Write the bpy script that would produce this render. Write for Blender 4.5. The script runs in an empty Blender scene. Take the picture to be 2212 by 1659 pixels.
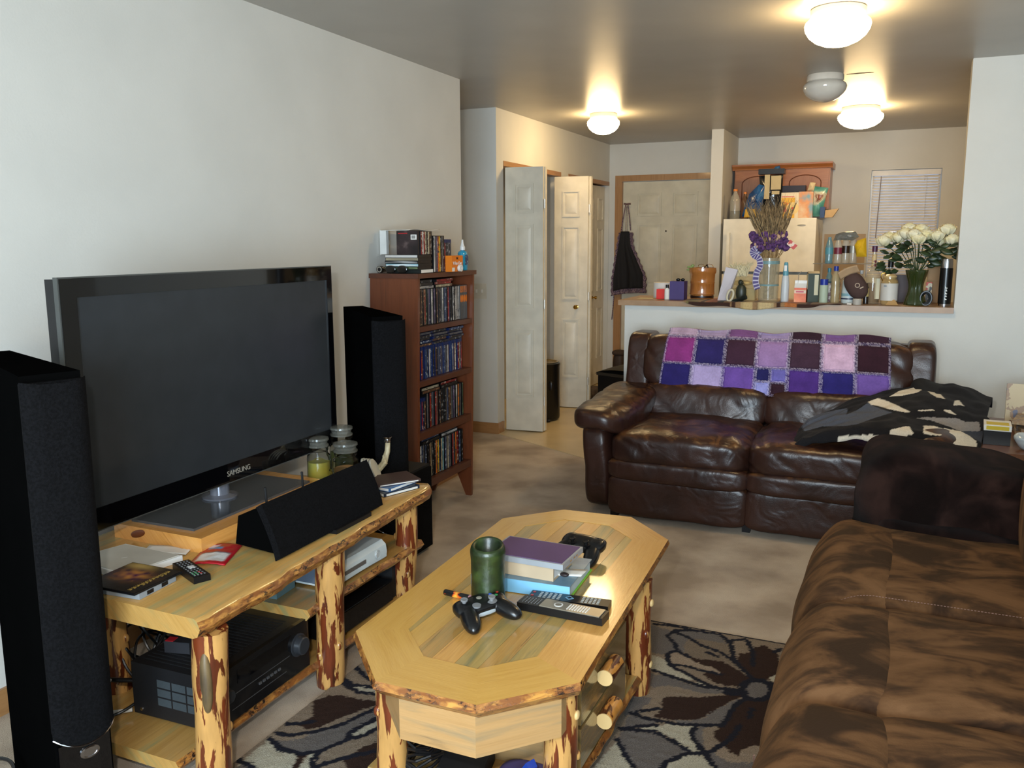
import bpy, bmesh, math, random
import numpy as np
from mathutils import Vector, Matrix, Euler, noise
random.seed(7)
PI = math.pi
SC = bpy.context.scene
COL = SC.collection

# ------------------------------------------------------------------ camera
F_PX, YAW, PITCH, ROLL = 1873.7, .4183, .1618, -.0041
CAM = np.array([2.5074, 0.0, 1.4648])
def cam_axes():
    cy, sy = math.cos(YAW), math.sin(YAW)
    f0 = np.array([-sy, cy, 0]); r0 = np.array([cy, sy, 0]); u0 = np.array([0, 0, 1.])
    cp, sp = math.cos(PITCH), math.sin(PITCH)
    f = f0*cp - u0*sp; u = u0*cp + f0*sp
    cr, sr = math.cos(ROLL), math.sin(ROLL)
    return r0*cr + u*sr, u*cr - r0*sr, f
CR, CU, CF = cam_axes()
cd = bpy.data.cameras.new('camera'); cam = bpy.data.objects.new('camera', cd); COL.objects.link(cam)
cam.matrix_world = Matrix(((CR[0], CU[0], -CF[0], CAM[0]), (CR[1], CU[1], -CF[1], CAM[1]), (CR[2], CU[2], -CF[2], CAM[2]), (0, 0, 0, 1)))
cd.sensor_width = 36; cd.sensor_fit = 'HORIZONTAL'; cd.lens = F_PX/2212*36; cd.clip_start = .05
SC.camera = cam
def P(px, py, **k):
    """measured point: where the sight line of a photo pixel meets a plane x=, y= or z="""
    d = CF + (px-1106)/F_PX*CR - (py-829.5)/F_PX*CU
    n = list(k)[0]; i = 'xyz'.index(n)
    return CAM + (k[n]-CAM[i])/d[i]*d

# ------------------------------------------------------------------ world, lights, exposure
w = bpy.data.worlds.new('world'); SC.world = w; w.use_nodes = True
w.node_tree.nodes['Background'].inputs[0].default_value = (.55, .7, 1, 1)
w.node_tree.nodes['Background'].inputs[1].default_value = 1.3
SC.view_settings.view_transform = 'Standard'; SC.view_settings.look = 'None'
SC.view_settings.gamma = 1; SC.view_settings.use_curve_mapping = False
SC.view_settings.exposure = -0.12
def area(name, loc, rot, sx, sy, power, col):
    l = bpy.data.lights.new(name, 'AREA'); l.shape = 'RECTANGLE'; l.size = sx; l.size_y = sy
    l.energy = power; l.color = col
    o = bpy.data.objects.new(name, l); o.location = loc; o.rotation_euler = rot; COL.objects.link(o); return o
area('window_daylight', (2.8, -2.12, 1.25), (PI/2, 0, 0), 2.1, 1.9, 350, (.68, .86, 1.0))
fl = area('camera_flash', (2.33, .02, 1.62), (0, 0, 0), .07, .04, 32, (1.0, .95, .88))
fl.rotation_euler = (PI/2-.14, 0, .30)
WARM = (1.0, .70, .34)

# ------------------------------------------------------------------ materials
def lin(c):
    return tuple(((v/255)/12.92 if v/255 <= .04045 else ((v/255+.055)/1.055)**2.4) for v in c[:3]) + (1,)
MC = {}
def newmat(name):
    m = bpy.data.materials.new(name); m.use_nodes = True
    nt = m.node_tree; return m, nt, nt.nodes['Principled BSDF']
def L(nt, a, b): nt.links.new(a, b)
def coords(nt, kind='Object', scale=(1, 1, 1), rand=True):
    tc = nt.nodes.new('ShaderNodeTexCoord'); mp = nt.nodes.new('ShaderNodeMapping')
    L(nt, tc.outputs[kind], mp.inputs[0]); mp.inputs['Scale'].default_value = scale
    if rand:
        oi = nt.nodes.new('ShaderNodeObjectInfo'); ml = nt.nodes.new('ShaderNodeMath'); ml.operation = 'MULTIPLY'
        L(nt, oi.outputs['Random'], ml.inputs[0]); ml.inputs[1].default_value = 37.
        L(nt, ml.outputs[0], mp.inputs['Location'])
    return mp.outputs[0]
def noi(nt, vec, scale, detail=3, rough=.5, dist=0):
    n = nt.nodes.new('ShaderNodeTexNoise'); L(nt, vec, n.inputs['Vector'])
    n.inputs['Scale'].default_value = scale; n.inputs['Detail'].default_value = detail
    n.inputs['Roughness'].default_value = rough; n.inputs['Distortion'].default_value = dist
    return n.outputs[0]
def ramp(nt, fac, stops, interp='LINEAR'):
    r = nt.nodes.new('ShaderNodeValToRGB'); r.color_ramp.interpolation = interp
    e = r.color_ramp.elements
    while len(e) < len(stops): e.new(.5)
    for i, (p, c) in enumerate(stops):
        e[i].position = p; e[i].color = c if len(c) == 4 and max(c) <= 1 else lin(c)
    L(nt, fac, r.inputs[0]); return r.outputs[0]
def mixc(nt, fac, a, b):
    m = nt.nodes.new('ShaderNodeMix'); m.data_type = 'RGBA'
    if isinstance(fac, float): m.inputs[0].default_value = fac
    else: L(nt, fac, m.inputs[0])
    for s, v in ((6, a), (7, b)):
        if isinstance(v, tuple): m.inputs[s].default_value = v if len(v) == 4 and max(v) <= 1 else lin(v)
        else: L(nt, v, m.inputs[s])
    return m.outputs[2]
def bump(nt, b, h, strength, dist=.01):
    n = nt.nodes.new('ShaderNodeBump'); n.inputs['Strength'].default_value = strength; n.inputs['Distance'].default_value = dist
    L(nt, h, n.inputs['Height']); L(nt, n.outputs[0], b.inputs['Normal'])
def plain(name, c, rough=.5, metal=0, spec=.5, coat=0, bs=None, trans=0, sheen=0, ior=1.45, alpha=1):
    k = (name,)
    if k in MC: return MC[k]
    m, nt, b = newmat(name)
    b.inputs['Base Color'].default_value = lin(c); b.inputs['Roughness'].default_value = rough
    b.inputs['Metallic'].default_value = metal; b.inputs['Specular IOR Level'].default_value = spec
    b.inputs['Coat Weight'].default_value = coat; b.inputs['Transmission Weight'].default_value = trans
    b.inputs['IOR'].default_value = ior; b.inputs['Sheen Weight'].default_value = sheen; b.inputs['Alpha'].default_value = alpha
    v = coords(nt); n0 = noi(nt, v, 9, 3)
    cc = lin(c); d = tuple(x*.88 for x in cc[:3]) + (1,)
    L(nt, ramp(nt, n0, [(.35, d), (.65, cc)]), b.inputs['Base Color'])
    if bs: bump(nt, b, noi(nt, v, bs[0], 3), bs[1], .004)
    MC[k] = m; return m
def blotch(name, stops, scale=6, stretch=(1, 1, 1), rough=.6, kind='Object', detail=4, dist=0, bs=None, spec=.5, sheen=0, coat=0, interp='LINEAR', nr=.5):
    k = (name,)
    if k in MC: return MC[k]
    m, nt, b = newmat(name)
    v = coords(nt, kind, stretch); n0 = noi(nt, v, scale, detail, nr, dist)
    L(nt, ramp(nt, n0, stops, interp), b.inputs['Base Color'])
    b.inputs['Roughness'].default_value = rough; b.inputs['Specular IOR Level'].default_value = spec
    b.inputs['Sheen Weight'].default_value = sheen; b.inputs['Coat Weight'].default_value = coat
    if bs: bump(nt, b, noi(nt, coords(nt, kind), bs[0], 3), bs[1], .004)
    MC[k] = m; return m
def wood(name, light, mid, dark, rough=.3, scale=1., blue=None, knots=False, coat=.3):
    """board: U runs along the grain in metres"""
    m, nt, b = newmat(name)
    v = coords(nt, 'UV', (1.3*scale, 16*scale, 1))
    base = ramp(nt, noi(nt, v, 1.6, 5, .6, .6), [(.3, mid), (.5, light), (.72, mid)])
    fine = ramp(nt, noi(nt, coords(nt, 'UV', (5*scale, 190*scale, 1)), 1.5, 3, .6), [(.3, (0, 0, 0, 1)), (.7, (1, 1, 1, 1))])
    c = mixc(nt, fine, mixc(nt, .16, base, dark), base)
    if blue:
        bl = ramp(nt, noi(nt, coords(nt, 'UV', (.9, 9, 1)), 2.2, 5, .65, .5), [(.50, (0, 0, 0, 1)), (.68, (1, 1, 1, 1))])
        c = mixc(nt, bl, c, blue)
    st = ramp(nt, noi(nt, coords(nt, 'UV', (1.1, 22, 1)), 2.6, 5, .65, .8), [(.62, (0, 0, 0, 1)), (.78, (.8, .8, .8, 1))])
    c = mixc(nt, st, c, dark)
    L(nt, c, b.inputs['Base Color'])
    b.inputs['Roughness'].default_value = rough; b.inputs['Coat Weight'].default_value = coat; b.inputs['Coat Roughness'].default_value = .10
    bump(nt, b, noi(nt, coords(nt, 'UV', (6, 60, 1)), 4, 3), .12, .003)
    MC[(name,)] = m; return m
def log_mat(name, tan, red, thr=.5, rough=.28, sc=(15, 15, 3.4)):
    m, nt, b = newmat(name)
    v = coords(nt, 'Object', sc)
    n0 = noi(nt, v, 1.0, 5, .55, .55)
    t = ramp(nt, n0, [(thr-.012, (0, 0, 0, 1)), (thr+.012, (1, 1, 1, 1))])
    tn = ramp(nt, noi(nt, coords(nt, 'Object', (30, 30, 6)), 1.2, 4), [(.3, tuple(int(x*.86) for x in tan)), (.6, tan)])
    rd = ramp(nt, noi(nt, coords(nt, 'Object', (25, 25, 4)), 1.5, 4), [(.3, tuple(int(x*.55) for x in red)), (.6, red)])
    L(nt, mixc(nt, t, tn, rd), b.inputs['Base Color'])
    b.inputs['Roughness'].default_value = rough; b.inputs['Coat Weight'].default_value = .3; b.inputs['Coat Roughness'].default_value = .2
    bump(nt, b, t, .25, .002)
    MC[(name,)] = m; return m
def bark_edge(name, tan, brown, black):
    m, nt, b = newmat(name)
    fl_ = ramp(nt, noi(nt, coords(nt, 'Object', (60, 60, 130)), 1.0, 5, .7, .6), [(.50, (0, 0, 0, 1)), (.56, (1, 1, 1, 1))])
    big = ramp(nt, noi(nt, coords(nt, 'Object', (11, 11, 22)), 1.0, 4, .6), [(.45, (0, 0, 0, 1)), (.58, (1, 1, 1, 1))])
    ml = nt.nodes.new('ShaderNodeMath'); ml.operation = 'MULTIPLY'; L(nt, fl_, ml.inputs[0]); L(nt, big, ml.inputs[1])
    base = ramp(nt, noi(nt, coords(nt, 'Object', (15, 15, 60)), 1.3, 5, .6, .5), [(.33, tan), (.46, tuple(int((a+b_)/2) for a, b_ in zip(tan, brown))), (.56, brown)])
    L(nt, mixc(nt, ml.outputs[0], base, black), b.inputs['Base Color'])
    b.inputs['Roughness'].default_value = .33; b.inputs['Coat Weight'].default_value = .25
    bump(nt, b, ml.outputs[0], .5, .003)
    MC[(name,)] = m; return m
def glassmat(name, c, rough=.03, alpha=.25):
    m, nt, b = newmat(name)
    b.inputs['Base Color'].default_value = lin(c); b.inputs['Roughness'].default_value = rough
    b.inputs['Transmission Weight'].default_value = 1; b.inputs['IOR'].default_value = 1.3
    MC[(name,)] = m; return m
def attrmat(name, rough=.9, sheen=.3, fuzz=120, fs=.25, bs=(220, .6), spec=.2, edge=0.):
    """pattern stored on the mesh as a colour attribute"""
    m, nt, b = newmat(name)
    a = nt.nodes.new('ShaderNodeVertexColor'); a.layer_name = 'Col'
    f = ramp(nt, noi(nt, coords(nt, 'Object', rand=False), fuzz, 3, .6), [(.35, (1-fs, 1-fs, 1-fs, 1)), (.65, (1, 1, 1, 1))])
    mx = nt.nodes.new('ShaderNodeMix'); mx.data_type = 'RGBA'; mx.blend_type = 'MULTIPLY'; mx.inputs[0].default_value = 1
    L(nt, a.outputs[0], mx.inputs[6]); L(nt, f, mx.inputs[7]); L(nt, mx.outputs[2], b.inputs['Base Color'])
    b.inputs['Roughness'].default_value = rough; b.inputs['Sheen Weight'].default_value = sheen; b.inputs['Specular IOR Level'].default_value = spec
    bump(nt, b, noi(nt, coords(nt, 'Object', rand=False), bs[0], 2), bs[1], .004)
    return m
def emit(name, c, s):
    m, nt, b = newmat(name)
    b.inputs['Base Color'].default_value = (.8, .8, .8, 1); b.inputs['Emission Color'].default_value = tuple(c) + (1,)
    b.inputs['Emission Strength'].default_value = s; return m

# ------------------------------------------------------------------ mesh building
class B:
    def __init__(s): s.bm = bmesh.new(); s.mi = 0
    def _f(s, vs):
        try: f = s.bm.faces.new(vs); f.material_index = s.mi; return f
        except ValueError: return None
    def v(s, p): return s.bm.verts.new(p)
    def box(s, x0, x1, y0, y1, z0, z1):
        V = [s.v((x, y, z)) for x in (x0, x1) for y in (y0, y1) for z in (z0, z1)]
        for q in ((0, 1, 3, 2), (4, 6, 7, 5), (0, 4, 5, 1), (2, 3, 7, 6), (0, 2, 6, 4), (1, 5, 7, 3)): s._f([V[i] for i in q])
        return V
    def hexa(s, bot, top):
        a = [s.v(p) for p in bot]; b = [s.v(p) for p in top]; n = len(a)
        s._f(a[::-1]); s._f(b)
        for i in range(n): s._f([a[i], a[(i+1) % n], b[(i+1) % n], b[i]])
        return a+b
    def prism(s, pts, a0, a1, axis='z'):
        def q(p, a): return {'z': (p[0], p[1], a), 'y': (p[0], a, p[1]), 'x': (a, p[0], p[1])}[axis]
        return s.hexa([q(p, a0) for p in pts], [q(p, a1) for p in pts])
    def lathe(s, prof, n=24, at=(0, 0, 0), sx=1, sy=1):
        rings = []; V = []
        for r, z in prof:
            if r < 1e-5: rings.append([s.v((at[0], at[1], at[2]+z))])
            else: rings.append([s.v((at[0]+sx*r*math.cos(2*PI*i/n), at[1]+sy*r*math.sin(2*PI*i/n), at[2]+z)) for i in range(n)])
            V += rings[-1]
        for a, b in zip(rings, rings[1:]):
            for i in range(n):
                j = (i+1) % n
                if len(a) == 1 and len(b) == 1: continue
                if len(a) == 1: s._f([a[0], b[j], b[i]])
                elif len(b) == 1: s._f([a[i], a[j], b[0]])
                else: s._f([a[i], a[j], b[j], b[i]])
        return V
    def tube(s, pts, r, n=8, caps=True):
        pts = [Vector(p) for p in pts]; k = len(pts)
        rs = [r]*k if not hasattr(r, '__len__') else list(r)
        t = [(pts[min(i+1, k-1)]-pts[max(i-1, 0)]).normalized() for i in range(k)]
        up = Vector((0, 0, 1)) if abs(t[0].z) < .9 else Vector((1, 0, 0))
        u = t[0].cross(up).normalized(); rings = []; V = []
        for i in range(k):
            u = (u - t[i]*u.dot(t[i])).normalized(); w_ = t[i].cross(u)
            rings.append([s.v(pts[i]+rs[i]*(u*math.cos(2*PI*j/n)+w_*math.sin(2*PI*j/n))) for j in range(n)]); V += rings[-1]
        for a, b in zip(rings, rings[1:]):
            for j in range(n): s._f([a[j], a[(j+1) % n], b[(j+1) % n], b[j]])
        if caps: s._f(rings[0][::-1]); s._f(rings[-1])
        return V
    def grid(s, f, nu, nv, cu=False):
        R = [[s.v(f(i/(nu if cu else nu-1), j/(nv-1))) for j in range(nv)] for i in range(nu)]
        for i in range(nu if cu else nu-1):
            for j in range(nv-1): s._f([R[i][j], R[(i+1) % nu][j], R[(i+1) % nu][j+1], R[i][j+1]])
        return [v for r in R for v in r]
    def blob(s, c, h, n=4., k=10, f=None):
        """rounded cushion: superellipsoid of exponent n"""
        V = {}; out = []
        def vert(p):
            key = tuple(round(x*k) for x in p)
            if key not in V:
                d = (abs(p[0])**n+abs(p[1])**n+abs(p[2])**n)**(1/n)
                q = [x/d for x in p]; m_ = max(abs(x) for x in p)
                w_ = Vector((c[0]+h[0]*q[0]*m_, c[1]+h[1]*q[1]*m_, c[2]+h[2]*q[2]*m_))
                if f: w_ = Vector(f(w_, q))
                V[key] = s.v(w_); out.append(V[key])
            return V[key]
        r = [-1+2*i/k for i in range(k+1)]
        for a in range(3):
            b_, c_ = (a+1) % 3, (a+2) % 3
            for sg in (-1, 1):
                for i in range(k):
                    for j in range(k):
                        def pt(x, y):
                            p = [0, 0, 0]; p[a] = sg; p[b_] = x; p[c_] = y; return tuple(p)
                        q = [vert(pt(r[i], r[j])), vert(pt(r[i+1], r[j])), vert(pt(r[i+1], r[j+1])), vert(pt(r[i], r[j+1]))]
                        s._f(q if sg > 0 else q[::-1])
        return out
    def tr(s, V, M):
        for v in V: v.co = M @ v.co
    def out(s, name, mat, parent=None, loc=(0, 0, 0), rot=(0, 0, 0), bevel=0, seg=2, smooth=True, ang=35, grain=None,
            label=None, cat=None, group=None, kind=None, col=None, shear=None):
        bm = s.bm
        if bevel:
            es = [e for e in bm.edges if len(e.link_faces) == 2 and e.calc_face_angle(0) > .5]
            bmesh.ops.bevel(bm, geom=es, offset=bevel, segments=seg, affect='EDGES', profile=.6, clamp_overlap=True)
        bmesh.ops.recalc_face_normals(bm, faces=bm.faces)
        if shear:
            for v in bm.verts: v.co = shear(v.co)
        if grain is not None:
            uv = bm.loops.layers.uv.new('UVMap'); g = Vector(grain).normalized()
            for f in bm.faces:
                n_ = f.normal; p_ = n_.cross(g)
                if p_.length < .3: p_ = g.orthogonal(); gg = n_.cross(p_)
                else: gg = g
                p_.normalize(); off = 3.1*round(abs(n_.x)*3)+1.7*round(abs(n_.z)*3)
                for l in f.loops: l[uv].uv = (l.vert.co.dot(gg), l.vert.co.dot(p_)+off*.13)
        me = bpy.data.meshes.new(name); bm.to_mesh(me); 
        if col is not None:
            ca = me.color_attributes.new('Col', 'FLOAT_COLOR', 'POINT')
            arr = np.ones((len(me.vertices), 4), dtype=np.float32)
            co = np.empty(len(me.vertices)*3, dtype=np.float32); me.vertices.foreach_get('co', co)
            arr[:, :3] = col(co.reshape(-1, 3)); ca.data.foreach_set('color', arr.ravel())
        bm.free()
        for m in (mat if isinstance(mat, (list, tuple)) else [mat]): me.materials.append(m)
        if smooth:
            me.shade_smooth(); me.set_sharp_from_angle(angle=math.radians(ang))
        o = bpy.data.objects.new(name, me); COL.objects.link(o); o.location = loc; o.rotation_euler = rot
        if parent is not None: o.parent = parent
        props(o, label, cat, group, kind); return o
def props(o, label=None, cat=None, group=None, kind=None):
    for k, v in (('label', label), ('category', cat), ('group', group), ('kind', kind)):
        if v: o[k] = v
    return o
def thing(name, label, cat, loc=(0, 0, 0), rot=(0, 0, 0), group=None, kind=None):
    o = bpy.data.objects.new(name, None); COL.objects.link(o); o.location = loc
    o.rotation_euler = (0, 0, rot) if not hasattr(rot, '__len__') else rot
    o.empty_display_size = .1
    return props(o, label, cat, group, kind)
def bx(name, mat, x0, x1, y0, y1, z0, z1, parent=None, bevel=0, **k):
    b = B(); b.box(x0, x1, y0, y1, z0, z1); return b.out(name, mat, parent, bevel=bevel, **k)
def copy_tree(o, parent=None, kids=None):
    c = o.copy(); COL.objects.link(c)
    if parent: c.parent = parent
    for ch in [x for x in COL.objects if x.parent == o]: copy_tree(ch, c)
    return c
def text(body, size, mat, parent, loc, rot, name='lettering', ext=.0006, align='CENTER', label=None):
    cu = bpy.data.curves.new('t', 'FONT'); cu.body = body; cu.size = size; cu.extrude = ext
    cu.align_x = align; cu.align_y = 'CENTER'
    t = bpy.data.objects.new('t', cu); me = bpy.data.meshes.new_from_object(t)
    bpy.data.objects.remove(t); bpy.data.curves.remove(cu)
    me.materials.clear(); me.materials.append(mat); me.name = name
    o = bpy.data.objects.new(name, me); COL.objects.link(o); o.parent = parent; o.location = loc; o.rotation_euler = rot
    if label: o['label'] = label
    return o
def nz(p, s=1., seed=0): return noise.noise(Vector((p[0]*s+seed, p[1]*s+seed*.7, p[2]*s)))

# ------------------------------------------------------------------ shared materials
M_WALL = blotch('wall_paint', [(.3, (203, 202, 196)), (.7, (209, 208, 202))], 3, rough=.75, bs=(140, .08), spec=.25)
M_CEIL = blotch('ceiling_paint', [(.3, (168, 164, 156)), (.7, (176, 172, 164))], 3, rough=.36, bs=(120, .05), spec=.5)
M_DOORW = plain('door_white', (214, 207, 190), .42, bs=(90, .05))
M_TRIM = wood('oak_trim', (168, 124, 78), (150, 106, 62), (110, 72, 40), .45)
M_BLACK = plain('black_plastic', (16, 16, 18), .35)
M_GLOSS = plain('gloss_black', (6, 6, 8), .06, coat=.6)
M_MATTE = plain('matte_black', (20, 20, 22), .7)
M_WHITE = plain('white_plastic', (225, 225, 222), .35)
M_PAPER = plain('white_paper', (224, 222, 216), .7)
M_BRASS = plain('brass', (205, 165, 80), .2, 1)
M_CHROME = plain('chrome', (190, 190, 195), .15, 1)
M_SILVER = plain('silver_plastic', (165, 160, 148), .35, .3)
M_GREY = plain('grey_plastic', (120, 122, 124), .45)
# ------------------------------------------------------------------ the room
H = 2.44
XB, YA, YB, YC, YE, XR = -.265, 4.88, 5.965, 8.71, 5.52, 2.80
def struct(b, name, mat, **k): return b.out(name, mat, kind='structure', **k)
M_CARPET = blotch('carpet', [(.36, (152, 134, 113)), (.5, (176, 158, 137)), (.62, (194, 178, 157))], 3.4, rough=.95, bs=(420, .9), spec=.1, sheen=.2)
b = B(); b.box(-1.7, 4.75, -2.2, 9.0, -.1, 0); struct(b, 'floor', M_CARPET)
M_VINYL = blotch('vinyl', [(.3, (190, 168, 126)), (.7, (205, 184, 142))], 5, rough=.3, bs=(60, .05))
b = B(); b.prism([(-.95, YB+.1), (XB, YB), (.90, 5.33), (.90, YE), (4.6, YE), (4.6, YC), (-.95, YC)], 0, .004)
b.out('floor', M_VINYL, kind='structure')
b = B(); b.box(-1.7, 4.75, -2.2, 9.0, H, H+.1); struct(b, 'ceiling', M_CEIL)
b = B(); b.prism([(-.075, .006), (-.05, .0), (-.015, .004), (.0, 0), (.02, .004), (.075, 0), (.03, -.008), (0, -.013), (-.03, -.007)], -.0006, .0006)
b.out('scuff_mark', plain('ceiling_scuff', (96, 84, 66), .8), loc=(2.22, 5.72, H-.0008), label='grey scuff mark on the ceiling behind the unlit white lamp', cat='mark')
# left wall, side hall, closet block
b = B(); b.box(-.12, 0, -2.2, YA, 0, H); struct(b, 'wall_left', M_WALL)
b = B(); b.box(-1.7, -1.58, YA-.3, YB+.2, 0, H); b.box(-1.6, -.12, YA-.12, YA, 0, H); struct(b, 'wall_side_hall', M_WALL)
b = B(); b.box(-1.6, XB, YB, YB+.1, 0, H); struct(b, 'wall_hall_end', M_WALL)
b = B(); t = .1
for y0, y1, z0, z1 in ((YB+.1, 6.09, 0, H), (6.09, 7.31, 2.07, H), (7.31, 7.50, 0, H), (7.50, 8.70, 2.07, H), (8.70, YC, 0, H)):
    b.box(XB-t, XB, y0, y1, z0, z1)
b.box(-1.05, -.95, YB+.1, YC, 0, H); b.box(-.95, XB-t, 7.36, 7.44, 0, H); struct(b, 'wall_closet', M_WALL)
b = B()
for y0, y1 in ((6.09, 7.31), (7.50, 8.70)):
    b.box(XB-.09, XB+.004, y0, y1, 2.032, 2.07)
struct(b, 'trim_1', M_TRIM, grain=(0, 1, 0))
# back wall with front door and kitchen window openings
b = B()
for x0, x1, z0, z1 in ((-1.05, -.13, 0, H), (-.13, .795, 2.068, H), (.795, 2.216, 0, H), (2.216, 2.793, 2.097, H), (2.216, 2.793, 0, 1.13), (2.793, 4.7, 0, H)):
    b.box(x0, x1, YC, YC+.14, z0, z1)
struct(b, 'wall_back', M_WALL)
b = B(); b.box(.915, 1.02, 7.95, YC, 0, H); struct(b, 'wall_entry_stub', M_WALL)
b = B(); b.box(XR, 4.7, YE, YE+.13, 0, H); struct(b, 'wall_right_front', M_WALL)
b = B(); b.box(.868, XR, YE, YE+.13, 0, 1.055); struct(b, 'wall_half', M_WALL)
b = B(); b.box(4.6, 4.72, -2.2, 9, 0, H); struct(b, 'wall_right', M_WALL)
b = B()
for x0, x1, z0, z1 in ((-.12, 1.7, 0, H), (1.7, 3.9, 2.2, H), (1.7, 3.9, 0, .3), (3.9, 4.7, 0, H)): b.box(x0, x1, -2.2, -2.05, z0, z1)
struct(b, 'wall_rear', M_WALL)
wn = thing('window_1', None, None, kind='structure')
b = B()
for x0, x1, z0, z1 in ((1.7, 1.75, .3, 2.2), (3.85, 3.9, .3, 2.2), (1.75, 3.85, .3, .35), (1.75, 3.85, 2.15, 2.2), (2.78, 2.82, .35, 2.15)): b.box(x0, x1, -2.12, -2.06, z0, z1)
b.out('window_frame', M_WHITE, wn)
# baseboards
b = B(); b.box(-1.55, XB, YB-.012, YB, 0, .085); b.box(XB, XB+.012, YB-.012, 6.06, 0, .085); struct(b, 'baseboard_hall', M_TRIM, grain=(1, 0, 0), bevel=.003)
b = B(); b.box(0, .012, -2.05, YA, 0, .085); struct(b, 'baseboard_left', M_TRIM, grain=(0, 1, 0), bevel=.003)
b = B(); b.box(XR+.01, 4.6, YE-.012, YE, 0, .085); b.box(.868, XR+.01, YE-.012, YE, 0, .085); struct(b, 'baseboard_front', M_TRIM, grain=(1, 0, 0), bevel=.003)
# bar top
b = B(); b.box(.83, XR-.002, YE-.03, 6.02, 1.057, 1.09)
b.out('bar_top', blotch('bar_laminate', [(.3, (150, 118, 88)), (.7, (168, 136, 104))], 12, rough=.4), bevel=.004, label='tan laminate bar ledge running along the top of the half wall behind the leather sofa', cat='counter')

# ---- doors
def door_panel(b, x0, x1, z0, z1, y):
    """raised panel with its moulding on a face looking towards -y"""
    g = .012; d = .009
    for a in ((x0, x1, z0, z0+g), (x0, x1, z1-g, z1), (x0, x0+g, z0+g, z1-g), (x1-g, x1, z0+g, z1-g)):
        b.box(a[0], a[1], y-.009, y+.002, a[2], a[3])
    i, j = g+.012, g+.034
    b.hexa([(x0+i, y, z0+i), (x1-i, y, z0+i), (x1-i, y, z1-i), (x0+i, y, z1-i)][::-1], [(x0+j, y-d, z0+j), (x1-j, y-d, z0+j), (x1-j, y-d, z1-j), (x0+j, y-d, z1-j)][::-1])
def leaf(b, w_=.298, h=2.02, t=.032):
    b.box(0, w_, 0, t, .012, h)
    for z0, z1 in ((.28, .80), (.97, 1.60), (1.68, 1.90)): door_panel(b, .072, w_-.072, z0, z1, 0)
    for z0, z1 in ((.28, .80), (.97, 1.60), (1.68, 1.90)):
        n0 = len(b.bm.verts); door_panel(b, .072, w_-.072, z0, z1, 0); b.bm.verts.ensure_lookup_table()
        vs = [b.bm.verts[i] for i in range(n0, len(b.bm.verts))]
        for v in vs: v.co.y = t-v.co.y
def leaf_obj(par, p0, p1):
    b = B(); leaf(b); a = math.atan2(p1[1]-p0[1], p1[0]-p0[0])
    return b.out('leaf', M_DOORW, par, loc=(p0[0], p0[1], 0), rot=(0, 0, a), ang=25, bevel=0)
def knob(par, loc, rot=(PI/2, 0, 0)):
    b = B(); b.lathe([(0, 0), (.017, 0), (.017, .003), (.007, .006), (.007, .022), (.016, .03), (.019, .038), (.015, .046), (0, .049)], 20)
    return b.out('knob', M_BRASS, par, loc=loc, rot=rot)
d1 = thing('door_1', None, None, kind='structure')
leaf_obj(d1, (-.252, 6.095), (.045, 6.125)); leaf_obj(d1, (-.25, 6.175), (.047, 6.16))
b = B()
for z in (.25, 1.0, 1.75): b.tube([(.05, 6.145, z-.035), (.05, 6.145, z+.035)], .008, 8)
b.out('hinge', plain('steel_hinge', (200, 195, 185), .4, .4), d1)
d2 = thing('door_2', None, None, kind='structure')
leaf_obj(d2, (-.262, 7.15), (.03, 7.185)); leaf_obj(d2, (-.25, 7.235), (.035, 7.222))
knob(d2, (-.057, 7.166, .906))
b = B()
for z in (.25, 1.0, 1.75): b.tube([(.038, 7.203, z-.035), (.038, 7.203, z+.035)], .008, 8)
b.out('hinge', MC[('steel_hinge',)], d2)
d3 = thing('door_3', None, None, kind='structure')
for k in range(4):
    b = B(); leaf(b); b.out('leaf', M_DOORW, d3, loc=(XB-.045, 7.50+.30*k, 0), rot=(0, 0, PI/2), ang=25)
knob(d3, (XB-.043, 8.33, .914), (0, PI/2, 0)); 
# front door
fd = thing('door_4', None, None, kind='structure')
b = B(); b.box(-.125, .79, YC+.03, YC+.07, .01, 2.065)
for x0, x1 in ((.02, .275), (.385, .64)):
    for z0, z1 in ((.25, .86), (1.02, 1.64), (1.72, 1.955)): door_panel(b, x0, x1, z0, z1, YC+.03)
b.out('door_slab', plain('entry_door_paint', (208, 200, 178), .5), fd, ang=25)
b = B(); b.box(-.199, -.125, YC-.014, YC+.03, 0, 2.129); b.box(.79, .864, YC-.014, YC+.03, 0, 2.129); b.box(-.125, .79, YC-.014, YC+.03, 2.07, 2.129)
b.out('door_frame', M_TRIM, fd, bevel=.004, grain=(0, 0, 1))
b = B(); b.lathe([(0, 0), (.009, 0), (.009, .003), (.005, .004), (0, .004)], 14); b.out('peephole', plain('peephole_dark', (70, 55, 40), .3, .5), fd, loc=(.327, YC+.03, 1.572), rot=(PI/2, 0, 0))
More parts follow.
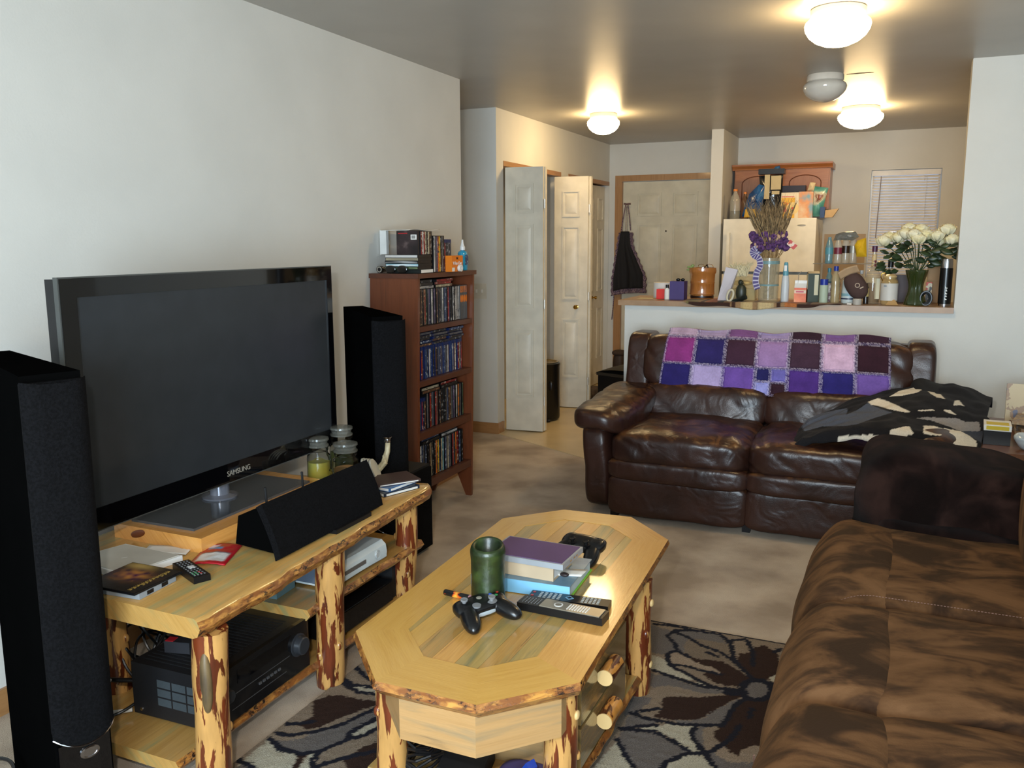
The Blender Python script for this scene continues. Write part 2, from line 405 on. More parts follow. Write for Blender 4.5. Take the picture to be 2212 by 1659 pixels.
# kitchen window
kw = thing('window_2', None, None, kind='structure')
b = B()
for x0, x1, z0, z1 in ((2.216, 2.24, 1.13, 2.097), (2.769, 2.793, 1.13, 2.097), (2.24, 2.769, 1.13, 1.155), (2.24, 2.769, 2.075, 2.097), (2.24, 2.769, 1.6, 1.62)): b.box(x0, x1, YC+.06, YC+.10, z0, z1)
b.out('window_frame', M_WHITE, kw)
b = B(); b.box(2.24, 2.769, YC+.078, YC+.082, 1.155, 2.075); b.out('pane', glassmat('window_glass', (235, 242, 245)), kw)
bl = thing('window_blind', 'white horizontal mini blind hanging in the kitchen window, half hidden by roses', 'blind', (2.505, YC+.01, 2.09))
M_SLAT = plain('blind_white', (226, 222, 216), .45)
b = B(); b.box(-.28, .28, -.02, .02, -.045, 0); b.out('headrail', M_SLAT, bl, bevel=.003)
b = B()
for i in range(36):
    z = -.060-i*.0248
    V = b.grid(lambda u, v: (-.275+.55*u, (v-.5)*.028, math.sin(v*PI)*.004), 2, 5)
    b.tr(V, Matrix.Translation((0, 0, z)) @ Matrix.Rotation(math.radians(56), 4, 'X'))
b.out('slats', M_SLAT, bl)
b = B(); b.tube([(-.205, -.022, -.05), (-.212, -.022, -.30), (-.222, -.022, -.60)], .004, 8); b.out('wand', plain('clear_wand', (150, 140, 140), .25), bl)
b = B(); b.tube([(.17, -.018, -.05), (.168, -.018, -.45)], .0018, 6); b.tube([(.16, -.018, -.05), (.15, -.018, -.10), (.14, -.018, -.04)], .0018, 6); b.out('cord', M_SLAT, bl)
b = B(); b.box(-.275, .275, -.012, .012, -.958, -.945); b.out('bottom_rail', M_SLAT, bl)
# thin tan panel, darker than the back wall, + kitchen counter behind
bx('trim_2', blotch('wall_panel_tan', [(.3, (168, 142, 106)), (.7, (178, 152, 115))], 6, rough=.5), 1.84, 2.20, YC-.006, YC-.0005, .93, 1.53, kind='structure')
cb = thing('kitchen_counter', 'kitchen counter against the back wall below the blind, beside the fridge', 'counter', (0, 0, 0))
b = B(); b.box(1.90, 4.55, 8.12, 8.70, .88, .92); b.out('worktop', plain('worktop_tan', (176, 150, 118), .4), cb, bevel=.004)
b = B(); b.box(1.90, 4.55, 8.16, 8.70, .005, .88); b.out('cabinet_body', wood('oak_cab2', (176, 112, 62), (160, 98, 52), (112, 62, 30), .4), cb, grain=(0, 0, 1))

# ---- ceiling lamps
M_DOME_ON = emit('lamp_dome_lit', WARM, 64); M_DOME_OFF = plain('lamp_dome_opal', (205, 203, 196), .12, coat=.4)
def ceiling_lamp(loc, r, lit, label, s=1.):
    t_ = thing('ceiling_lamp', label, 'ceiling lamp', loc, group='round dome ceiling lamps')
    b = B(); b.lathe([(0, 0), (r*.80, 0), (r*.84, -.006), (r*.84, -.036), (r*.80, -.040), (0, -.040)], 40)
    b.out('canopy', plain('lamp_canopy', (212, 208, 200), .3), t_, ang=50)
    b = B(); b.lathe([(r*.80, -.040), (r*.86, -.043), (r*.97, -.056), (r, -.070), (r*.97, -.088), (r*.86, -.112), (r*.66, -.134), (r*.4, -.149), (r*.15, -.156), (0, -.157)], 40)
    b.out('dome', M_DOME_ON if lit else M_DOME_OFF, t_)
    return t_
ceiling_lamp((2.20, 4.12, H), .135, True, 'lit dome ceiling lamp nearest the camera, cut by the top of the photo')
ceiling_lamp((.345, 6.62, H), .125, True, 'lit dome ceiling lamp over the entry hall in front of the closets')
ceiling_lamp((2.17, 7.12, H), .16, True, 'lit dome ceiling lamp farthest back over the kitchen')
ceiling_lamp((2.03, 5.68, H), .125, False, 'unlit white dome ceiling lamp above the bar')

# ---- wall plates
sw = thing('wall_thermostat', 'white wall box with a round dial above the bookcase on the left wall', 'thermostat', (0, 3.985, 1.468))
b = B(); b.box(0, .006, -.045, .045, -.065, .065); b.out('back_plate', plain('plate_cream', (205, 200, 186), .4), sw, bevel=.003)
b = B(); b.box(.006, .045, -.055, -.032, -.062, .062); b.out('side_cover', M_WHITE, sw, bevel=.004)
b = B(); b.lathe([(0, 0), (.018, 0), (.016, .014), (0, .016)], 20); b.out('dial', M_WHITE, sw, loc=(.006, .005, 0), rot=(0, PI/2, 0))
sp = thing('switch_plate', 'white double light switch plate on the hall end wall right of the bookcase', 'light switch', (-.41, YB, 1.10))
b = B(); b.box(-.058, .058, -.006, 0, -.058, .058); b.out('plate', MC[('plate_cream',)], sp, bevel=.003)
for x in (-.023, .023):
    b = B(); b.box(x-.005, x+.005, -.016, -.006, -.012, .012); b.out('toggle', M_WHITE, sp, bevel=.001)
# ------------------------------------------------------------------ rug (pattern traced on the floor plane)
TAUPE, CREAM, GREY, DBR, NAVY, LTAU = [np.array(lin(c)[:3]) for c in ((142, 126, 108), (186, 180, 160), (112, 106, 102), (52, 34, 27), (26, 28, 40), (160, 142, 122))]
def LC(pts): return [tuple(P(500+x*.14919, 1430+y*.14919, z=.012)[:2]) for x, y in pts]
def RC(pts): return [tuple(P(1300+x*.1983, 1330+y*.1983, z=.012)[:2]) for x, y in pts]
RUG = [
 (CREAM, LC([(-200, 1750), (400, 1230), (545, 1120), (620, 1200), (720, 1270), (850, 1310), (980, 1335), (850, 1560), (800, 1700)])),
 (GREY, LC([(-300, 1800), (20, 1560), (150, 1450), (340, 1540), (500, 1620), (500, 1800)])),
 (GREY, LC([(560, 1105), (650, 1040), (850, 1060), (1200, 1010), (1560, 920), (1850, 780), (2120, 660), (2300, 600), (2300, 900), (2130, 950), (1950, 1060), (1700, 1110), (1500, 1200), (1250, 1300), (1000, 1330), (720, 1260)])),
 (TAUPE, LC([(570, 1090), (650, 1040), (850, 1060), (1150, 1030), (1000, 1110), (860, 1140), (650, 1130)])),
 (CREAM, LC([(1690, 1130), (1740, 1010), (2130, 830), (2300, 760), (2300, 850), (2130, 930), (1950, 1040)])),
 (DBR, LC([(1170, 640), (1200, 560), (1400, 490), (1600, 480), (1900, 550), (2120, 560), (2300, 540), (2300, 600), (2120, 620), (1850, 710), (1600, 800), (1350, 910), (1180, 970), (1050, 960), (950, 910), (820, 890), (1000, 870), (1190, 790)])),
 (DBR, LC([(2300, 1060), (2130, 1140), (1850, 1260), (1620, 1400), (1620, 1460), (1700, 1600), (2000, 1900), (2300, 1900)])),
 (DBR, LC([(850, 1560), (990, 1335), (1100, 1335), (950, 1560)])),
 (CREAM, LC([(960, 1560), (1110, 1340), (1200, 1330), (1160, 1480), (1160, 1560)])),
 (CREAM, LC([(1620, 260), (1780, 330), (1990, 350), (2100, 360), (2100, 440), (1850, 420), (1700, 340)])),
 (GREY, RC([(300, 60), (580, 110), (740, 160), (720, 240), (800, 310), (820, 380), (720, 430), (580, 410), (300, 330)])),
 (CREAM, RC([(300, 330), (580, 440), (720, 480), (760, 560), (900, 620), (1020, 690), (960, 700), (720, 640), (580, 600), (300, 560)])),
 (TAUPE*.8, RC([(710, 220), (800, 160), (960, 160), (1280, 210), (1380, 300), (1440, 440), (1500, 560), (1640, 660), (1440, 560), (1300, 500), (1100, 480), (950, 460), (820, 370), (800, 310)])),
 (GREY, RC([(710, 220), (800, 160), (960, 160), (1280, 210), (1350, 300), (1150, 270), (960, 240), (900, 300), (900, 420), (820, 370), (800, 310)])),
 (DBR, RC([(950, 455), (1100, 475), (1300, 500), (1450, 570), (1560, 640), (1640, 700), (1540, 770), (1400, 770), (1250, 740), (1150, 680), (1100, 620), (1230, 630), (1320, 650), (1200, 580), (1050, 530)])),
 (LTAU, RC([(730, 400), (870, 410), (1000, 500), (1220, 570), (1320, 640), (1160, 610), (990, 570), (800, 530), (730, 480)])),
 (TAUPE, RC([(780, 560), (1100, 620), (1160, 690), (1260, 750), (1500, 775), (1500, 800), (1300, 790), (1150, 740), (1020, 680)])),
 (CREAM, RC([(980, 730), (1100, 725), (1190, 770), (1080, 770)])),
 (GREY, RC([(300, 560), (580, 640), (720, 660), (900, 730), (1100, 790), (1400, 820), (1380, 845), (1100, 850), (900, 790), (700, 760), (580, 780), (300, 720)])),
 (GREY, RC([(250, 900), (400, 880), (560, 900), (500, 960), (430, 1010), (250, 1100)])),
 (GREY, RC([(300, 1060), (420, 1090), (620, 1160), (450, 1200), (230, 1215)])),
 (CREAM, RC([(360, 1240), (560, 1200), (750, 1180), (980, 1205), (970, 1290), (1000, 1350), (1080, 1480), (990, 1490), (800, 1350), (650, 1270), (500, 1230)])),
 (GREY, RC([(170, 1330), (240, 1240), (500, 1260), (700, 1330), (900, 1450), (960, 1500), (760, 1550), (640, 1659), (600, 1800), (400, 1800), (340, 1659), (250, 1500)])),
 (CREAM, RC([(-300, 1900), (160, 1370), (240, 1500), (330, 1659), (420, 1900)])),
 (CREAM, RC([(620, 1900), (660, 1659), (760, 1580), (900, 1530), (1090, 1520), (1200, 1640), (1300, 1900)])),
 (DBR, RC([(560, 1110), (650, 1020), (640, 930), (700, 880), (850, 880), (1100, 890), (1350, 860), (1510, 850), (1500, 890), (1350, 960), (1200, 1050), (1080, 1120), (950, 1140), (760, 1130)])),
 (GREY*1.05, RC([(750, 1130), (950, 1145), (1080, 1125), (1220, 1040), (1400, 940), (1530, 895), (1440, 1010), (1380, 1110), (1300, 1190), (900, 1180)])),
 (TAUPE, RC([(1010, 1230), (1100, 1195), (1310, 1195), (1240, 1300), (1290, 1380), (1160, 1480), (1080, 1430), (1000, 1310)])),
 (GREY, RC([(1010, 1230), (1110, 1195), (1100, 1300), (1120, 1460), (1080, 1430), (1000, 1310)])),
 (LTAU*.9, RC([(1160, 1540), (1190, 1460), (1330, 1390), (1480, 1460), (1850, 1390), (2100, 1400), (2100, 1900), (1400, 1900), (1230, 1659)])),
 (GREY, RC([(1160, 1540), (1200, 1465), (1250, 1520), (1400, 1600), (1600, 1600), (1750, 1560), (1750, 1900), (1400, 1900), (1230, 1659)])),
 (DBR, RC([(1540, 900), (1700, 905), (2150, 890), (2200, 1400), (1850, 1400), (1700, 1410), (1550, 1440), (1480, 1520), (1420, 1500), (1340, 1420), (1290, 1380), (1230, 1330), (1220, 1270), (1320, 1190), (1400, 1080), (1450, 980)])),
 (DBR, RC([(1470, 450), (1500, 410), (1610, 400), (1660, 350), (1780, 320), (1850, 370), (1920, 430), (1950, 560), (1880, 690), (1740, 710), (1640, 690), (1540, 590)])),
 (CREAM, RC([(1825, 680), (1900, 640), (2150, 600), (2150, 700), (1840, 715)])),
]
th = np.linspace(0, 2*PI, 26)
RUG.append((GREY*1.05, RC([(1680+150*math.cos(a), 810+92*math.sin(a)) for a in th])))
LINES = [(.010, LC(q)) for q in ([(650, 1030), (850, 1060), (1200, 1010), (1560, 920), (1850, 780), (2120, 660), (2300, 600)], [(550, 1105), (720, 1265), (1000, 1330), (1250, 1300), (1500, 1200), (1700, 1110), (1950, 1050), (2130, 945), (2300, 860)],
 [(820, 895), (1000, 890), (1180, 860)], [(1680, 1110), (1740, 1000), (1900, 920), (2130, 800), (2300, 730)], [(2130, 1280), (1620, 1390), (1250, 1510)], [(1180, 1560), (1170, 1450), (1240, 1330)], [(100, 1420), (160, 1450), (330, 1535)],
 [(1590, 235), (1760, 330), (2000, 355), (2150, 370)], [(1540, 280), (1850, 440), (2010, 455), (2150, 470)], [(1800, 70), (1900, 170), (2000, 250)])]
LINES += [(.009, RC(q)) for q in ([(960, 160), (800, 160), (710, 220), (800, 310), (820, 380), (950, 450)], [(820, 380), (720, 410), (720, 490), (770, 560), (900, 620), (1050, 700), (1200, 770), (1350, 795), (1520, 812)],
 [(800, 180), (950, 240), (1100, 330), (1300, 400), (1450, 500), (1560, 600)], [(1150, 400), (1260, 440)], [(770, 535), (900, 545), (1100, 600), (1300, 640)], [(300, 540), (580, 600), (720, 650), (900, 710), (1100, 770), (1350, 805)],
 [(330, 1060), (450, 1030), (620, 1015)], [(330, 1060), (450, 1110), (650, 1150), (850, 1185), (1320, 1195)], [(200, 1230), (400, 1205), (600, 1190)], [(200, 1230), (560, 1260), (750, 1350), (980, 1490)],
 [(160, 1340), (250, 1500), (350, 1659), (430, 1800)], [(620, 1750), (700, 1600), (900, 1505), (1100, 1500)], [(1030, 1195), (975, 1280), (1000, 1345), (1110, 1490), (1160, 1560), (1260, 1690)], [(1500, 1200), (1400, 1350), (1150, 1500)],
 [(1640, 1020), (1600, 1110)], [(1300, 210), (1400, 300), (1430, 440), (1490, 540), (1660, 700)], [(1580, 270), (1650, 400), (1640, 540)], [(1400, 290), (1430, 265), (1560, 260)], [(1560, 900), (1450, 980), (1380, 1100), (1310, 1195)], [(580, 90), (780, 110), (1000, 160), (1280, 200)], [(1880, 400), (1950, 360)], [(1660, 700), (1900, 740)])]
LINES += [(.022, RC([(1390, 832), (1520, 828)])), (.014, RC([(1690+170*math.cos(a), 810+108*math.sin(a)) for a in th]))]
def inpoly(x, y, pg):
    r = np.zeros(x.shape, bool); n = len(pg)
    for i in range(n):
        x0, y0 = pg[i]; x1, y1 = pg[(i+1) % n]
        c = ((y0 > y) != (y1 > y)) & (x < (x1-x0)*(y-y0)/(y1-y0+1e-12)+x0); r ^= c
    return r
def segd(x, y, pg):
    d = np.full(x.shape, 9.)
    for (x0, y0), (x1, y1) in zip(pg, pg[1:]):
        dx, dy = x1-x0, y1-y0; t = np.clip(((x-x0)*dx+(y-y0)*dy)/(dx*dx+dy*dy+1e-12), 0, 1)
        d = np.minimum(d, np.hypot(x-x0-t*dx, y-y0-t*dy))
    return d
def rugcol(co):
    rs = np.random.RandomState(3); x = co[:, 0]+rs.normal(0, .0022, len(co)); y = co[:, 1]+rs.normal(0, .0022, len(co))
    c = np.tile(TAUPE, (len(co), 1)).astype(np.float32)
    for cc, pg in RUG: c[inpoly(x, y, pg)] = cc
    for w_, pg in LINES: c[segd(x, y, pg) < w_] = NAVY
    c[(co[:, 1] > 3.118)] = NAVY
    return c
b = B(); rx0, rx1, ry0, ry1 = .866, 2.56, .95, 3.126
nx, ny = 300, 385
b.grid(lambda u, v: (rx0+(rx1-rx0)*u, ry0+(ry1-ry0)*v, .012+.0015*nz((u*90, v*110, 0))), nx, ny)
b.box(rx0, rx1, ry0, ry1, .001, .010)
M_RUG = attrmat('rug_pile', rough=.95, sheen=0, fuzz=260, fs=.4, bs=(340, 1.))
b.out('patterned_rug', M_RUG, label='taupe, cream and dark brown rug with large outlined flowers under the coffee table', cat='rug', col=rugcol)

# ------------------------------------------------------------------ wood furniture
M_PINE = wood('pine_top', (194, 150, 84), (176, 132, 68), (92, 76, 50), .22, blue=(150, 140, 92), coat=.5)
M_PINE2 = wood('pine_pale', (216, 170, 88), (206, 158, 76), (178, 124, 56), .24, coat=.5)
M_PINE3 = wood('pine_blue', (186, 156, 92), (166, 142, 84), (104, 92, 58), .22, blue=(128, 124, 88), coat=.5)
M_PINE4 = wood('pine_honey', (220, 168, 92), (206, 150, 74), (140, 84, 36), .22, coat=.5)
M_BARK = bark_edge('bark_edge', (196, 140, 66), (128, 76, 34), (38, 24, 16))
M_LOG = log_mat('peeled_log', (200, 150, 86), (112, 50, 24), .505, sc=(38, 38, 6.5))
M_ENDG = plain('log_end', (214, 180, 122), .5)
def log(par, p0, p1, r, name='leg', seed=0, knots=2):
    """peeled log between two points, slightly uneven, local origin at p0"""
    b = B(); p0, p1 = Vector(p0), Vector(p1); d = p1-p0; n = 16; pts = []; rs = []
    for i in range(n+1):
        t = i/n; wob = Vector((nz((seed, t*2.1, 0)), nz((seed+9, t*2.1, 3)), 0))*.006
        if abs(d.z) < d.length*.5: wob = Vector((0, 0, wob.x))
        pts.append(d*t+wob); rs.append(r*(1+.07*nz((seed+5, t*3, 1))))
    rs[0] *= .96; b.tube(pts, rs, 22)
    for k in range(knots):
        t = .25+.5*((seed*.37+k*.43) % 1); a = seed*1.7+k*2.4; q = d*t+Vector((math.cos(a), math.sin(a), 0))*r*.94
        b.blob(q, (.011, .011, .015), 2.2, 4)
    return b.out(name, M_LOG, par, loc=p0, ang=50)

# coffee table : origin under its middle
CT = thing('coffee_table', 'octagonal pine log coffee table standing on the flowered rug', 'coffee table', (1.54, 2.34, .012))
def ct(p, z): q = P(p[0], p[1], z=z); return (q[0]-1.54, q[1]-2.34)
ZT = .44
OUT = [ct(p, ZT) for p in ((762, 1365), (805, 1475), (1027, 1528), (1255, 1478), (1447, 1165), (1366, 1115), (1219, 1099), (1085, 1118))]
INN = [ct(p, ZT) for p in ((882, 1358), (915, 1417), (1032, 1445), (1160, 1418), (1366, 1165), (1315, 1135), (1220, 1122), (1135, 1136))]
zt, zb = ZT-.012, ZT-.052
for i in range(8):
    j = (i+1) % 8; a, c, d, e = OUT[i], OUT[j], INN[j], INN[i]
    cen = Vector((0, 0)); b = B(); ms = [M_PINE2 if i in (0, 1, 2, 7, 6, 5) else M_PINE4, M_BARK]
    def ins(p, k): return (p[0]*(1-k), p[1]*(1-k))
    V0 = [b.v((p[0], p[1], zb)) for p in (ins(a, .03), ins(c, .03), d, e)]; V1 = [b.v((p[0], p[1], zt)) for p in (ins(a, .012), ins(c, .012), d, e)]
    # live edge belly
    n = 14; E0, E1, E2 = [], [], []
    for k in range(n+1):
        t = k/n; px_, py_ = a[0]+(c[0]-a[0])*t, a[1]+(c[1]-a[1])*t; s_ = 1+.006*nz((px_*9, py_*9, 1)) if 0 < k < n else 1
        E0.append(b.v((px_*.965, py_*.965, zb))); E1.append(b.v((px_*s_, py_*s_, (zt+zb)/2+.004))); E2.append(b.v((px_*(.986 if 0 < k < n else .986), py_*.986, zt)))
    for v in V0[:2]+V1[:2]: b.bm.verts.remove(v)
    b.mi = 0; b._f(E2+[V1[2], V1[3]]); b._f((E0+[V0[2], V0[3]])[::-1])
    b._f([V0[3], V1[3], E2[0], E1[0], E0[0]]); b._f([V0[2], V1[2], E2[-1], E1[-1], E0[-1]]); b._f([V0[2], V0[3], V1[3], V1[2]])
    b.mi = 1
    for k in range(n):
        b._f([E0[k], E0[k+1], E1[k+1], E1[k]]); b._f([E1[k], E1[k+1], E2[k+1], E2[k]])
    b.out('frame_board', ms, CT, grain=(c[0]-a[0], c[1]-a[1], 0), ang=30)
# infill planks along y
def clipx(pg, x0, x1):
    def cl(pts, f, s):
        o = []
        for i in range(len(pts)):
            p, q = pts[i], pts[(i+1) % len(pts)]; a_, b_ = s*(p[0]-f) >= 0, s*(q[0]-f) >= 0
            if a_: o.append(p)
            if a_ != b_: t = (f-p[0])/(q[0]-p[0]); o.append((f, p[1]+t*(q[1]-p[1])))
        return o
    return cl(cl(pg, x0, 1), x1, -1)
xs = [min(p[0] for p in INN)-.001, -.17, -.105, -.045, .02, .085, .14, max(p[0] for p in INN)+.001]
for k, (x0, x1) in enumerate(zip(xs, xs[1:])):
    pg = clipx(INN, x0+.0004, x1-.0004)
    if len(pg) < 3: continue
    b = B(); b.prism(pg, zt-.02, zt-.0015)
    b.out('top_plank', [M_PINE3, M_PINE2, M_PINE, M_PINE4, M_PINE3, M_PINE, M_PINE3][k], CT, grain=(-.035, 1, 0), ang=30)
for k, (x, y) in enumerate(((-.18, -.54), (.268, -.48), (.262, .245), (-.27, .42))):
    log(CT, (x, y, 0), (x, y, zb), .043, seed=k*3+1)
# aprons at the near end and the cabinet box with drawers under the top
b = B()
AP = [ct(p, .385) for p in ((862, 1522), (1027, 1562), (1213, 1518))]
AP = [(AP[0][0]-.15, AP[0][1]+.16)]+AP+[(AP[2][0]-.0, AP[2][1]+.10)]
for (ax, ay), (cx_, cy_) in zip(AP, AP[1:]):
    n_ = Vector((cy_-ay, -(cx_-ax), 0)).normalized()*-.02
    b.hexa([(ax, ay, .285), (cx_, cy_, .285), (cx_+n_.x, cy_+n_.y, .285), (ax+n_.x, ay+n_.y, .285)], [(ax, ay, zb), (cx_, cy_, zb), (cx_+n_.x, cy_+n_.y, zb), (ax+n_.x, ay+n_.y, zb)])
b.out('apron', wood('pine_apron', (180, 140, 90), (170, 130, 80), (116, 94, 66), .5, blue=(140, 120, 88), coat=.1), CT, grain=(1, 0, 0))
CX0, CX1, CY0, CY1 = -.10, .262, -.39, .05
b = B(); b.box(CX0, CX1, CY0, CY0+.018, .055, zb); b.box(CX0, CX1, CY1-.018, CY1, .055, zb); b.box(CX0, CX0+.018, CY0, CY1, .055, zb); b.box(CX0, CX1, CY0, CY1, .205, .212)
b.out('cabinet_case', MC[('pine_apron',)], CT, grain=(1, 0, 0))
M_DARKW = wood('drawer_wood', (150, 118, 70), (128, 100, 58), (70, 52, 32), .18, blue=(104, 96, 66), coat=.6)
for k, (z0, z1) in enumerate(((.214, .335), (.092, .203))):
    b = B(); b.box(CX1, CX1+.022, CY0+.02, CY1-.02, z0, z1)
    dr = b.out('drawer', M_DARKW, CT, bevel=.003, grain=(0, 1, 0))
    b = B(); b.tube([(CX1+.042, -.235, (z0+z1)/2+.012), (CX1+.042, -.135, (z0+z1)/2+.012)], .023, 20)
    b.out('drawer_handle', log_mat('handle_bark', (206, 140, 66), (96, 44, 18), .47, sc=(30, 8, 30)) if ('handle_bark',) not in MC else MC[('handle_bark',)], dr)
    b = B(); b.tube([(CX1+.042, -.2385, (z0+z1)/2+.012), (CX1+.042, -.235, (z0+z1)/2+.012)], .0225, 20); b.out('handle_end', M_ENDG, dr)
b = B(); b.mi = 1; b.grid(lambda u, v: (.275+.012*math.sin(u*PI)+(.012*nz((v*8, 3, 0))), -.56+.77*v, .038+.035*u), 5, 30); b.mi = 0; b.box(-.25, .275, -.56, .20, .038, .073)
b.out('bottom_shelf', [M_PINE, M_BARK], CT, grain=(0, 1, 0))
b = B()
for x, y, z in ((.262+.043, .245, .31), (.262+.043, .245, .1), (.268+.043, -.48, .31)): b.blob((x, y, z), (.007, .012, .012), 2.2, 6)
b.out('dowel_plug', M_ENDG, CT)

# TV stand
TS = thing('tv_stand', 'long live-edge pine log TV stand against the left wall', 'tv stand', (.55, 2.20, 0))
def tsl(p): return (p[0]-.55, p[1]-2.20)
zt, zb = .53, .475
NF, FF, FB, NB = tsl((.956, 1.56)), tsl((.885, 2.885)), tsl((.14, 2.76)), tsl((.20, 1.57))
b = B(); n = 40
def edge(p, q, t): return (p[0]+(q[0]-p[0])*t, p[1]+(q[1]-p[1])*t)
rows = []
for k in range(n+1):
    t = k/n; f0 = edge(NF, FF, t); k0 = edge(NB, FB, t)
    w_ = .012*nz((0, t*7, 2))+.006*nz((3, t*19, 1))
    if k in (0, n): w_ = -.012
    pr_ = [(k0[0], k0[1], zb), (k0[0], k0[1], zt), (f0[0]-.012+w_, f0[1], zt), (f0[0]-.002+w_, f0[1], zt-.008), (f0[0]+.006+w_, f0[1], (zt+zb)/2), (f0[0]-.004+w_, f0[1], zb+.006), (f0[0]-.02+w_, f0[1], zb)]
    rows.append([b.v(p) for p in pr_])
for r0, r1 in zip(rows, rows[1:]):
    for i in range(7):
        b.mi = 1 if i in (3, 4, 5) else 0
        j = (i+1) % 7; b._f([r0[i], r0[j], r1[j], r1[i]])
b.mi = 0; b._f(rows[0][::-1]); b._f(rows[-1])
b.out('top_board', [M_PINE, M_BARK], TS, grain=(-.05, 1, 0), ang=40)
LEGS = [((.90, 1.625), .046), ((.84, 2.236), .047), ((.79, 2.80), .044), ((.352, 1.80), .048), ((.26, 2.66), .045)]
for k, (p, r) in enumerate(LEGS): q = tsl(p); log(TS, (q[0], q[1], 0), (q[0]+(.02 if k < 3 else 0), q[1], zb), r, seed=k*2+20, knots=3)
# scarred hollow on the nearest leg
q = tsl((.90, 1.625)); b = B(); V = b.blob((0, 0, 0), (.026, .016, .090), 2.3, 8)
b.tr(V, Matrix.Translation((q[0]+.028, q[1]-.032, .345)) @ Matrix.Rotation(-.75, 4, 'Z'))
b.out('bark_scar', blotch('scar_wood', [(.3, (74, 60, 42)), (.6, (112, 92, 60)), (.8, (90, 50, 26))], 5, (10, 10, 2), .5), TS)
def shelf(y0, y1, x0, x1, z0, z1, name):
    b = B(); rows = []; n = 26
    for k in range(n+1):
        t = k/n; y = y0+(y1-y0)*t; w_ = .008*nz((4, t*8, z0*20))
        rows.append([b.v(p) for p in ((x0, y, z0), (x0, y, z1), (x1-.008+w_, y, z1), (x1+.004+w_, y, (z0+z1)/2), (x1-.012+w_, y, z0))])
    for r0, r1 in zip(rows, rows[1:]):
        for i in range(5): b.mi = 1 if i in (2, 3) else 0; b._f([r0[i], r0[(i+1) % 5], r1[(i+1) % 5], r1[i]])
    b.mi = 0; b._f(rows[0][::-1]); b._f(rows[-1]); return b.out(name, [M_PINE, M_BARK], TS, grain=(0, 1, 0))
shelf(1.575-2.2, 2.86-2.2, .27-.55, .825-.55, .062, .098, 'bottom_shelf')
shelf(2.13-2.2, 2.86-2.2, .25-.55, .845-.55, .268, .305, 'middle_shelf')
log(TS, (.34-.55, 2.16-2.2, .245), (.78-.55, 2.16-2.2, .245), .021, 'rail', 44, 0); log(TS, (.30-.55, 2.83-2.2, .245), (.78-.55, 2.83-2.2, .245), .02, 'rail', 47, 0)
log(TS, (.29-.55, 1.80-2.2, .43), (.27-.55, 2.64-2.2, .43), .035, 'back_rail', 51, 0)
b = B(); b.blob((.79-.55, 2.16-2.2, .245), (.012, .02, .02), 2.2, 6); b.out('rail_end', M_ENDG, TS)

# riser slab under the television
RS = thing('riser_slab', 'thick rounded pine slab lying on the stand under the television base', 'wood slab', (.425, 2.28, .53))
b = B(); b.prism([(-.185, -.345), (.185, -.35), (.175, .35), (-.19, .37)], 0, .047); b.out('board', wood('pine_orange', (222, 160, 84), (206, 140, 66), (160, 92, 40), .2, coat=.6), RS, bevel=.012, seg=4, grain=(0, 1, 0))
b = B(); V = b.blob((0, 0, 0), (.032, .003, .012), 2.2, 6); b.tr(V, Matrix.Translation((-.08, -.3475, .026)) @ Matrix.Rotation(-.3, 4, 'Y')); b.out('knot', plain('knot_brown', (110, 56, 26), .3), RS)

# ------------------------------------------------------------------ television
a = -.015; TVx, TVy, TVz, TW, TH = .436, 1.637, .655, 1.25, .718
TV = thing('television', 'large black flat television standing on the pine riser slab', 'television', (.385, 2.262, .577), (0, 0, -a+PI/2))
# local frame: x along the screen (near -> far), -y faces the room
def tv(x, z): return (x-TW/2, z+TVz-.577)
b = B(); x0, z0 = tv(0, 0); x1, z1 = tv(TW, TH); FY = -.050
b.box(x0+.002, x1-.002, FY, FY+.045, z0+.002, z1-.002); b.out('housing', plain('tv_back', (22, 22, 24), .4), TV, bevel=.006)
b = B(); bz = .052
for q in ((x0, x1, z0, z0+.066), (x0, x1, z1-bz, z1), (x0, x0+bz, z0+.066, z1-bz), (x1-bz*.62, x1, z0+.066, z1-bz)): b.box(q[0], q[1], FY-.012, FY-.0005, q[2], q[3])
b.out('bezel', M_GLOSS, TV, ang=30)
b = B(); b.box(x0+bz, x1-bz*.62, FY-.008, FY-.0006, z0+.066, z1-bz); b.out('screen', plain('tv_screen', (46, 49, 52), .22, spec=.35), TV)
b = B(); e_ = .004
for q in ((x0-e_, x1+e_, z0-e_, z0), (x0-e_, x1+e_, z1, z1+e_), (x0-e_, x0, z0, z1), (x1, x1+e_, z0, z1)): b.box(q[0], q[1], FY-.010, FY+.006, q[2], q[3])
b.out('clear_edge', plain('edge_acrylic', (74, 76, 74), .3, spec=.4), TV)
text('SAMSUNG', .026, M_SILVER, TV, ((x0+x1)/2+.03, FY-.0125, z0+.030), (PI/2, 0, 0), name='maker_lettering')
b = B(); b.lathe([(0, .008), (.060, .008), (.062, .014), (.046, .016), (.034, .020), (.034, .076), (0, .076)], 30); b.out('neck', plain('clear_neck', (120, 122, 132), .08, .3, coat=.5), TV, loc=(.02, .02, 0))
b = B(); b.box(-.29, .31, -.150, .11, 0, .008); b.out('glass_base', plain('dark_glass', (70, 74, 78), .12, coat=.4), TV, bevel=.002)

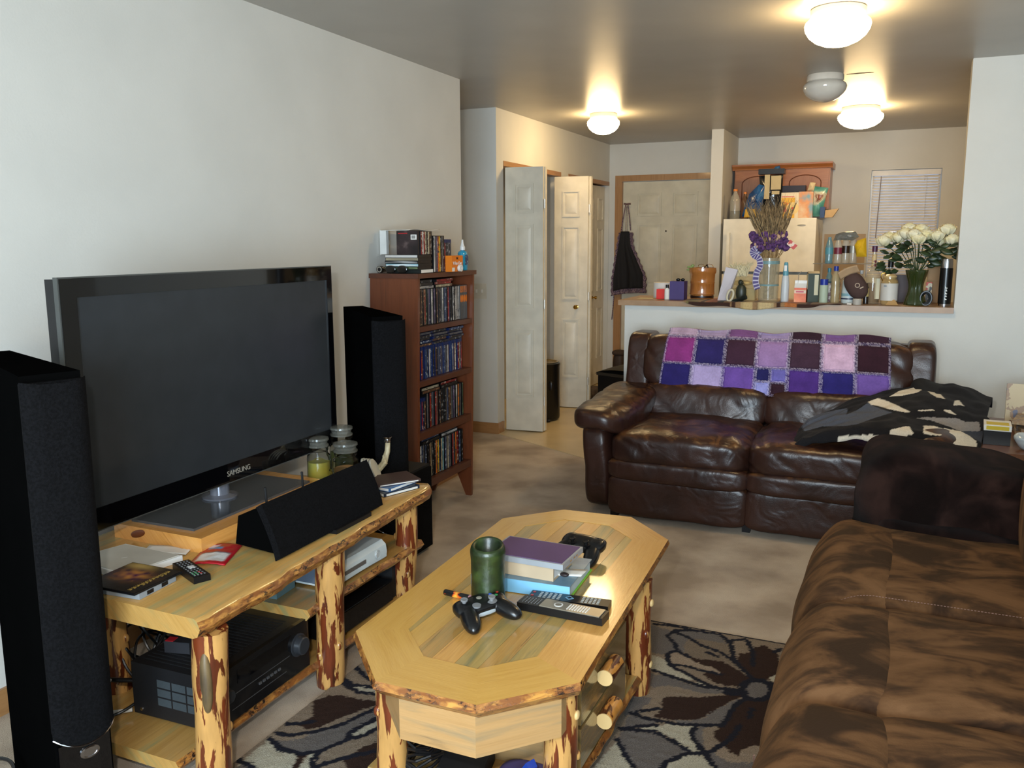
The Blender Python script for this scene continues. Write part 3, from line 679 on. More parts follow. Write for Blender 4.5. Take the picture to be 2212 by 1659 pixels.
# ------------------------------------------------------------------ loudspeakers
def tower(name_loc, aa, label):
    t_ = thing('tower_speaker', label, 'speaker', name_loc, (0, 0, -aa), group='black tower loudspeakers')
    hh, w_, d, wb = 1.185, .135, .40, .09   # local: +x front, y across
    b = B(); pts = []
    b.hexa([(0, -w_/2, .0), (0, w_/2, 0), (-d, wb/2, 0), (-d, -wb/2, 0)], [(0, -w_/2, hh-.018), (0, w_/2, hh-.018), (-d, wb/2, hh), (-d, -wb/2, hh)])
    b.out('cabinet', plain('speaker_gloss', (7, 7, 7), .5, spec=.0), t_, bevel=.012, seg=3)
    b = B(); n = 10
    def fr(u, v):
        y = (-.5+u)*(w_+.012); z = .275+(hh-.305)*v-(.03*(1-(2*u-1)**2) if v < .02 else 0)+(.0-.008*(1-(2*u-1)**2) if v > .98 else 0)
        return (.012+.022*(1-(2*u-1)**4), y, z)
    b.grid(fr, 16, 40); b.box(0, .014, -w_/2-.004, w_/2+.004, .285, hh-.035)
    b.out('grille', blotch('grille_cloth', [(.4, (13, 13, 14)), (.6, (19, 19, 21))], 160, rough=.95, bs=(500, .5), spec=.05), t_)
    b = B(); b.tube([(.014+.022*(1-(2*k/12-1)**4), (-.5+k/12)*(w_+.012), .272-.03*(1-(2*k/12-1)**2)) for k in range(13)], .0022, 6); b.out('trim_strip', M_CHROME, t_)
    b = B(); b.box(0, .008, -w_/2+.006, w_/2-.006, .0, .245); b.out('lower_baffle', M_GLOSS, t_)
    b = B(); V = b.lathe([(0, 0), (.016, 0), (.016, .002), (.012, .003), (.012, .0015), (0, .0015)], 20); b.tr(V, Matrix.Diagonal((1, 1.5, 1, 1))); b.out('badge', M_CHROME, t_, loc=(.009, .01, .205), rot=(0, PI/2, 0))
    return t_
tower((.706, 1.394, 0), .32, 'black tower loudspeaker nearest the camera at the near end of the TV stand')
tower((.595, 3.045, 0), .62, 'black tower loudspeaker between the TV stand and the bookcase')
sb = thing('subwoofer', 'black boxy subwoofer on the carpet behind the far end of the TV stand', 'speaker', (.33, 3.435, 0))
b = B(); b.box(-.17, .17, -.10, .10, .015, .42); b.out('cabinet', M_MATTE, sb, bevel=.01)
b = B(); b.box(.17, .185, -.092, .092, .02, .41); b.out('grille', MC[('grille_cloth',)], sb, bevel=.004)
b = B()
for x in (-.14, .14):
    for y in (-.075, .075): b.lathe([(0, 0), (.015, 0), (.018, .016), (0, .016)], 12, at=(x, y, 0))
b.out('foot', M_BLACK, sb)
cs = thing('centre_speaker', 'long black centre loudspeaker on the front edge of the TV stand', 'speaker', (.80, 2.255, .531), (0, 0, .02))
L_ = .29
b = B(); b.prism([(-.10, .03), (.045, .018), (.058, .03), (.012, .165), (-.085, .120)], -L_+.01, L_-.01, 'y'); b.out('cabinet', MC[('speaker_gloss',)], cs, bevel=.008, seg=3)
b = B(); n = 8; G = [(.074-.062*(k/n)**1.35, .010+.160*(k/n)) for k in range(n+1)]
b.prism(G+[(p[0]-.020, p[1]-.012) for p in G[::-1]], -L_, L_, 'y'); b.out('grille', MC[('grille_cloth',)], cs, bevel=.004, ang=40)
b = B(); b.box(-.07, .088, -.02, .19, 0, .014); b.out('base', M_BLACK, cs, bevel=.005)
sn = thing('sensor_bar', 'slim stick with two black prongs rising behind the centre loudspeaker', 'sensor', (.715, 2.25, .531))
b = B(); b.tube([(.03, -.165, .01), (.03, -.178, .185)], .004, 8); b.out('prong', M_MATTE, sn, ang=40)
b = B(); b.tube([(.03, .015, .01), (.03, .005, .190)], .004, 8); b.out('prong', M_MATTE, sn, ang=40)
b = B(); b.box(-.012, .04, -.18, .05, 0, .012); b.out('foot_bar', M_MATTE, sn, bevel=.002)
def ordn(n): return '%d%s' % (n, 'th' if 10 < n % 100 < 14 else {1: 'st', 2: 'nd', 3: 'rd'}.get(n % 10, 'th'))
# ------------------------------------------------------------------ things on and in the TV stand
rc = thing('av_receiver', 'black AV receiver on the bottom shelf of the TV stand', 'receiver', (.685, 1.92, .10), (0, 0, .02))
M_RB = plain('receiver_black', (24, 24, 26), .45)
b = B(); b.box(-.15, .135, -.218, .218, .014, .172); b.out('case', M_RB, rc, bevel=.003)
b = B(); b.box(.135, .150, -.220, .220, .012, .174); fpn = b.out('front_panel', plain('receiver_front', (18, 18, 19), .25, coat=.3), rc, bevel=.003)
b = B(); b.box(.150, .1515, -.12, .13, .115, .155); b.out('display_window', M_GLOSS, fpn)
for y, r in ((.165, .030), (-.175, .020)):
    b = B(); b.lathe([(0, 0), (r*1.25, 0), (r*1.25, .003), (r, .004), (r*.95, .022), (r*.85, .025), (0, .025)], 28); b.out('volume_knob' if y > 0 else 'selector_knob', plain('knob_grey', (44, 46, 50), .35), fpn, loc=(.150, y, .105), rot=(0, PI/2, 0))
b = B(); b.box(.1502, .1512, -.15, .12, .088, .0895); b.box(.1502, .1512, -.15, .10, .045, .0465)
for k in range(6): b.box(.1502, .154, -.03+k*.018, -.02+k*.018, .066, .073)
b.out('button_row', plain('panel_lines', (96, 96, 98), .3, .4), fpn)
b = B()
for j in range(3):
    for k in range(26):
        for zz in range(3): b.box(-.055+j*.055+k*.0019, -.055+j*.055+k*.0019+.0009, -.2186, -.2179, .055+zz*.028, .078+zz*.028)
b.out('side_vents', plain('vent_light', (70, 78, 82), .5), rc)
b = B()
for k in range(22): b.box(-.13, .10, -.19+k*.017, -.184+k*.017, .172, .1728)
b.out('top_vents', M_MATTE, rc)
b = B()
for x in (-.12, .12): V = b.lathe([(0, 0), (.006, 0), (.005, .003), (0, .003)], 12); b.tr(V, Matrix.Translation((x, -.218, .03)) @ Matrix.Rotation(PI/2, 4, 'X'))
b.out('screw', M_CHROME, rc)
b = B()
for x in (-.12, .10):
    for y in (-.18, .18): b.lathe([(0, 0), (.02, 0), (.02, .014), (0, .014)], 16, at=(x, y, 0))
b.out('foot', M_BLACK, rc)
sx = thing('switch_box', 'small dark box with a red tag lying on top of the black receiver', 'box', (.615, 1.845, .2735), (0, 0, .25))
b = B(); b.box(-.04, .04, -.06, .06, 0, .035); b.out('case', plain('dark_box', (36, 36, 40), .55), sx, bevel=.003)
b = B(); b.box(-.038, -.012, -.058, -.03, .035, .0362); b.out('tag', plain('red_tag', (190, 30, 40), .5), sx)
# cables behind the receiver
def cable(name, pts, r, mat, label, group=None, n=8):
    # smooth through points
    P_ = [Vector(p) for p in pts]; o = []
    for i in range(len(P_)-1):
        a_, b_, c_, d_ = P_[max(i-1, 0)], P_[i], P_[i+1], P_[min(i+2, len(P_)-1)]
        for k in range(6):
            t = k/6; o.append(.5*((2*b_)+(-a_+c_)*t+(2*a_-5*b_+4*c_-d_)*t*t+(-a_+3*b_-3*c_+d_)*t**3))
    o.append(P_[-1]); b = B(); q0 = o[0].copy(); b.tube([p-q0 for p in o], r, n)
    return b.out(name, mat, loc=q0, label=label, cat='cable', group=group)
M_CABW = plain('cable_white', (215, 212, 205), .4)
cable('audio_cable', [(.25, 1.60, .20), (.35, 1.62, .26), (.52, 1.64, .235)], .006, M_CABW, 'upper white cable running from the near tower speaker into the receiver', 'cables by the receiver')
cable('audio_cable', [(.27, 1.60, .155), (.37, 1.62, .12), (.47, 1.66, .115), (.53, 1.70, .118)], .006, M_CABW, 'lower white cable lying on the bottom shelf beside the receiver', 'cables by the receiver')
cable('mains_cable', [(.40, 1.56, .105), (.46, 1.60, .112), (.52, 1.66, .125), (.54, 1.72, .14)], .0045, M_BLACK, 'black cord curving over the near end of the bottom shelf', 'cables by the receiver')
cable('mains_cable', [(.30, 1.58, .17), (.38, 1.64, .21), (.48, 1.69, .205), (.53, 1.72, .20)], .007, M_BLACK, 'thick black cord with a plug beside the rear log leg of the TV stand', 'cables by the receiver')
for k in range(12):
    rs = random.Random(50+k); cx_, cy_, cz_ = .40+rs.uniform(-.06, .06), 1.98+rs.uniform(-.14, .24), .20+rs.uniform(0, .10)
    pts = []; r_ = rs.uniform(.05, .11); t0 = rs.uniform(0, 6)
    for j in range(9):
        a_ = t0+j*.85; pts.append((cx_+r_*.6*math.cos(a_), cy_+r_*math.sin(a_)*1.2, max(.106, cz_+.06*math.sin(a_*1.7+k)-.012*j)))
    cable('looped_cable', pts, .0042, M_BLACK, 'black cable looped in the tangle behind the receiver on the TV stand', 'tangled cables behind the receiver', 6)
for k in range(7):
    rs = random.Random(90+k); x0_, y0_ = .30+rs.uniform(-.05, .2), 1.03+rs.uniform(-.1, .30); pts = [(x0_+.14*math.cos(j*.8+k), y0_+.12*math.sin(j*.9+k), .008+.010*k+.02*abs(math.sin(j+k))) for j in range(8)]
    cable('looped_cable', pts, .005, plain('cable_bluegrey', (60, 66, 74), .4) if k % 2 else M_BLACK, 'dark cable coiled on the carpet left of the nearest tower speaker', 'cables left of the tower speaker', 6)
cable('tv_cable', [(.20, 1.70, .535), (.17, 1.68, .58), (.19, 1.70, .66), (.24, 1.76, .72)], .004, M_CABW, 'white cord rising behind the near lower corner of the television')

# dark device on the lower right of the stand
bd = thing('disc_player', 'black disc player on the bottom shelf behind the middle leg of the TV stand', 'disc player', (.66, 2.50, .10))
b = B(); b.box(-.14, .14, -.20, .20, .01, .09); b.out('case', plain('player_black', (15, 15, 17), .25, coat=.2), bd, bevel=.004)
b = B(); b.box(.14, .146, -.195, .195, .014, .088); b.out('front_panel', M_GLOSS, bd, bevel=.002)
b = B(); b.box(-.1, .1, -.15, .15, 0, .01); b.out('foot', M_BLACK, bd)
gp = thing('game_tower', 'black upright box under the far end of the middle shelf', 'game console', (.66, 2.765, .10))
b = B(); b.box(-.12, .12, -.03, .03, 0, .135); b.out('case', M_MATTE, gp, bevel=.006)

# white game console on the middle shelf
gc = thing('game_console', 'white game console lying on the middle shelf of the TV stand', 'game console', (.715, 2.445, .306), (0, 0, .0))
M_GCW = plain('console_white', (200, 208, 208), .38)
b = B()
def gcp(y): s_ = 1-.10*math.cos(y/.155*PI/2)**2; return [(-.12, .008), (.11*1, .006), (.128, .02), (.13, .042*1), (.126, .068), (.108, .084), (-.12, .084)]
rows = []
for k in range(13):
    y = -.155+.31*k/12; s_ = .93+.07*abs(2*k/12-1)**2
    rows.append([b.v((x if x < 0 else x*(.985+.015*abs(2*k/12-1)), y, .045+(z-.045)*s_)) for x, z in gcp(y)])
for r0, r1 in zip(rows, rows[1:]):
    for i in range(7): b._f([r0[i], r0[(i+1) % 7], r1[(i+1) % 7], r1[i]])
b._f(rows[0][::-1]); b._f(rows[-1]); b.out('case', M_GCW, gc, bevel=.006, seg=3)
b = B(); b.box(.125, .1295, -.11, .02, .040, .054); b.out('disc_tray', plain('tray_taupe', (96, 90, 84), .4), gc, bevel=.003)
b = B(); b.lathe([(0, 0), (.017, 0), (.017, .002), (.0155, .003), (.0155, .0015), (.0, .0015)], 26); b.lathe([(0, .0015), (.011, .0015), (.011, .004), (0, .004)], 26); b.out('power_button', plain('button_silver', (200, 205, 206), .2, .3), gc, loc=(.1265, .095, .046), rot=(0, PI/2, 0))
b = B(); b.box(.126, .1295, -.127, -.118, .016, .022); b.out('port', M_BLACK, gc, bevel=.001)
bx('side_grille', plain('console_side', (92, 104, 120), .5), -.11, .10, -.1565, -.1555, .014, .078, gc)
lt = thing('teal_case', 'teal flat case on the middle shelf partly hidden by the middle log leg', 'case', (.60, 2.21, .306), (0, 0, .1))
b = B(); b.box(-.08, .09, -.06, .05, 0, .03); b.out('case', plain('teal_case_plastic', (98, 124, 126), .5), lt, bevel=.004)

# ---- top of the TV stand
lp = thing('white_device', 'flat white square device with a grey lid at the near end of the TV stand', 'device', (.455, 1.76, .531), (0, 0, -.03))
b = B(); b.prism([(-.13, -.06), (.118, -.085), (.148, .10), (-.09, .10)], 0, .018); b.out('case', M_WHITE, lp, bevel=.004)
b = B(); b.prism([(-.122, -.054), (.112, -.078), (.140, .094), (-.085, .094)], .018, .0195); b.out('lid', plain('device_lid', (190, 186, 176), .5), lp)

b = B(); V = b.box(-.008, .008, -.0008, .0008, 0, .0004); b.tr(V, Matrix.Translation((.01, .01, .0196)) @ Matrix.Rotation(.9, 4, 'Z')); b.out('logo_mark', M_WHITE, lp)
bk = thing('paper_sheet', 'folded white paper slip under the near corner of the riser slab', 'paper', (.50, 1.90, .531), (0, 0, .4))
b = B(); b.grid(lambda u, v: (-.07+.14*u, -.035+.07*v, .002+.006*abs(math.sin(u*3+v))), 10, 6); o = b.out('sheet', M_PAPER, bk); md = o.modifiers.new('s', 'SOLIDIFY'); md.thickness = .0008
cb_ = thing('candy_bag', 'red candy bag with a white label lying between the slab and the centre speaker', 'snack bag', (.665, 1.93, .531), (0, 0, .42))
b = B(); b.grid(lambda u, v: (-.055+.11*v, -.085+.17*u, .004+.010*math.sin(v*PI)*(.6+.4*nz((u*6, v*5, 0)))), 22, 14)
def bagcol(co):
    c = np.tile(np.array(lin((176, 22, 36))[:3]), (len(co), 1)).astype(np.float32); x, y = co[:, 0], co[:, 1]
    m = (abs(x) < .045) & (y > -.065) & (y < .012); c[m] = lin((222, 220, 218))[:3]
    m2 = m & ((np.floor((y+.1)/.004) % 2) == 0) & (abs(x) < .04); c[m2] = lin((120, 110, 116))[:3]
    c[(y > .03) & (y < .05) & (x > -.03) & (x < .01)] = lin((60, 130, 170))[:3]; c[(y > .05) & (y < .07) & (x > -.04) & (x < -.01)] = lin((210, 200, 220))[:3]
    return c
o = b.out('bag', attrmat('bag_print', .3, 0, 60, .08, (90, .3), .5), cb_, col=bagcol); md = o.modifiers.new('s', 'SOLIDIFY'); md.thickness = .003
def remote(loc, rz, label, l_=.17, w_=.045, mat=M_BLACK, group=None, btn=None, t=.018):
    r_ = thing('remote_control', label, 'remote control', loc, (0, 0, rz), group=group)
    b = B(); b.box(-l_/2, l_/2, -w_/2, w_/2, 0, t); b.out('case', mat, r_, bevel=.005, seg=3)
    return r_
def buttons(par, mat, x0, x1, nx_, y0, y1, ny_, z, s=(.006, .004), name='button_pad'):
    b = B()
    for i in range(nx_):
        for j in range(ny_):
            x = x0+(x1-x0)*i/max(nx_-1, 1); y = y0+(y1-y0)*j/max(ny_-1, 1); b.box(x-s[0]/2, x+s[0]/2, y-s[1]/2, y+s[1]/2, z-.0006, z+.0012)
    return b.out(name, mat, par)
r1 = remote((.708, 1.785, .531), -.42, 'small black remote control near the near end of the TV stand', .155, .048)
buttons(r1, M_GREY, -.065, .06, 9, -.014, .014, 4, .018); b = B(); b.box(-.02, .0, -.004, .012, .018, .0195); b.out('bright_key', M_WHITE, r1)
buttons(r1, plain('green_key', (60, 150, 90), .4), .04, .055, 2, -.013, -.004, 2, .0186, name='green_keys'); buttons(r1, plain('red_key', (190, 50, 40), .4), .04, .055, 2, .006, .012, 1, .0186, name='red_keys')
# two disc cases at the near corner
dc = thing('disc_case', 'clear grey disc case under the dark fantasy movie case on the TV stand', 'disc case', (.625, 1.645, .531), (0, 0, .08))
b = B(); b.box(-.09, .085, -.06, .08, 0, .018); b.out('case', plain('case_clear_grey', (140, 146, 150), .2, spec=.7), dc, bevel=.002)
for y in (-.02, .035): bx('latch', M_BLACK, .0852, .0858, y-.012, y+.012, .003, .014, dc)
dv = thing('movie_case', 'dark movie case with gold lettering and fiery artwork on the near stand corner', 'disc case', (.615, 1.66, .5495), (0, 0, .02))
b = B(); b.box(-.085, .10, -.088, .085, 0, .006); b.out('case', M_BLACK, dv, bevel=.002)
def mcol(co):
    x, y = co[:, 0], co[:, 1]; c = np.zeros((len(co), 3), np.float32); 
    g = np.exp(-(((x+.01)/.055)**2+((y-.01)/.035)**2)); h2 = np.exp(-(((x+.04)/.05)**2+((y-.07)/.02)**2))
    nn = np.array([nz((p[0]*45, p[1]*45, 2)) for p in co])
    c[:, 0] = .02+.35*g*(1+nn*1.6)+.5*h2; c[:, 1] = .015+.13*g*(1+nn*2)+.34*h2; c[:, 2] = .012+.05*g+.1*h2
    return np.clip(c, .004, 1)
b = B(); b.grid(lambda u, v: (-.083+.181*u, -.086+.169*v, .0063), 50, 46); b.out('cover_art', attrmat('cover_print', .25, 0, 60, .05, (90, .02), .5), dv, col=mcol)
M_GOLD = plain('gold_print', (196, 160, 80), .4, .2)
b = B(); rs = random.Random(4)
for k in range(11):
    y = -.075+.0135*k; h_ = .010+.008*rs.random(); b.box(.062, .062+h_, y, y+.002, .0064, .0068); b.box(.062+h_*rs.random(), .0645+h_*.6, y, y+.008, .0064, .0068); b.box(.062, .062+h_*.7, y+.007, y+.009, .0064, .0068)
b.out('title_lettering', M_GOLD, dv)

# candles and clutter at the far end
def candle_jar(loc, r, h, wax, waxh, label, lid=True):
    t_ = thing('candle_jar', label, 'candle', loc, group='glass jar candles on the TV stand')
    G_ = glassmat('jar_glass', (228, 232, 232), .02) if ('jar_glass',) not in MC else MC[('jar_glass',)]
    b = B(); b.lathe([(0, 0), (r*.97, 0), (r, .006), (r, h*.68), (r*.96, h*.76), (r*.80, h*.82), (r*.80, h*.88), (r*.86, h*.9), (r*.86, h), (r*.80, h), (r*.74, h*.9), (r*.74, h*.82), (r*.93, h*.72), (r*.95, .010), (0, .010)], 32)
    b.out('glass_jar', G_, t_)
    b = B(); b.lathe([(0, .011), (r*.93, .011), (r*.93, waxh), (0, waxh-.003)], 28); b.out('wax', wax, t_)
    if lid:
        b = B(); b.lathe([(0, h), (r*.9, h), (r*.9, h+.006), (r*.78, h+.010), (r*.80, h+.020), (r*.92, h+.026), (r*.90, h+.034), (r*.5, h+.039), (0, h+.040)], 32); b.out('lid', plain('jar_lid_glass', (112, 112, 104), .12, spec=.6, coat=.2, alpha=.6), t_)
    return t_
W_Y = blotch('wax_yellow', [(.4, (216, 190, 70)), (.62, (190, 184, 90))], 14, rough=.5); W_G = plain('wax_green', (120, 130, 70), .5); W_O = plain('wax_peach', (216, 160, 100), .5)
candle_jar((.455, 2.735, .531), .046, .145, W_Y, .085, 'tall yellow jar candle, leftmost of the jars beside the television')
candle_jar((.555, 2.775, .531), .053, .125, W_O, .055, 'squat peach jar candle, frontmost of the lidded jars beside the television')
candle_jar((.475, 2.865, .531), .050, .165, W_G, .10, 'tallest jar candle with a floral label at the back of the jars')
tc = thing('glass_votive', 'small open glass with green wax in front of the jar candles', 'glass', (.60, 2.665, .531))
b = B(); b.lathe([(0, 0), (.031, 0), (.035, .07), (.037, .082), (.034, .082), (.032, .07), (.029, .008), (0, .008)], 28); b.out('glass_cup', MC[('jar_glass',)], tc)
b = B(); b.lathe([(0, .009), (.028, .009), (.031, .055), (0, .053)], 24); b.out('wax', plain('wax_olive', (112, 116, 60), .5), tc)
co_ = thing('coaster_holder', 'antler holder with a silver tip leaning beside the jar candles', 'coaster holder', (.66, 2.80, .531), (0, 0, .3))
b = B(); b.tube([(-.03, .03, .01), (.0, .045, .03), (.035, .05, .07), (.05, .05, .12), (.052, .05, .155)], [.012, .013, .013, .011, .010], 10); b.tube([(.02, .045, .05), (.045, .03, .075), (.035, .05, .10)], [.012, .010, .006], 8); b.tube([(-.03, .03, .02), (-.06, .03, .045), (-.075, .03, .06)], [.008, .006, .003], 8)
b.out('antler', blotch('antler_bone', [(.35, (150, 132, 98)), (.65, (196, 184, 150))], 10, (10, 10, 3), .5), co_)
b = B(); b.lathe([(.011, 0), (.013, .006), (.012, .014), (.019, .024), (.0, .026)], 16, at=(.052, .05, .155)); b.out('silver_tip', M_CHROME, co_)
for k in range(4):
    t_ = thing('coaster', 'white round coaster, %s from the left in the leaning coaster stack' % ordn(k+1), 'coaster', (.632+.0125*k, 2.80, .585), (0, 1.16, .35), group='stack of leaning coasters')
    b = B(); b.lathe([(0, 0), (.045, 0), (.046, .003), (.045, .008), (0, .008)], 28); b.out('disc', plain('coaster_cream', (214, 208, 190), .5), t_)
    b = B(); b.lathe([(.0462, .0), (.0466, .001), (.0462, .002)], 28); b.out('dark_rim', M_GREY, t_)
for loc, rz, m_, sz, lab in (((.775, 2.755, .531), -.35, plain('case_navy', (34, 44, 60), .3), (.065, .085, .014), 'dark disc case, lowest of three at the far end of the TV stand'),
    ((.765, 2.765, .5455), -.15, plain('case_blue', (60, 100, 150), .3), (.062, .080, .014), 'blue and white disc case, middle of three at the far end of the TV stand'),
    ((.765, 2.78, .560), -.62, plain('case_brown', (70, 52, 48), .5), (.068, .088, .010), 'brown-covered disc case on top of three at the far end of the TV stand')):
    t_ = thing('disc_case', lab, 'disc case', loc, (0, 0, rz))
    b = B(); b.box(-sz[0], sz[0], -sz[1], sz[1], 0, sz[2]); b.out('case', m_, t_, bevel=.0015)
    b = B(); b.box(-sz[0]+.002, sz[0]-.004, -sz[1]-.0006, -sz[1]-.0001, .002, sz[2]-.002); b.box(sz[0], sz[0]+.0006, -sz[1]+.01, sz[1]-.01, .002, sz[2]-.004); b.out('page_edge', M_PAPER, t_)

# ------------------------------------------------------------------ bookcase
SH = .042
def shr(co): return Vector((co.x, co.y+SH*co.z, co.z))
BK = thing('bookcase', 'narrow reddish brown bookcase full of disc cases against the left wall', 'bookcase', (0.004, 3.775, 0))
M_BKW = wood('bookcase_wood', (112, 60, 34), (98, 50, 28), (62, 32, 20), .35, coat=.3); M_BKT = wood('bookcase_edge', (86, 44, 26), (76, 38, 22), (48, 26, 18), .5)
BW = .64
for k, y in enumerate((0, BW-.02)):
    b = B(); b.prism([(0, 0), (.035, 0), (.12, .165), (.175, .165), (.25, 0), (.284, 0), (.284, 1.286), (0, 1.286)], y, y+.02, 'y'); b.out('side_panel', M_BKW, BK, shear=shr, grain=(0, 0, 1), ang=20)
b = B(); b.box(-.0, .292, -.012, BW+.012, 1.286, 1.310); b.out('top_board', M_BKT, BK, shear=shr, bevel=.004, grain=(0, 1, 0))
for z0, z1 in ((.177, .217), (.448, .487), (.728, .757), (1.012, 1.038)):
    b = B(); b.box(.006, .282, .0205, BW-.0205, z0, z1); b.out('shelf_board', M_BKT, BK, shear=shr, bevel=.003, grain=(0, 1, 0))
b = B(); b.box(.001, .006, .02, BW-.02, .18, 1.286); b.out('back_panel', M_BKT, BK, shear=shr, grain=(0, 0, 1))
# disc cases
def rowz(z): return 3.775+SH*z
CASEK = plain('case_shell_black', (18, 18, 20), .35); CASEB = plain('case_shell_blue', (20, 36, 84), .3)
PAL = {'black': ((22, 22, 26), (150, 150, 150)), 'grey': ((92, 92, 96), (30, 30, 34)), 'white': ((196, 194, 190), (60, 60, 70)), 'blue': ((46, 66, 104), (180, 190, 200)), 'red': ((140, 28, 28), (210, 190, 170)),
       'brown': ((84, 56, 40), (180, 150, 110)), 'green': ((56, 72, 48), (150, 160, 120)), 'yellow': ((206, 168, 40), (40, 36, 30)), 'orange': ((206, 110, 34), (60, 60, 60)), 'purple': ((84, 70, 104), (180, 175, 190)), 'cream': ((176, 166, 140), (80, 50, 40)), 'teal': ((110, 160, 174), (230, 230, 230))}
def spine(nm_):
    k = ('spine_'+nm_,)
    if k in MC: return MC[k]
    base, acc = PAL[nm_]; m, nt, b = newmat('spine_'+nm_)
    n0 = noi(nt, coords(nt, 'Object', (1, 40, 34)), 1.6, 3, .6); t0 = ramp(nt, n0, [(.58, (0, 0, 0, 1)), (.63, (1, 1, 1, 1))])
    n1 = noi(nt, coords(nt, 'Object', (1, 8, 14)), 1.2, 2, .5); c0 = ramp(nt, n1, [(.38, tuple(int(x*.72) for x in base)), (.58, base)])
    L(nt, mixc(nt, t0, c0, acc), b.inputs['Base Color']); b.inputs['Roughness'].default_value = .35; MC[k] = m; return m
PROTO = {}
def disc_case(kind_, colr, loc, rot, label, group, h=None):
    """case standing upright: x depth, y thickness, z height; spine looks to +x"""
    key = (kind_, colr)
    if key not in PROTO:
        d_, t_, h_ = (.136, .0142, .190) if kind_ == 'dvd' else (.136, .0128, .171)
        b = B(); b.mi = 0; b.box(-d_, 0, 0, t_-.0006, 0, h_); b.mi = 1
        z1 = h_-.004 if kind_ == 'dvd' else h_-.018
        b.box(-.001, .0006, .0008, t_-.0014, .003, z1)
        PROTO[key] = b.out('disc_case', [CASEK if kind_ == 'dvd' else CASEB, spine(colr)], loc=loc, rot=rot); o = PROTO[key]
    else:
        o = PROTO[key].copy(); COL.objects.link(o); o.location = loc; o.rotation_euler = rot
    props(o, label, 'disc case', group); return o
SHELVES = [('top shelf', 1.0385, [('dvd', c_) for c_ in 'green green brown brown brown purple purple grey white blue blue black red black grey black white grey white white'.split()], .0),
           ('second shelf', .7575, [('br', c_) for c_ in 'blue white purple brown brown blue black grey black black brown black grey blue blue grey black white blue blue white brown white black brown red'.split()], 0),
           ('third shelf', .4875, [('br', c_) for c_ in 'black brown grey brown grey red'.split()]+[('br', c_) for c_ in 'black brown grey'.split()]+[('dvd', c_) for c_ in 'blue grey red orange black brown black grey brown red purple white white grey brown green'.split()], 0),
           ('bottom shelf', .2175, [('dvd', c_) for c_ in 'black grey purple white white blue grey blue brown black black yellow cream teal cream blue black red black orange red red grey black'.split()], 0)]
for nm_, z, row, _ in SHELVES:
    y = rowz(z)+.032; yend = rowz(z)+BW-.03; rs = random.Random(nm_); i = 0
    seq = list(row)
    tot = sum((.0144 if k == 'dvd' else .0130) for k, c_ in seq)
    ext = rs.choices([c_ for k, c_ in row], k=60); kind_end = row[-1][0]
    lim = yend-(4*.0215 if nm_ == 'top shelf' else .03)
    step = (lim-y)
    n_need = int(step/(.0144 if kind_end == 'dvd' else .0130))
    while sum((.0144 if k == 'dvd' else .0130) for k, c_ in seq) < step-.016: seq.insert(rs.randrange(3, len(seq)), (seq[-1][0] if nm_ != 'third shelf' else 'dvd', ext.pop()))
    if nm_ == 'third shelf': seq.sort(key=lambda q: q[0] != 'br')
    cnt = 0
    for k, c_ in seq:
        if y+.015 > lim: break
        cnt += 1
        hgt = .190 if k == 'dvd' else .171
        disc_case(k, c_, (.262-rs.uniform(0, .012), y, z+.0006), (0, 0, 0), '%s-spined disc case, %s from the left on the %s of the bookcase' % (c_, ordn(cnt), nm_), '%s disc cases standing on the %s' % (c_, nm_))
        y += .0144 if k == 'dvd' else .0130
    if nm_ == 'top shelf':
        for q in range(4):
            t_ = thing('disc_box_set', 'grey volume with an orange oval, %s of four ending the top shelf' % ordn(q+1), 'disc case', (.262, y+.001, z+.0006), group='grey volumes with orange ovals on the top shelf')
            b = B(); b.box(-.136, 0, 0, .020, 0, .19); b.out('case', plain('volume_grey', (74, 76, 78), .4), t_, bevel=.001)
            b = B(); b.lathe([(0, 0), (.009, 0), (.009, .0006), (0, .0006)], 16, sx=2.3, sy=1); b.out('orange_oval', plain('oval_orange', (224, 120, 30), .5), t_, loc=(0, .010, .115), rot=(0, PI/2, 0))
            b = B(); b.box(0, .0005, .002, .018, .15, .185); b.out('title_block', spine('orange'), t_)
            y += .0212
    hz = z+(.190 if nm_ in ('top shelf', 'bottom shelf', 'third shelf') else .171)
    lays = {'top shelf': 3, 'second shelf': 5, 'third shelf': 2, 'bottom shelf': 2}[nm_]
    cols_ = {'top shelf': (['white', 'black', 'black'], ['cream', 'red', 'red']), 'second shelf': (['brown', 'blue', 'black', 'black', 'grey'], ['black', 'brown', 'black', 'grey', 'black'], ['black', 'black', 'grey', 'black', 'blue']),
             'third shelf': (['brown', 'cream'], ['black', 'red']), 'bottom shelf': (['black', 'blue'], ['white', 'grey'])}[nm_]
    for gi, cc_ in enumerate(cols_):
        L3 = .178; gap = .184 if nm_ == 'second shelf' else .22; y0 = rowz(hz)+.035+gi*gap+(.07 if nm_ in ('third shelf', 'bottom shelf') else 0)
        for li, c_ in enumerate(cc_[:lays]):
            # lying flat : height axis along y
            disc_case('dvd' if nm_ != 'second shelf' else 'br', c_, (.255-.006*((li*7+gi) % 3), y0+.19 if nm_ != 'second shelf' else y0+.172, hz+.0014+li*.0146), (PI/2, 0, 0), '%s disc case in the %s flat pile of the %s, %s from bottom' % (c_, ('left', 'middle', 'right')[gi if len(cols_) == 3 else gi*2], nm_, ordn(li+1)), '%s disc cases lying flat, %s' % (c_, nm_))

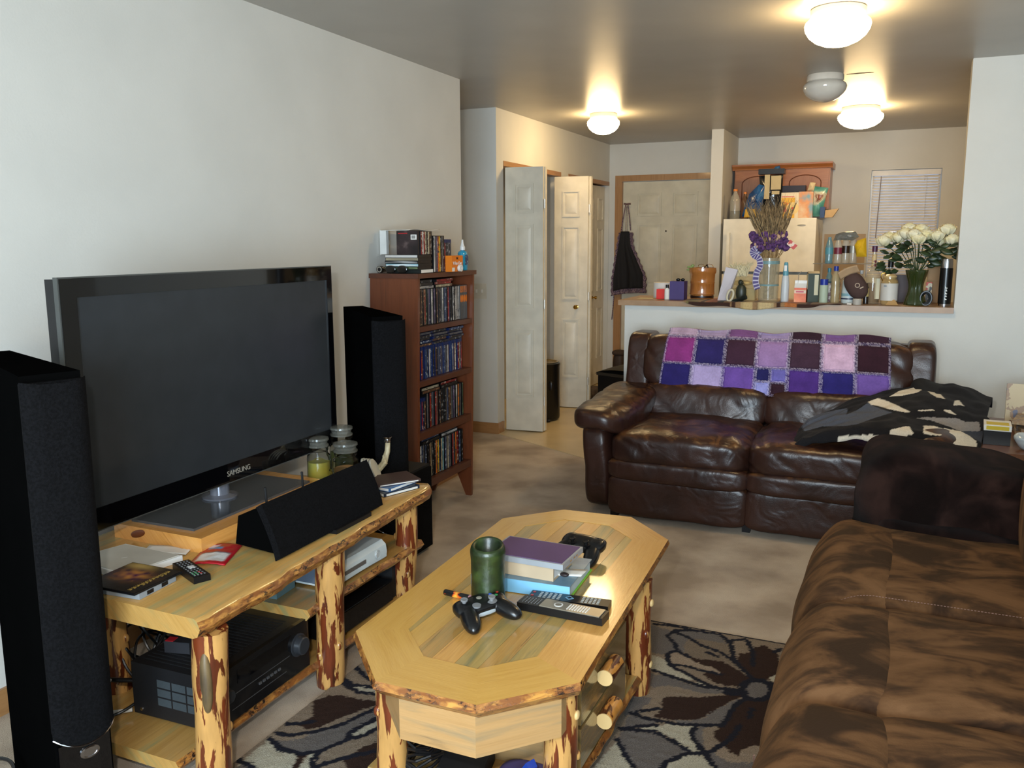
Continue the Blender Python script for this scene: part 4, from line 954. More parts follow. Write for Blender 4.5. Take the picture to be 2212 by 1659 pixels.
# ---- on top of the bookcase (z 1.31 plus the slant)
ZB = 1.3112; YB0 = 3.775+SH*1.31
def boxset(name, loc, sz, mat, label, rz=0, cat='disc case', bevel=.0015):
    t_ = thing(name, label, cat, loc, (0, 0, rz)); b = B(); b.box(0, sz[0], 0, sz[1], 0, sz[2]); b.out('case', mat, t_, bevel=bevel); return t_
z = ZB
for k, (c_, dx, lab) in enumerate((('black', .02, 'black thick box with white skyline mark'), )): pass
bs_ = boxset('book', (.085, YB0+.035, z), (.20, .13, .020), plain('book_black_cover', (20, 26, 24), .5), 'thick closed book with cream pages, lowest in the stack on top of the bookcase', cat='book')
b = B(); b.box(.2003, .201, .005, .127, .002, .018); b.out('page_edge', M_PAPER, bs_)
z += .0205
for k, (c_, lab) in enumerate((('green', 'green disc case'), ('teal', 'white and blue disc case'), ('black', 'dark brown disc case'), ('cream', 'cream disc case with red lettering'), ('white', 'white disc case'))):
    t_ = thing('disc_case', '%s lying in the stack on top of the bookcase' % lab, 'disc case', (.148+.004*(k % 2), YB0+.012, z))
    b = B(); b.box(-.06, .135, .0, .138, 0, .0142); b.out('case', CASEK, t_, bevel=.001)
    b = B(); b.box(-.057, .132, -.0006, 0, .001, .0132); b.out('spine_print', spine(c_), t_)
    z += .0146
t_ = thing('disc_box', 'black upright box with a white barcode and red print on the stack on the bookcase', 'disc case', (.150, YB0+.03, z+.001), (0, 0, .0))
b = B(); b.box(0, .125, 0, .016, 0, .118); b.out('case', blotch('box_art_dark', [(.4, (26, 20, 22)), (.6, (48, 36, 38)), (.72, (96, 80, 78))], 14, rough=.35), t_, bevel=.001)
b = B(); b.box(.084, .118, -.0006, 0, .075, .100); b.out('barcode_label', M_PAPER, t_)
b = B()
for k in range(9): b.box(.090+k*.0024, .0913+k*.0024, -.001, -.0006, .080, .096)
b.out('barcode', M_BLACK, t_)
b = B(); b.box(.010, .065, -.0006, 0, .104, .109); b.out('red_print', plain('print_red', (150, 30, 34), .5), t_)
yy = YB0+.050
for k, c_ in enumerate('red white red cream black cream brown black'.split()):
    disc_case('dvd', c_, (.280, yy, z+.0005), (0, 0, 0), '%s-spined disc case, %s from the left on the stack atop the bookcase' % (c_, ordn(k+1)), '%s disc cases standing on top of the stack' % c_).scale = (1, 1, .62); yy += .0146
for k, c_ in enumerate('white grey purple orange yellow black grey black'.split()):
    disc_case('dvd', c_, (.282, yy+.012, ZB+.0005), (0, 0, 0), '%s-spined tall disc case, %s of the tall row atop the bookcase' % (c_, ordn(k+1)), '%s disc cases upright on the bookcase top' % c_); yy += .0146
for k, c_ in enumerate('red black black grey black grey'.split()):
    disc_case('br', c_, (.280, yy+.016, ZB+.0005), (0, 0, 0), '%s-spined blue-shelled case, %s of the far group atop the bookcase' % (c_, ordn(k+1)), '%s blue-shelled cases on the bookcase top' % c_); yy += .0130
t_ = thing('paper_sheet', 'loose white papers lying across the upright cases on top of the bookcase', 'paper', (.12, YB0+.16, ZB+.2165))
b = B(); b.grid(lambda u, v: (-.08+.16*v, -.10+.34*u, .004*math.sin(u*7)+.006*u*v), 16, 6); o = b.out('sheet', M_PAPER, t_); md = o.modifiers.new('s', 'SOLIDIFY'); md.thickness = .002
wo = thing('correction_fluid_box', 'orange and white correction fluid box on top of the bookcase', 'box', (.305, YB0+.300, ZB), (0, 0, 0))
b = B(); b.box(-.02, .02, 0, .125, 0, .085); b.out('carton', plain('carton_orange', (226, 122, 20), .5), wo, bevel=.001)
text('BIC', .018, M_BLACK, wo, (.0206, .0625, .070), (PI/2, 0, PI/2)); text('Wite·Out', .026, M_WHITE, wo, (.0206, .0625, .044), (PI/2, 0, PI/2))
b = B(); b.box(.0204, .0206, .0, .03, .002, .022); b.out('white_corner', M_PAPER, wo)
pn = thing('tape_roll', 'small clear and white tape roll in front of the orange box', 'tape', (.335, YB0+.375, ZB), (PI/2, 0, PI/2))
b = B(); V = b.lathe([(.008, -.008), (.018, -.008), (.018, .008), (.008, .008), (.008, -.008)], 24); b.out('roll', M_PAPER, pn, loc=(0, .018, 0)) 
hs = thing('sanitizer_bottle', 'blue bottle with a white nozzle cap at the far end of the bookcase top', 'bottle', (.245, YB0+.580, ZB))
b = B(); b.lathe([(0, 0), (.030, 0), (.033, .005), (.033, .095), (.026, .105), (.013, .110), (.013, .114), (0, .114)], 28, sx=.8); b.out('bottle', plain('blue_gel', (40, 150, 190), .15, coat=.5, spec=.6), hs)
b = B(); b.lathe([(.015, .112), (.015, .130), (.012, .134), (.007, .150), (.005, .170), (0, .171)], 20); b.out('cap', M_WHITE, hs)
b = B(); b.box(.0262, .0268, -.018, .018, .03, .085); b.out('label_print', spine('blue'), hs)
sg = thing('sunglasses', 'black sunglasses lying on the near edge of the bookcase top', 'sunglasses', (.165, YB0-.004, ZB+.001), (0, 0, 0))
b = B()
for s_ in (-1, 1): V = b.blob((s_*.034, .0, .020), (.029, .004, .019), 2.6, 8)
b.out('lens', M_GLOSS, sg)
b = B(); b.tube([(-.008, 0, .028), (0, -.003, .031), (.008, 0, .028)], .002, 8)
for s_ in (-1, 1): b.tube([(s_*.062, .002, .028), (s_*.066, .05, .022), (s_*.06, .10, .010)], .0025, 8)
b.out('frame', M_BLACK, sg)
fl_ = thing('flashlight', 'black flashlight lying at the near wall-side corner of the bookcase top', 'flashlight', (.060, YB0+.002, ZB+.019), (0, 0, 0))
b = B(); V = b.lathe([(0, 0), (.018, 0), (.018, .02), (.012, .03), (.012, .11), (0, .11)], 20); b.tr(V, Matrix.Rotation(-PI/2, 4, 'X')); b.out('body', M_BLACK, fl_)
b = B(); V = b.lathe([(.010, -.001), (.015, -.001), (.013, .0005), (.010, .0005), (.010, -.001)], 20); b.tr(V, Matrix.Rotation(-PI/2, 4, 'X')); b.out('lens_ring', M_SILVER, fl_)

# ------------------------------------------------------------------ things on the coffee table (top at z .44)
ZC = .441
cn = thing('pillar_candle', 'dark green pillar candle with a melted hollow top on the coffee table', 'candle', (1.495, 2.105, ZC))
M_CAND = blotch('green_wax', [(.35, (22, 32, 15)), (.55, (34, 48, 19)), (.7, (46, 62, 26))], 30, (1, 1, 1), .38, detail=6, coat=.1, bs=(60, .3))
b = B(); R_ = .048
def cf(u, v):
    a_ = 2*PI*u; prof = [(0, .0), (.9, 0), (1, .006), (1.0, .04), (1.0, .09), (1, .14), (1.03, .155), (1.05, .168), (1.0, .180), (.88, .188), (.74, .184), (.62, .165), (.4, .148), (0, .142)]
    t = v*(len(prof)-1); i = min(int(t), len(prof)-2); f = t-i; r = (prof[i][0]*(1-f)+prof[i+1][0]*f)*R_; z = prof[i][1]*(1-f)+prof[i+1][1]*f
    if v > .5: z += ((.010*math.cos(a_-1.9)))*min(1, (v-.5)*4)*(1 if v < .85 else .3)
    return (r*math.cos(a_), r*math.sin(a_), z)
b.grid(cf, 44, 42, cu=True); b.out('wax_body', M_CAND, cn, ang=60)
bd_ = thing('ring_binder', 'light blue binder, lowest in the stack on the coffee table', 'binder', (1.53, 2.345, ZC), (0, 0, .06))
b = B(); b.box(-.155, .155, -.115, -.112, 0, .040); b.out('spine', plain('binder_blue', (126, 186, 222), .4), bd_, bevel=.001)
b = B(); b.box(-.155, .155, -.112, .135, 0, .003); b.out('back_cover', plain('binder_green', (120, 190, 50), .4), bd_)
b = B(); b.box(-.155, .155, -.112, .125, .037, .040); b.out('front_cover', blotch('binder_print', [(.35, (70, 108, 140)), (.6, (120, 150, 166)), (.7, (84, 120, 96))], 8, rough=.35), bd_)
b = B(); b.box(-.148, .150, -.108, .122, .004, .036); b.out('pages', plain('page_stack', (190, 205, 212), .8), bd_)
bk_ = thing('hardcover_book', 'thick beige hardcover book between the binder and the purple case on the coffee table', 'book', (1.535, 2.335, ZC+.0405), (0, 0, -.02))
b = B(); b.box(-.10, .10, -.075, -.070, 0, .044); b.box(-.10, .10, -.07, .075, 0, .003); b.box(-.10, .10, -.07, .075, .041, .044); b.out('cover', plain('cover_beige', (190, 168, 138), .7), bk_, bevel=.0015)
b = B(); b.box(-.095, .096, -.069, .072, .0032, .0408); b.out('pages', M_PAPER, bk_)
b = B(); b.grid(lambda u, v: (.085+.075*u, -.035+.06*v+.03*u, .004-.003*u), 5, 4); o = b.out('loose_leaf', M_PAPER, bk_); md = o.modifiers.new('s', 'SOLIDIFY'); md.thickness = .001
b = B(); b.blob((.118, -.032, .010), (.014, .010, .006), 2.2, 6); b.out('ribbon_end', plain('bookmark_dark', (40, 30, 30), .5), bk_)
tb = thing('tablet_case', 'purple tablet case with a grey rim on top of the stack on the coffee table', 'tablet', (1.545, 2.33, ZC+.0852), (0, 0, -.02))
b = B(); b.box(-.125, .125, -.083, .083, 0, .017); b.out('rim', plain('tablet_rim', (150, 154, 158), .4), tb, bevel=.007, seg=3)
b = B(); b.box(-.118, .118, -.076, .076, .0165, .0185); b.out('purple_back', plain('tablet_purple', (92, 66, 108), .6), tb, bevel=.0006)
b = B()
for y in (-.02, .01, .03): b.box(.1246, .1256, y-.007, y+.007, .006, .011)
b.out('side_buttons', M_CHROME, tb)
def controller(name, loc, rot, body, label, style):
    c_ = thing(name, label, 'game controller', loc, rot); b = B()
    def bend(p, q):
        return p
    b.blob((0, .012, .026), (.068, .038, .019), 2.8, 12)
    for s_ in (-1, 1):
        V = b.blob((0, 0, 0), (.0255, .060, .0215), 2.2, 12); b.tr(V, Matrix.Translation((s_*.054, -.026, .020)) @ Matrix.Rotation(s_*.30, 4, 'Z') @ Matrix.Rotation(.10, 4, 'X'))
        V = b.blob((0, 0, 0), (.031, .034, .020), 2.4, 10); b.tr(V, Matrix.Translation((s_*.048, .014, .026)))
        V = b.blob((0, 0, 0), (.020, .012, .011), 2.6, 8); b.tr(V, Matrix.Translation((s_*.048, .044, .020)))
    o = b.out('shell', body, c_, ang=70)
    md = o.modifiers.new('r', 'REMESH'); md.mode = 'VOXEL'; md.voxel_size = .0022; md.use_smooth_shade = True
    sm = o.modifiers.new('s', 'SMOOTH'); sm.iterations = 4; sm.factor = .5
    stk = ((-.048, .016), (.024, -.010)) if style == 'a' else ((-.026, -.010), (.026, -.010))
    for x, y in stk:
        b = B(); b.lathe([(.013, .040), (.015, .043), (.006, .044), (.006, .050), (.010, .052), (.0105, .056), (.009, .057), (0, .0555)], 20, at=(x, y, 0)); b.out('thumbstick', M_GREY if style == 'a' else M_BLACK, c_)
    if style == 'a':
        for (x, y), cc in zip(((.048, .006), (.058, .018), (.036, .018), (.048, .030)), ('green_key', 'red_key', 'blue_key', 'amber_key')):
            b = B(); b.lathe([(0, .040), (.0048, .040), (.0045, .046), (0, .0472)], 14, at=(x, y, 0)); b.out('face_button', plain(cc, {'green_key': (60, 150, 90), 'red_key': (200, 60, 40), 'blue_key': (50, 90, 190), 'amber_key': (230, 150, 40)}[cc], .3), c_)
        b = B(); b.lathe([(0, .040), (.009, .040), (.008, .045), (0, .0465)], 18, at=(0, .018, 0)); b.out('guide_button', M_SILVER, c_)
        b = B(); b.lathe([(0, .040), (.012, .040), (.012, .0445), (0, .045)], 16, at=(-.024, -.010, 0)); b.out('direction_pad', M_GREY, c_)
        b = B(); b.blob((0, -.014, .020), (.040, .014, .009), 2.8, 10); b.out('lower_trim', plain('controller_trim', (160, 168, 172), .4), c_)
    else:
        for x, y in ((.048, .006), (.058, .018), (.038, .018), (.048, .030)):
            b = B(); b.lathe([(0, .040), (.0048, .040), (.0045, .045), (0, .046)], 12, at=(x, y, 0)); b.out('face_button', M_MATTE, c_)
        b = B()
        b.box(-.055, -.041, .014, .020, .040, .045); b.box(-.051, -.045, .010, .026, .040, .045); b.out('direction_pad', M_MATTE, c_, bevel=.001)
    return c_
M_CTL = plain('controller_black', (16, 17, 19), .28, coat=.15)
controller('game_controller', (1.515, 2.025, ZC+.012), (.12, -.06, -2.15+PI), M_CTL, 'black game controller with grey sticks and coloured buttons beside the green candle', 'a')
controller('game_controller', (1.605, 2.60, ZC+.012), (.28, .0, -.22), M_CTL, 'all-black game controller behind the book stack on the coffee table', 'b')
r2 = remote((1.700, 2.215, ZC), .10, 'black remote control with many light buttons, farther of two on the coffee table', .235, .050)
buttons(r2, plain('key_grey', (170, 176, 176), .4), -.085, -.03, 5, -.016, .016, 4, .018, (.008, .005)); buttons(r2, MC[('key_grey',)], .04, .085, 5, -.016, .016, 4, .018, (.007, .005))
b = B(); b.lathe([(.008, .0178), (.013, .0178), (.013, .0192), (.008, .0192)], 4, at=(0, 0, 0)); b.out('arrow_pad', plain('key_blue', (110, 150, 180), .4), r2)
buttons(r2, plain('red_key', (190, 50, 40), .4), -.108, -.108, 1, -.010, .014, 2, .018, (.008, .006), 'red_keys')
r3 = remote((1.705, 2.145, ZC), .02-.06, 'long remote control with a silver button face, nearer of two on the coffee table', .255, .056, M_BLACK, t=.022)
b = B(); b.box(-.06, .118, -.026, .026, .0215, .0245); b.out('silver_face', plain('remote_silver', (160, 152, 136), .3, .5), r3, bevel=.001)
buttons(r3, M_WHITE, .02, .075, 8, -.015, .015, 5, .0245, (.0035, .0045)); buttons(r3, M_GREY, -.115, -.07, 6, -.016, .016, 5, .022, (.003, .003), 'small_keys')
b = B(); b.lathe([(.009, .0243), (.013, .0243), (.013, .0255), (.009, .0255)], 20, at=(-.012, 0, 0)); b.out('ring_pad', M_WHITE, r3)
lg = thing('lighter', 'black lighter with a flame print lying left of the green candle', 'lighter', (1.395, 2.125, ZC+.009), (0, 0, -.12))
b = B(); V = b.lathe([(0, -.055), (.008, -.055), (.009, -.05), (.009, .04), (0, .04)], 16); b.tr(V, Matrix.Rotation(PI/2, 4, 'Y')); b.out('body', blotch('flame_print', [(.54, (18, 18, 20)), (.58, (200, 70, 20)), (.66, (235, 170, 60))], 26, rough=.3), lg)
b = B(); V = b.lathe([(.0092, .032), (.0096, .04), (.0096, .055), (0, .056)], 16); b.tr(V, Matrix.Rotation(PI/2, 4, 'Y')); b.out('end_cap', plain('label_pink', (200, 150, 160), .4), lg)
# things on the low shelf under the table
hb = thing('charger_cables', 'black cable bundle on the low shelf under the coffee table', 'cable', (1.44, 1.84, .068))
b = B()
for k in range(9): b.tube([(.055*math.cos(j*.7)*(1-.04*k), .075*math.sin(j*.7), .02+.012*k+.01*math.sin(j*2+k)) for j in range(10)], .0045, 7)
b.out('coil', M_BLACK, hb)
px_ = thing('power_brick', 'black power brick beside the cable bundle on the low shelf', 'power supply', (1.545, 1.86, .068), (0, 0, .2))
b = B(); b.box(-.06, .06, -.07, .07, 0, .07); b.out('case', M_MATTE, px_, bevel=.008)
ms_ = thing('computer_mouse', 'black and grey computer mouse standing on edge on the low shelf under the coffee table', 'mouse', (1.635, 1.80, .068), (.5, 0, .3))
b = B(); b.blob((0, 0, .05), (.033, .030, .055), 2.4, 10); b.out('shell', plain('mouse_dark', (40, 42, 46), .3), ms_)
b = B(); b.blob((.020, .006, .05), (.018, .031, .050), 2.4, 10); b.out('side_grip', M_GREY, ms_)
cl_ = thing('blue_clip', 'bright blue plastic clip standing on the low shelf under the coffee table', 'clip', (1.725, 1.83, .068), (0, 0, -.4))
M_BCL = plain('clip_blue', (28, 60, 150), .35)
b = B(); b.prism([(-.03, 0), (.0, 0), (.03, .11), (.018, .125), (.0, .10)], -.014, .014, 'y'); b.out('jaw', M_BCL, cl_, bevel=.004)
b = B(); b.prism([(-.06, .02), (-.0, .045), (.0, .075), (-.05, .07)], -.012, .012, 'y'); b.out('lever', M_BCL, cl_, bevel=.004)
pb = thing('purple_pouch', 'purple cloth pouch lying behind the blue clip under the coffee table', 'pouch', (1.70, 1.90, .070))
b = B(); b.blob((0, 0, .02), (.08, .06, .022), 2.6, 8); b.out('pouch', plain('pouch_purple', (88, 80, 140), .8), pb)
# ------------------------------------------------------------------ leather loveseat
def leather():
    m, nt, b = newmat('brown_leather')
    v = coords(nt, 'Object', rand=True)
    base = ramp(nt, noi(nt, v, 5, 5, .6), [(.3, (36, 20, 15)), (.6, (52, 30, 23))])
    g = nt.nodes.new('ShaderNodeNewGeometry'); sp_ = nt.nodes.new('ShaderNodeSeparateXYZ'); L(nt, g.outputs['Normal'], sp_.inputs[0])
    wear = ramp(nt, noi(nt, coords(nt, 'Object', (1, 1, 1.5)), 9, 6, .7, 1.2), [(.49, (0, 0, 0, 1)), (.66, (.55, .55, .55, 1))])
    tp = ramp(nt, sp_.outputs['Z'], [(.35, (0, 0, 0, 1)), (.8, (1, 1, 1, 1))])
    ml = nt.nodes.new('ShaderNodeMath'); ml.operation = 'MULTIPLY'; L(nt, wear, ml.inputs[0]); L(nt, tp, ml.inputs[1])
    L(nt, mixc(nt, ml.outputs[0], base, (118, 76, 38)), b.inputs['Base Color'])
    b.inputs['Roughness'].default_value = .33; b.inputs['Specular IOR Level'].default_value = .45
    n1 = noi(nt, coords(nt, 'Object', (1, 1, 1)), 7, 2, .5, 1.0); n2 = noi(nt, coords(nt, 'Object', (1, 1, 1)), 170, 2)
    ad = nt.nodes.new('ShaderNodeMath'); ad.operation = 'MULTIPLY_ADD'; L(nt, n2, ad.inputs[0]); ad.inputs[1].default_value = .05; L(nt, n1, ad.inputs[2])
    bump(nt, b, ad.outputs[0], .45, .02); return m
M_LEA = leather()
LS = thing('leather_loveseat', 'dark brown leather loveseat against the white half wall', 'sofa', (1.87, 4.82, 0))
def cush(par, name, c, h, mat, n=4, k=16, f=None, amp=.006, fs=7, seed=0, wr=None):
    b = B()
    def g(p, q):
        d = nz(p, fs, seed)*amp
        if wr:  # creases radiating on the surface
            d -= wr[0]*max(0, math.sin(wr[1]*(p.x*wr[2]+p.z*wr[3]+p.y*wr[4])+3*nz(p, 3, seed+3)))**6*(abs(q[0])**2*.6+.4)
        nn = Vector(q).normalized(); r_ = p+nn*d
        return f(r_, q) if f else r_
    b.blob(c, h, n, k, g)
    return b.out(name, mat, par, ang=80)
for s_ in (-1, 1):
    x = s_*.358
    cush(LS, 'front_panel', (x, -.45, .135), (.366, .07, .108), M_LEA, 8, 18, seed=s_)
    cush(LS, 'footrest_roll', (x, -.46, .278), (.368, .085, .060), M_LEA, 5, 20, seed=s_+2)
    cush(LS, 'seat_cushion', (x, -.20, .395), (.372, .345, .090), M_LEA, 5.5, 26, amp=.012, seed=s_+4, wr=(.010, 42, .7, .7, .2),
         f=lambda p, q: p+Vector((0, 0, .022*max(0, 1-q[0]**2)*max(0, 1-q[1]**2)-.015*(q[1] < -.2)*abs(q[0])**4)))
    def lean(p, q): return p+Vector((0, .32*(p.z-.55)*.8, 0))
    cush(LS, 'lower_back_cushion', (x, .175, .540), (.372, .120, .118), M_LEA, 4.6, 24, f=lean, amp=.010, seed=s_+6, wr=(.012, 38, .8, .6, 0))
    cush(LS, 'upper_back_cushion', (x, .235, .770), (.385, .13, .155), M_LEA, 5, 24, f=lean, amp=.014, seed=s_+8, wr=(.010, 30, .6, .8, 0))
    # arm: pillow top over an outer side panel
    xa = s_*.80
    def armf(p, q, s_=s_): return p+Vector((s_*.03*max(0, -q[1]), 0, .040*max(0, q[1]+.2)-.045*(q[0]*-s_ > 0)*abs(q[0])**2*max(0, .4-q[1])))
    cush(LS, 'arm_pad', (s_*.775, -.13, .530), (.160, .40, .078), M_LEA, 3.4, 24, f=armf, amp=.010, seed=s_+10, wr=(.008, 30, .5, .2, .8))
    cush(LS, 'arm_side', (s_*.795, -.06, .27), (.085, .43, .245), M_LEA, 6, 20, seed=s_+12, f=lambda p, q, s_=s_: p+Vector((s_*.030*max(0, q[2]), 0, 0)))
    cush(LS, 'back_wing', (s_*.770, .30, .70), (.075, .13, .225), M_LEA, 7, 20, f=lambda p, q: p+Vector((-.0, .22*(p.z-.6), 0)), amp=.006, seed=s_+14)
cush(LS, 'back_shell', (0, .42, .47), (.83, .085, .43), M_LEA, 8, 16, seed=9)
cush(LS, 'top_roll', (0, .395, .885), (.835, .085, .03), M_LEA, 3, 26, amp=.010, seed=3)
b = B()
for x in (-.7, 0, .7):
    for y in (-.44, .40): b.box(x-.02, x+.02, y-.02, y+.02, .0, .05)
b.out('foot', M_BLACK, LS)

# ------------------------------------------------------------------ quilt over the back of the loveseat
ML = lambda *c: np.array(lin(c)[:3])
QC = [[ML(176, 150, 172), ML(160, 140, 170), ML(112, 72, 118), ML(150, 132, 170), ML(48, 26, 40), ML(110, 78, 128), ML(52, 28, 44)],
      [ML(136, 52, 122), ML(44, 36, 94), ML(62, 36, 54), ML(150, 118, 166), ML(64, 42, 58), ML(202, 168, 196), ML(50, 24, 36)],
      [ML(40, 32, 96), ML(178, 160, 206), ML(108, 76, 158), None, ML(76, 46, 124), ML(42, 36, 108), ML(112, 84, 160)]]
SUB = [[ML(36, 34, 90), ML(112, 104, 180)], [ML(150, 150, 212), ML(50, 26, 40)]]
QT = thing('patchwork_quilt', 'purple patchwork rag quilt draped over the back of the leather loveseat', 'quilt', (1.885, 5.10, .93))
QW = 1.20
def qpos(u, s):
    """u 0..1 along x, s arc length from the back edge over the top roll and down the front"""
    x = (u-.5)*QW
    flare = 1+.03*max(0, (s-.16))/.3
    ripple = .006*math.sin(u*23)+.010*nz((u*5, s*6, 1))
    if s < .16: y, z = .14-s*.95, .012-.010*math.cos(s*15)+.004
    else:
        d = s-.16; y = -.012-.03*min(1, d/.05)-d*.30; z = .012-.01*0-d*.95
    drop = .020*(u-.5)
    bulge = -.018*math.sin(min(1, max(0, s-.16)/.34)*PI)
    return (x*flare+.02*(-s if u < .5 else 0)*(1-2*u), y+bulge-ripple*(1 if s > .16 else 0)-.018, z+ripple*(1 if s < .16 else .3)+drop*-.3)
def qcol_us(u, s):
    i = min(6, int(u*7)); fu = u*7-i
    if s < .19: r, fv = 0, max(0, (s-.05)/.14) if s > .05 else 0
    elif s < .345: r, fv = 1, (s-.19)/.155
    else: r, fv = 2, (s-.345)/.16
    r = min(2, r); fv = min(1, fv); e = min(fu, 1-fu)*QW/7; ev = min(fv, 1-fv)*.16
    c = QC[r][i]
    if c is None:
        a_, b_ = (fu > .48), (fv > .5); c = SUB[int(b_)][int(a_)]; e = min(e, abs(fu-.48)*QW/7); ev = min(ev, abs(fv-.5)*.16)
    return c, min(e, ev)
nu, nv = 260, 110; SMAX = .505
QU = [(i/(nu-1), SMAX*j/(nv-1)) for i in range(nu) for j in range(nv)]
def qcol(co):
    c = np.ones((len(co), 3), np.float32); rs = np.random.RandomState(1)
    for k, (u, s) in enumerate(QU):
        cc, e = qcol_us(u, s); f = 1+.22*nz((u*22, s*20, 5))
        if e < .010:
            g = rs.rand(); cc = cc*.5+(ML(200, 188, 205) if g > .45 else ML(60, 50, 90))*.5; f = 1
        c[k] = np.clip(cc*f, 0, 1)
    return c
b = B(); b.grid(lambda u, v: Vector(qpos(u, SMAX*v))+Vector((0, -.004 if qcol_us(u, SMAX*v)[1] > .016 else 0, 0)), nu, nv)
o = b.out('cloth', attrmat('quilt_cloth', .85, .05, 90, .14, (260, .5)), QT, col=qcol)
md = o.modifiers.new('s', 'SOLIDIFY'); md.thickness = .006; md.offset = 1
# frayed seams : little threads along the seams and the hem, one mesh
b = B(); rs = random.Random(8); cols_f = []
def fray(u, s, du, ds):
    p = Vector(qpos(min(1, max(0, u)), s)); q = Vector(qpos(min(1, max(0, u+du)), min(SMAX+.02, max(0, s+ds)))); d = (q-p)
    n_ = Vector((rs.uniform(-.3, .3), -.9, rs.uniform(.0, .7) if s < .2 else rs.uniform(-.3, .4))).normalized()
    L_ = rs.uniform(.007, .013); t_ = (n_+d*rs.uniform(20, 60)).normalized()*L_; w_ = Vector((.0011, 0, .0011)); p = p+Vector((0, -.005, 0))
    a_ = [b.v(p-w_), b.v(p+w_), b.v(p+t_+w_*.6), b.v(p+t_-w_*.6)]; b._f(a_)
for i in range(8):
    for k in range(230):
        s = .02+rs.random()*(SMAX-.02); fray(i/7+rs.uniform(-.004, .004), s, rs.uniform(-.006, .006), 0)
for s0 in (.19, .345, SMAX-.002, .04):
    for k in range(1300): fray(rs.random(), s0+rs.uniform(-.003, .003), 0, rs.uniform(-.004, .006))
for k in range(120): fray(3.48/7, .345+rs.random()*.16, .003, 0); fray((3+rs.random())/7, .425, 0, .003)
b.out('frayed_seams', blotch('fray_threads', [(.4, (96, 76, 132)), (.5, (176, 160, 190)), (.62, (206, 192, 206))], 120, rough=.9), QT, kind='stuff')

# ------------------------------------------------------------------ black, white and grey blanket heaped on the loveseat's right side
BLK, WHT, GRY, LGR = ML(22, 21, 24), ML(214, 206, 190), ML(74, 80, 94), ML(138, 134, 132)
BP = [(WHT, [(.30, .02), (.44, .015), (.46, .12), (.31, .13)]), (WHT, [(.50, .015), (.62, .02), (.63, .12), (.49, .12)]), (WHT, [(.66, .02), (.75, .02), (.76, .12), (.66, .12)]), (WHT, [(.77, .01), (.99, .01), (.96, .15), (.77, .13)]),
      (LGR, [(.60, .20), (.98, .17), (.99, .36), (.86, .36), (.70, .29)]), (GRY, [(.90, .12), (.999, .13), (.999, .20), (.93, .2)]),
      (GRY, [(.06, .26), (.20, .30), (.44, .40), (.50, .56), (.36, .66), (.20, .58), (.08, .46)]), (WHT, [(.36, .62), (.44, .64), (.66, .46), (.60, .40), (.48, .50)]),
      (WHT, [(.50, .86), (.68, .94), (.72, .90), (.53, .80)]), (WHT, [(.71, .93), (.80, .84), (.83, .78), (.80, .78), (.74, .86)]), (WHT, [(.84, .76), (.90, .72), (.86, .66), (.82, .70)]), (WHT, [(.74, .52), (.82, .42), (.80, .40), (.70, .50)])]
def BLC(q): return [(1700+x*.2532, 830+y*.2532) for x, y in q]
BPX = [(WHT, BLC([(430, 455), (500, 440), (720, 430), (780, 445), (760, 560), (660, 560), (440, 560)])), (WHT, BLC([(880, 390), (1000, 360), (1045, 358), (1080, 425), (960, 450), (870, 480)])), (WHT, BLC([(1165, 352), (1260, 355), (1325, 378), (1320, 440), (1200, 430), (1165, 425)])),
 (WHT, BLC([(1340, 375), (1480, 400), (1560, 440), (1620, 490), (1610, 560), (1560, 590), (1400, 500), (1330, 440)])), (GRY*.6, BLC([(1480, 400), (1680, 400), (1660, 500), (1560, 440)])), (LGR, BLC([(1100, 290), (1200, 280), (1450, 290), (1520, 320), (1640, 320), (1650, 400), (1480, 400), (1350, 350), (1230, 310)])),
 (GRY, BLC([(100, 330), (260, 255), (420, 220), (515, 205), (505, 260), (600, 220), (690, 160), (750, 190), (860, 230), (900, 240), (740, 290), (600, 340), (500, 355), (300, 360), (150, 400)])), (WHT, BLC([(690, 150), (775, 118), (860, 145), (960, 190), (1060, 238), (1000, 238), (900, 220), (800, 190), (720, 175)])),
 (WHT, BLC([(875, 105), (960, 55), (1100, 25), (1180, 30), (1110, 72), (980, 97)])), (WHT, BLC([(1185, 40), (1230, 50), (1270, 80), (1310, 85), (1350, 125), (1280, 112), (1220, 78)])), (WHT, BLC([(1430, 140), (1465, 135), (1510, 185), (1480, 178), (1425, 180)])), (WHT, BLC([(1330, 218), (1390, 220), (1450, 265), (1380, 247)])), (WHT, BLC([(1120, 222), (1240, 212), (1260, 224), (1130, 232)]))]
def blcol_t(co):
    d = co+np.array([2.5, 4.55, .5])-CAM; zz = d@CF; X = 1106+F_PX*(d@CR)/zz; Y = 829.5-F_PX*(d@CU)/zz
    c = np.tile(BLK, (len(co), 1)).astype(np.float32)
    for cc, pg in BPX: c[inpoly(X, Y, pg)] = cc
    return c
def blcol_f(us, vs):
    c = np.tile(BLK, (len(us), 1)).astype(np.float32)
    for cc, pg in BP: c[inpoly(us, vs, pg)] = cc
    return c
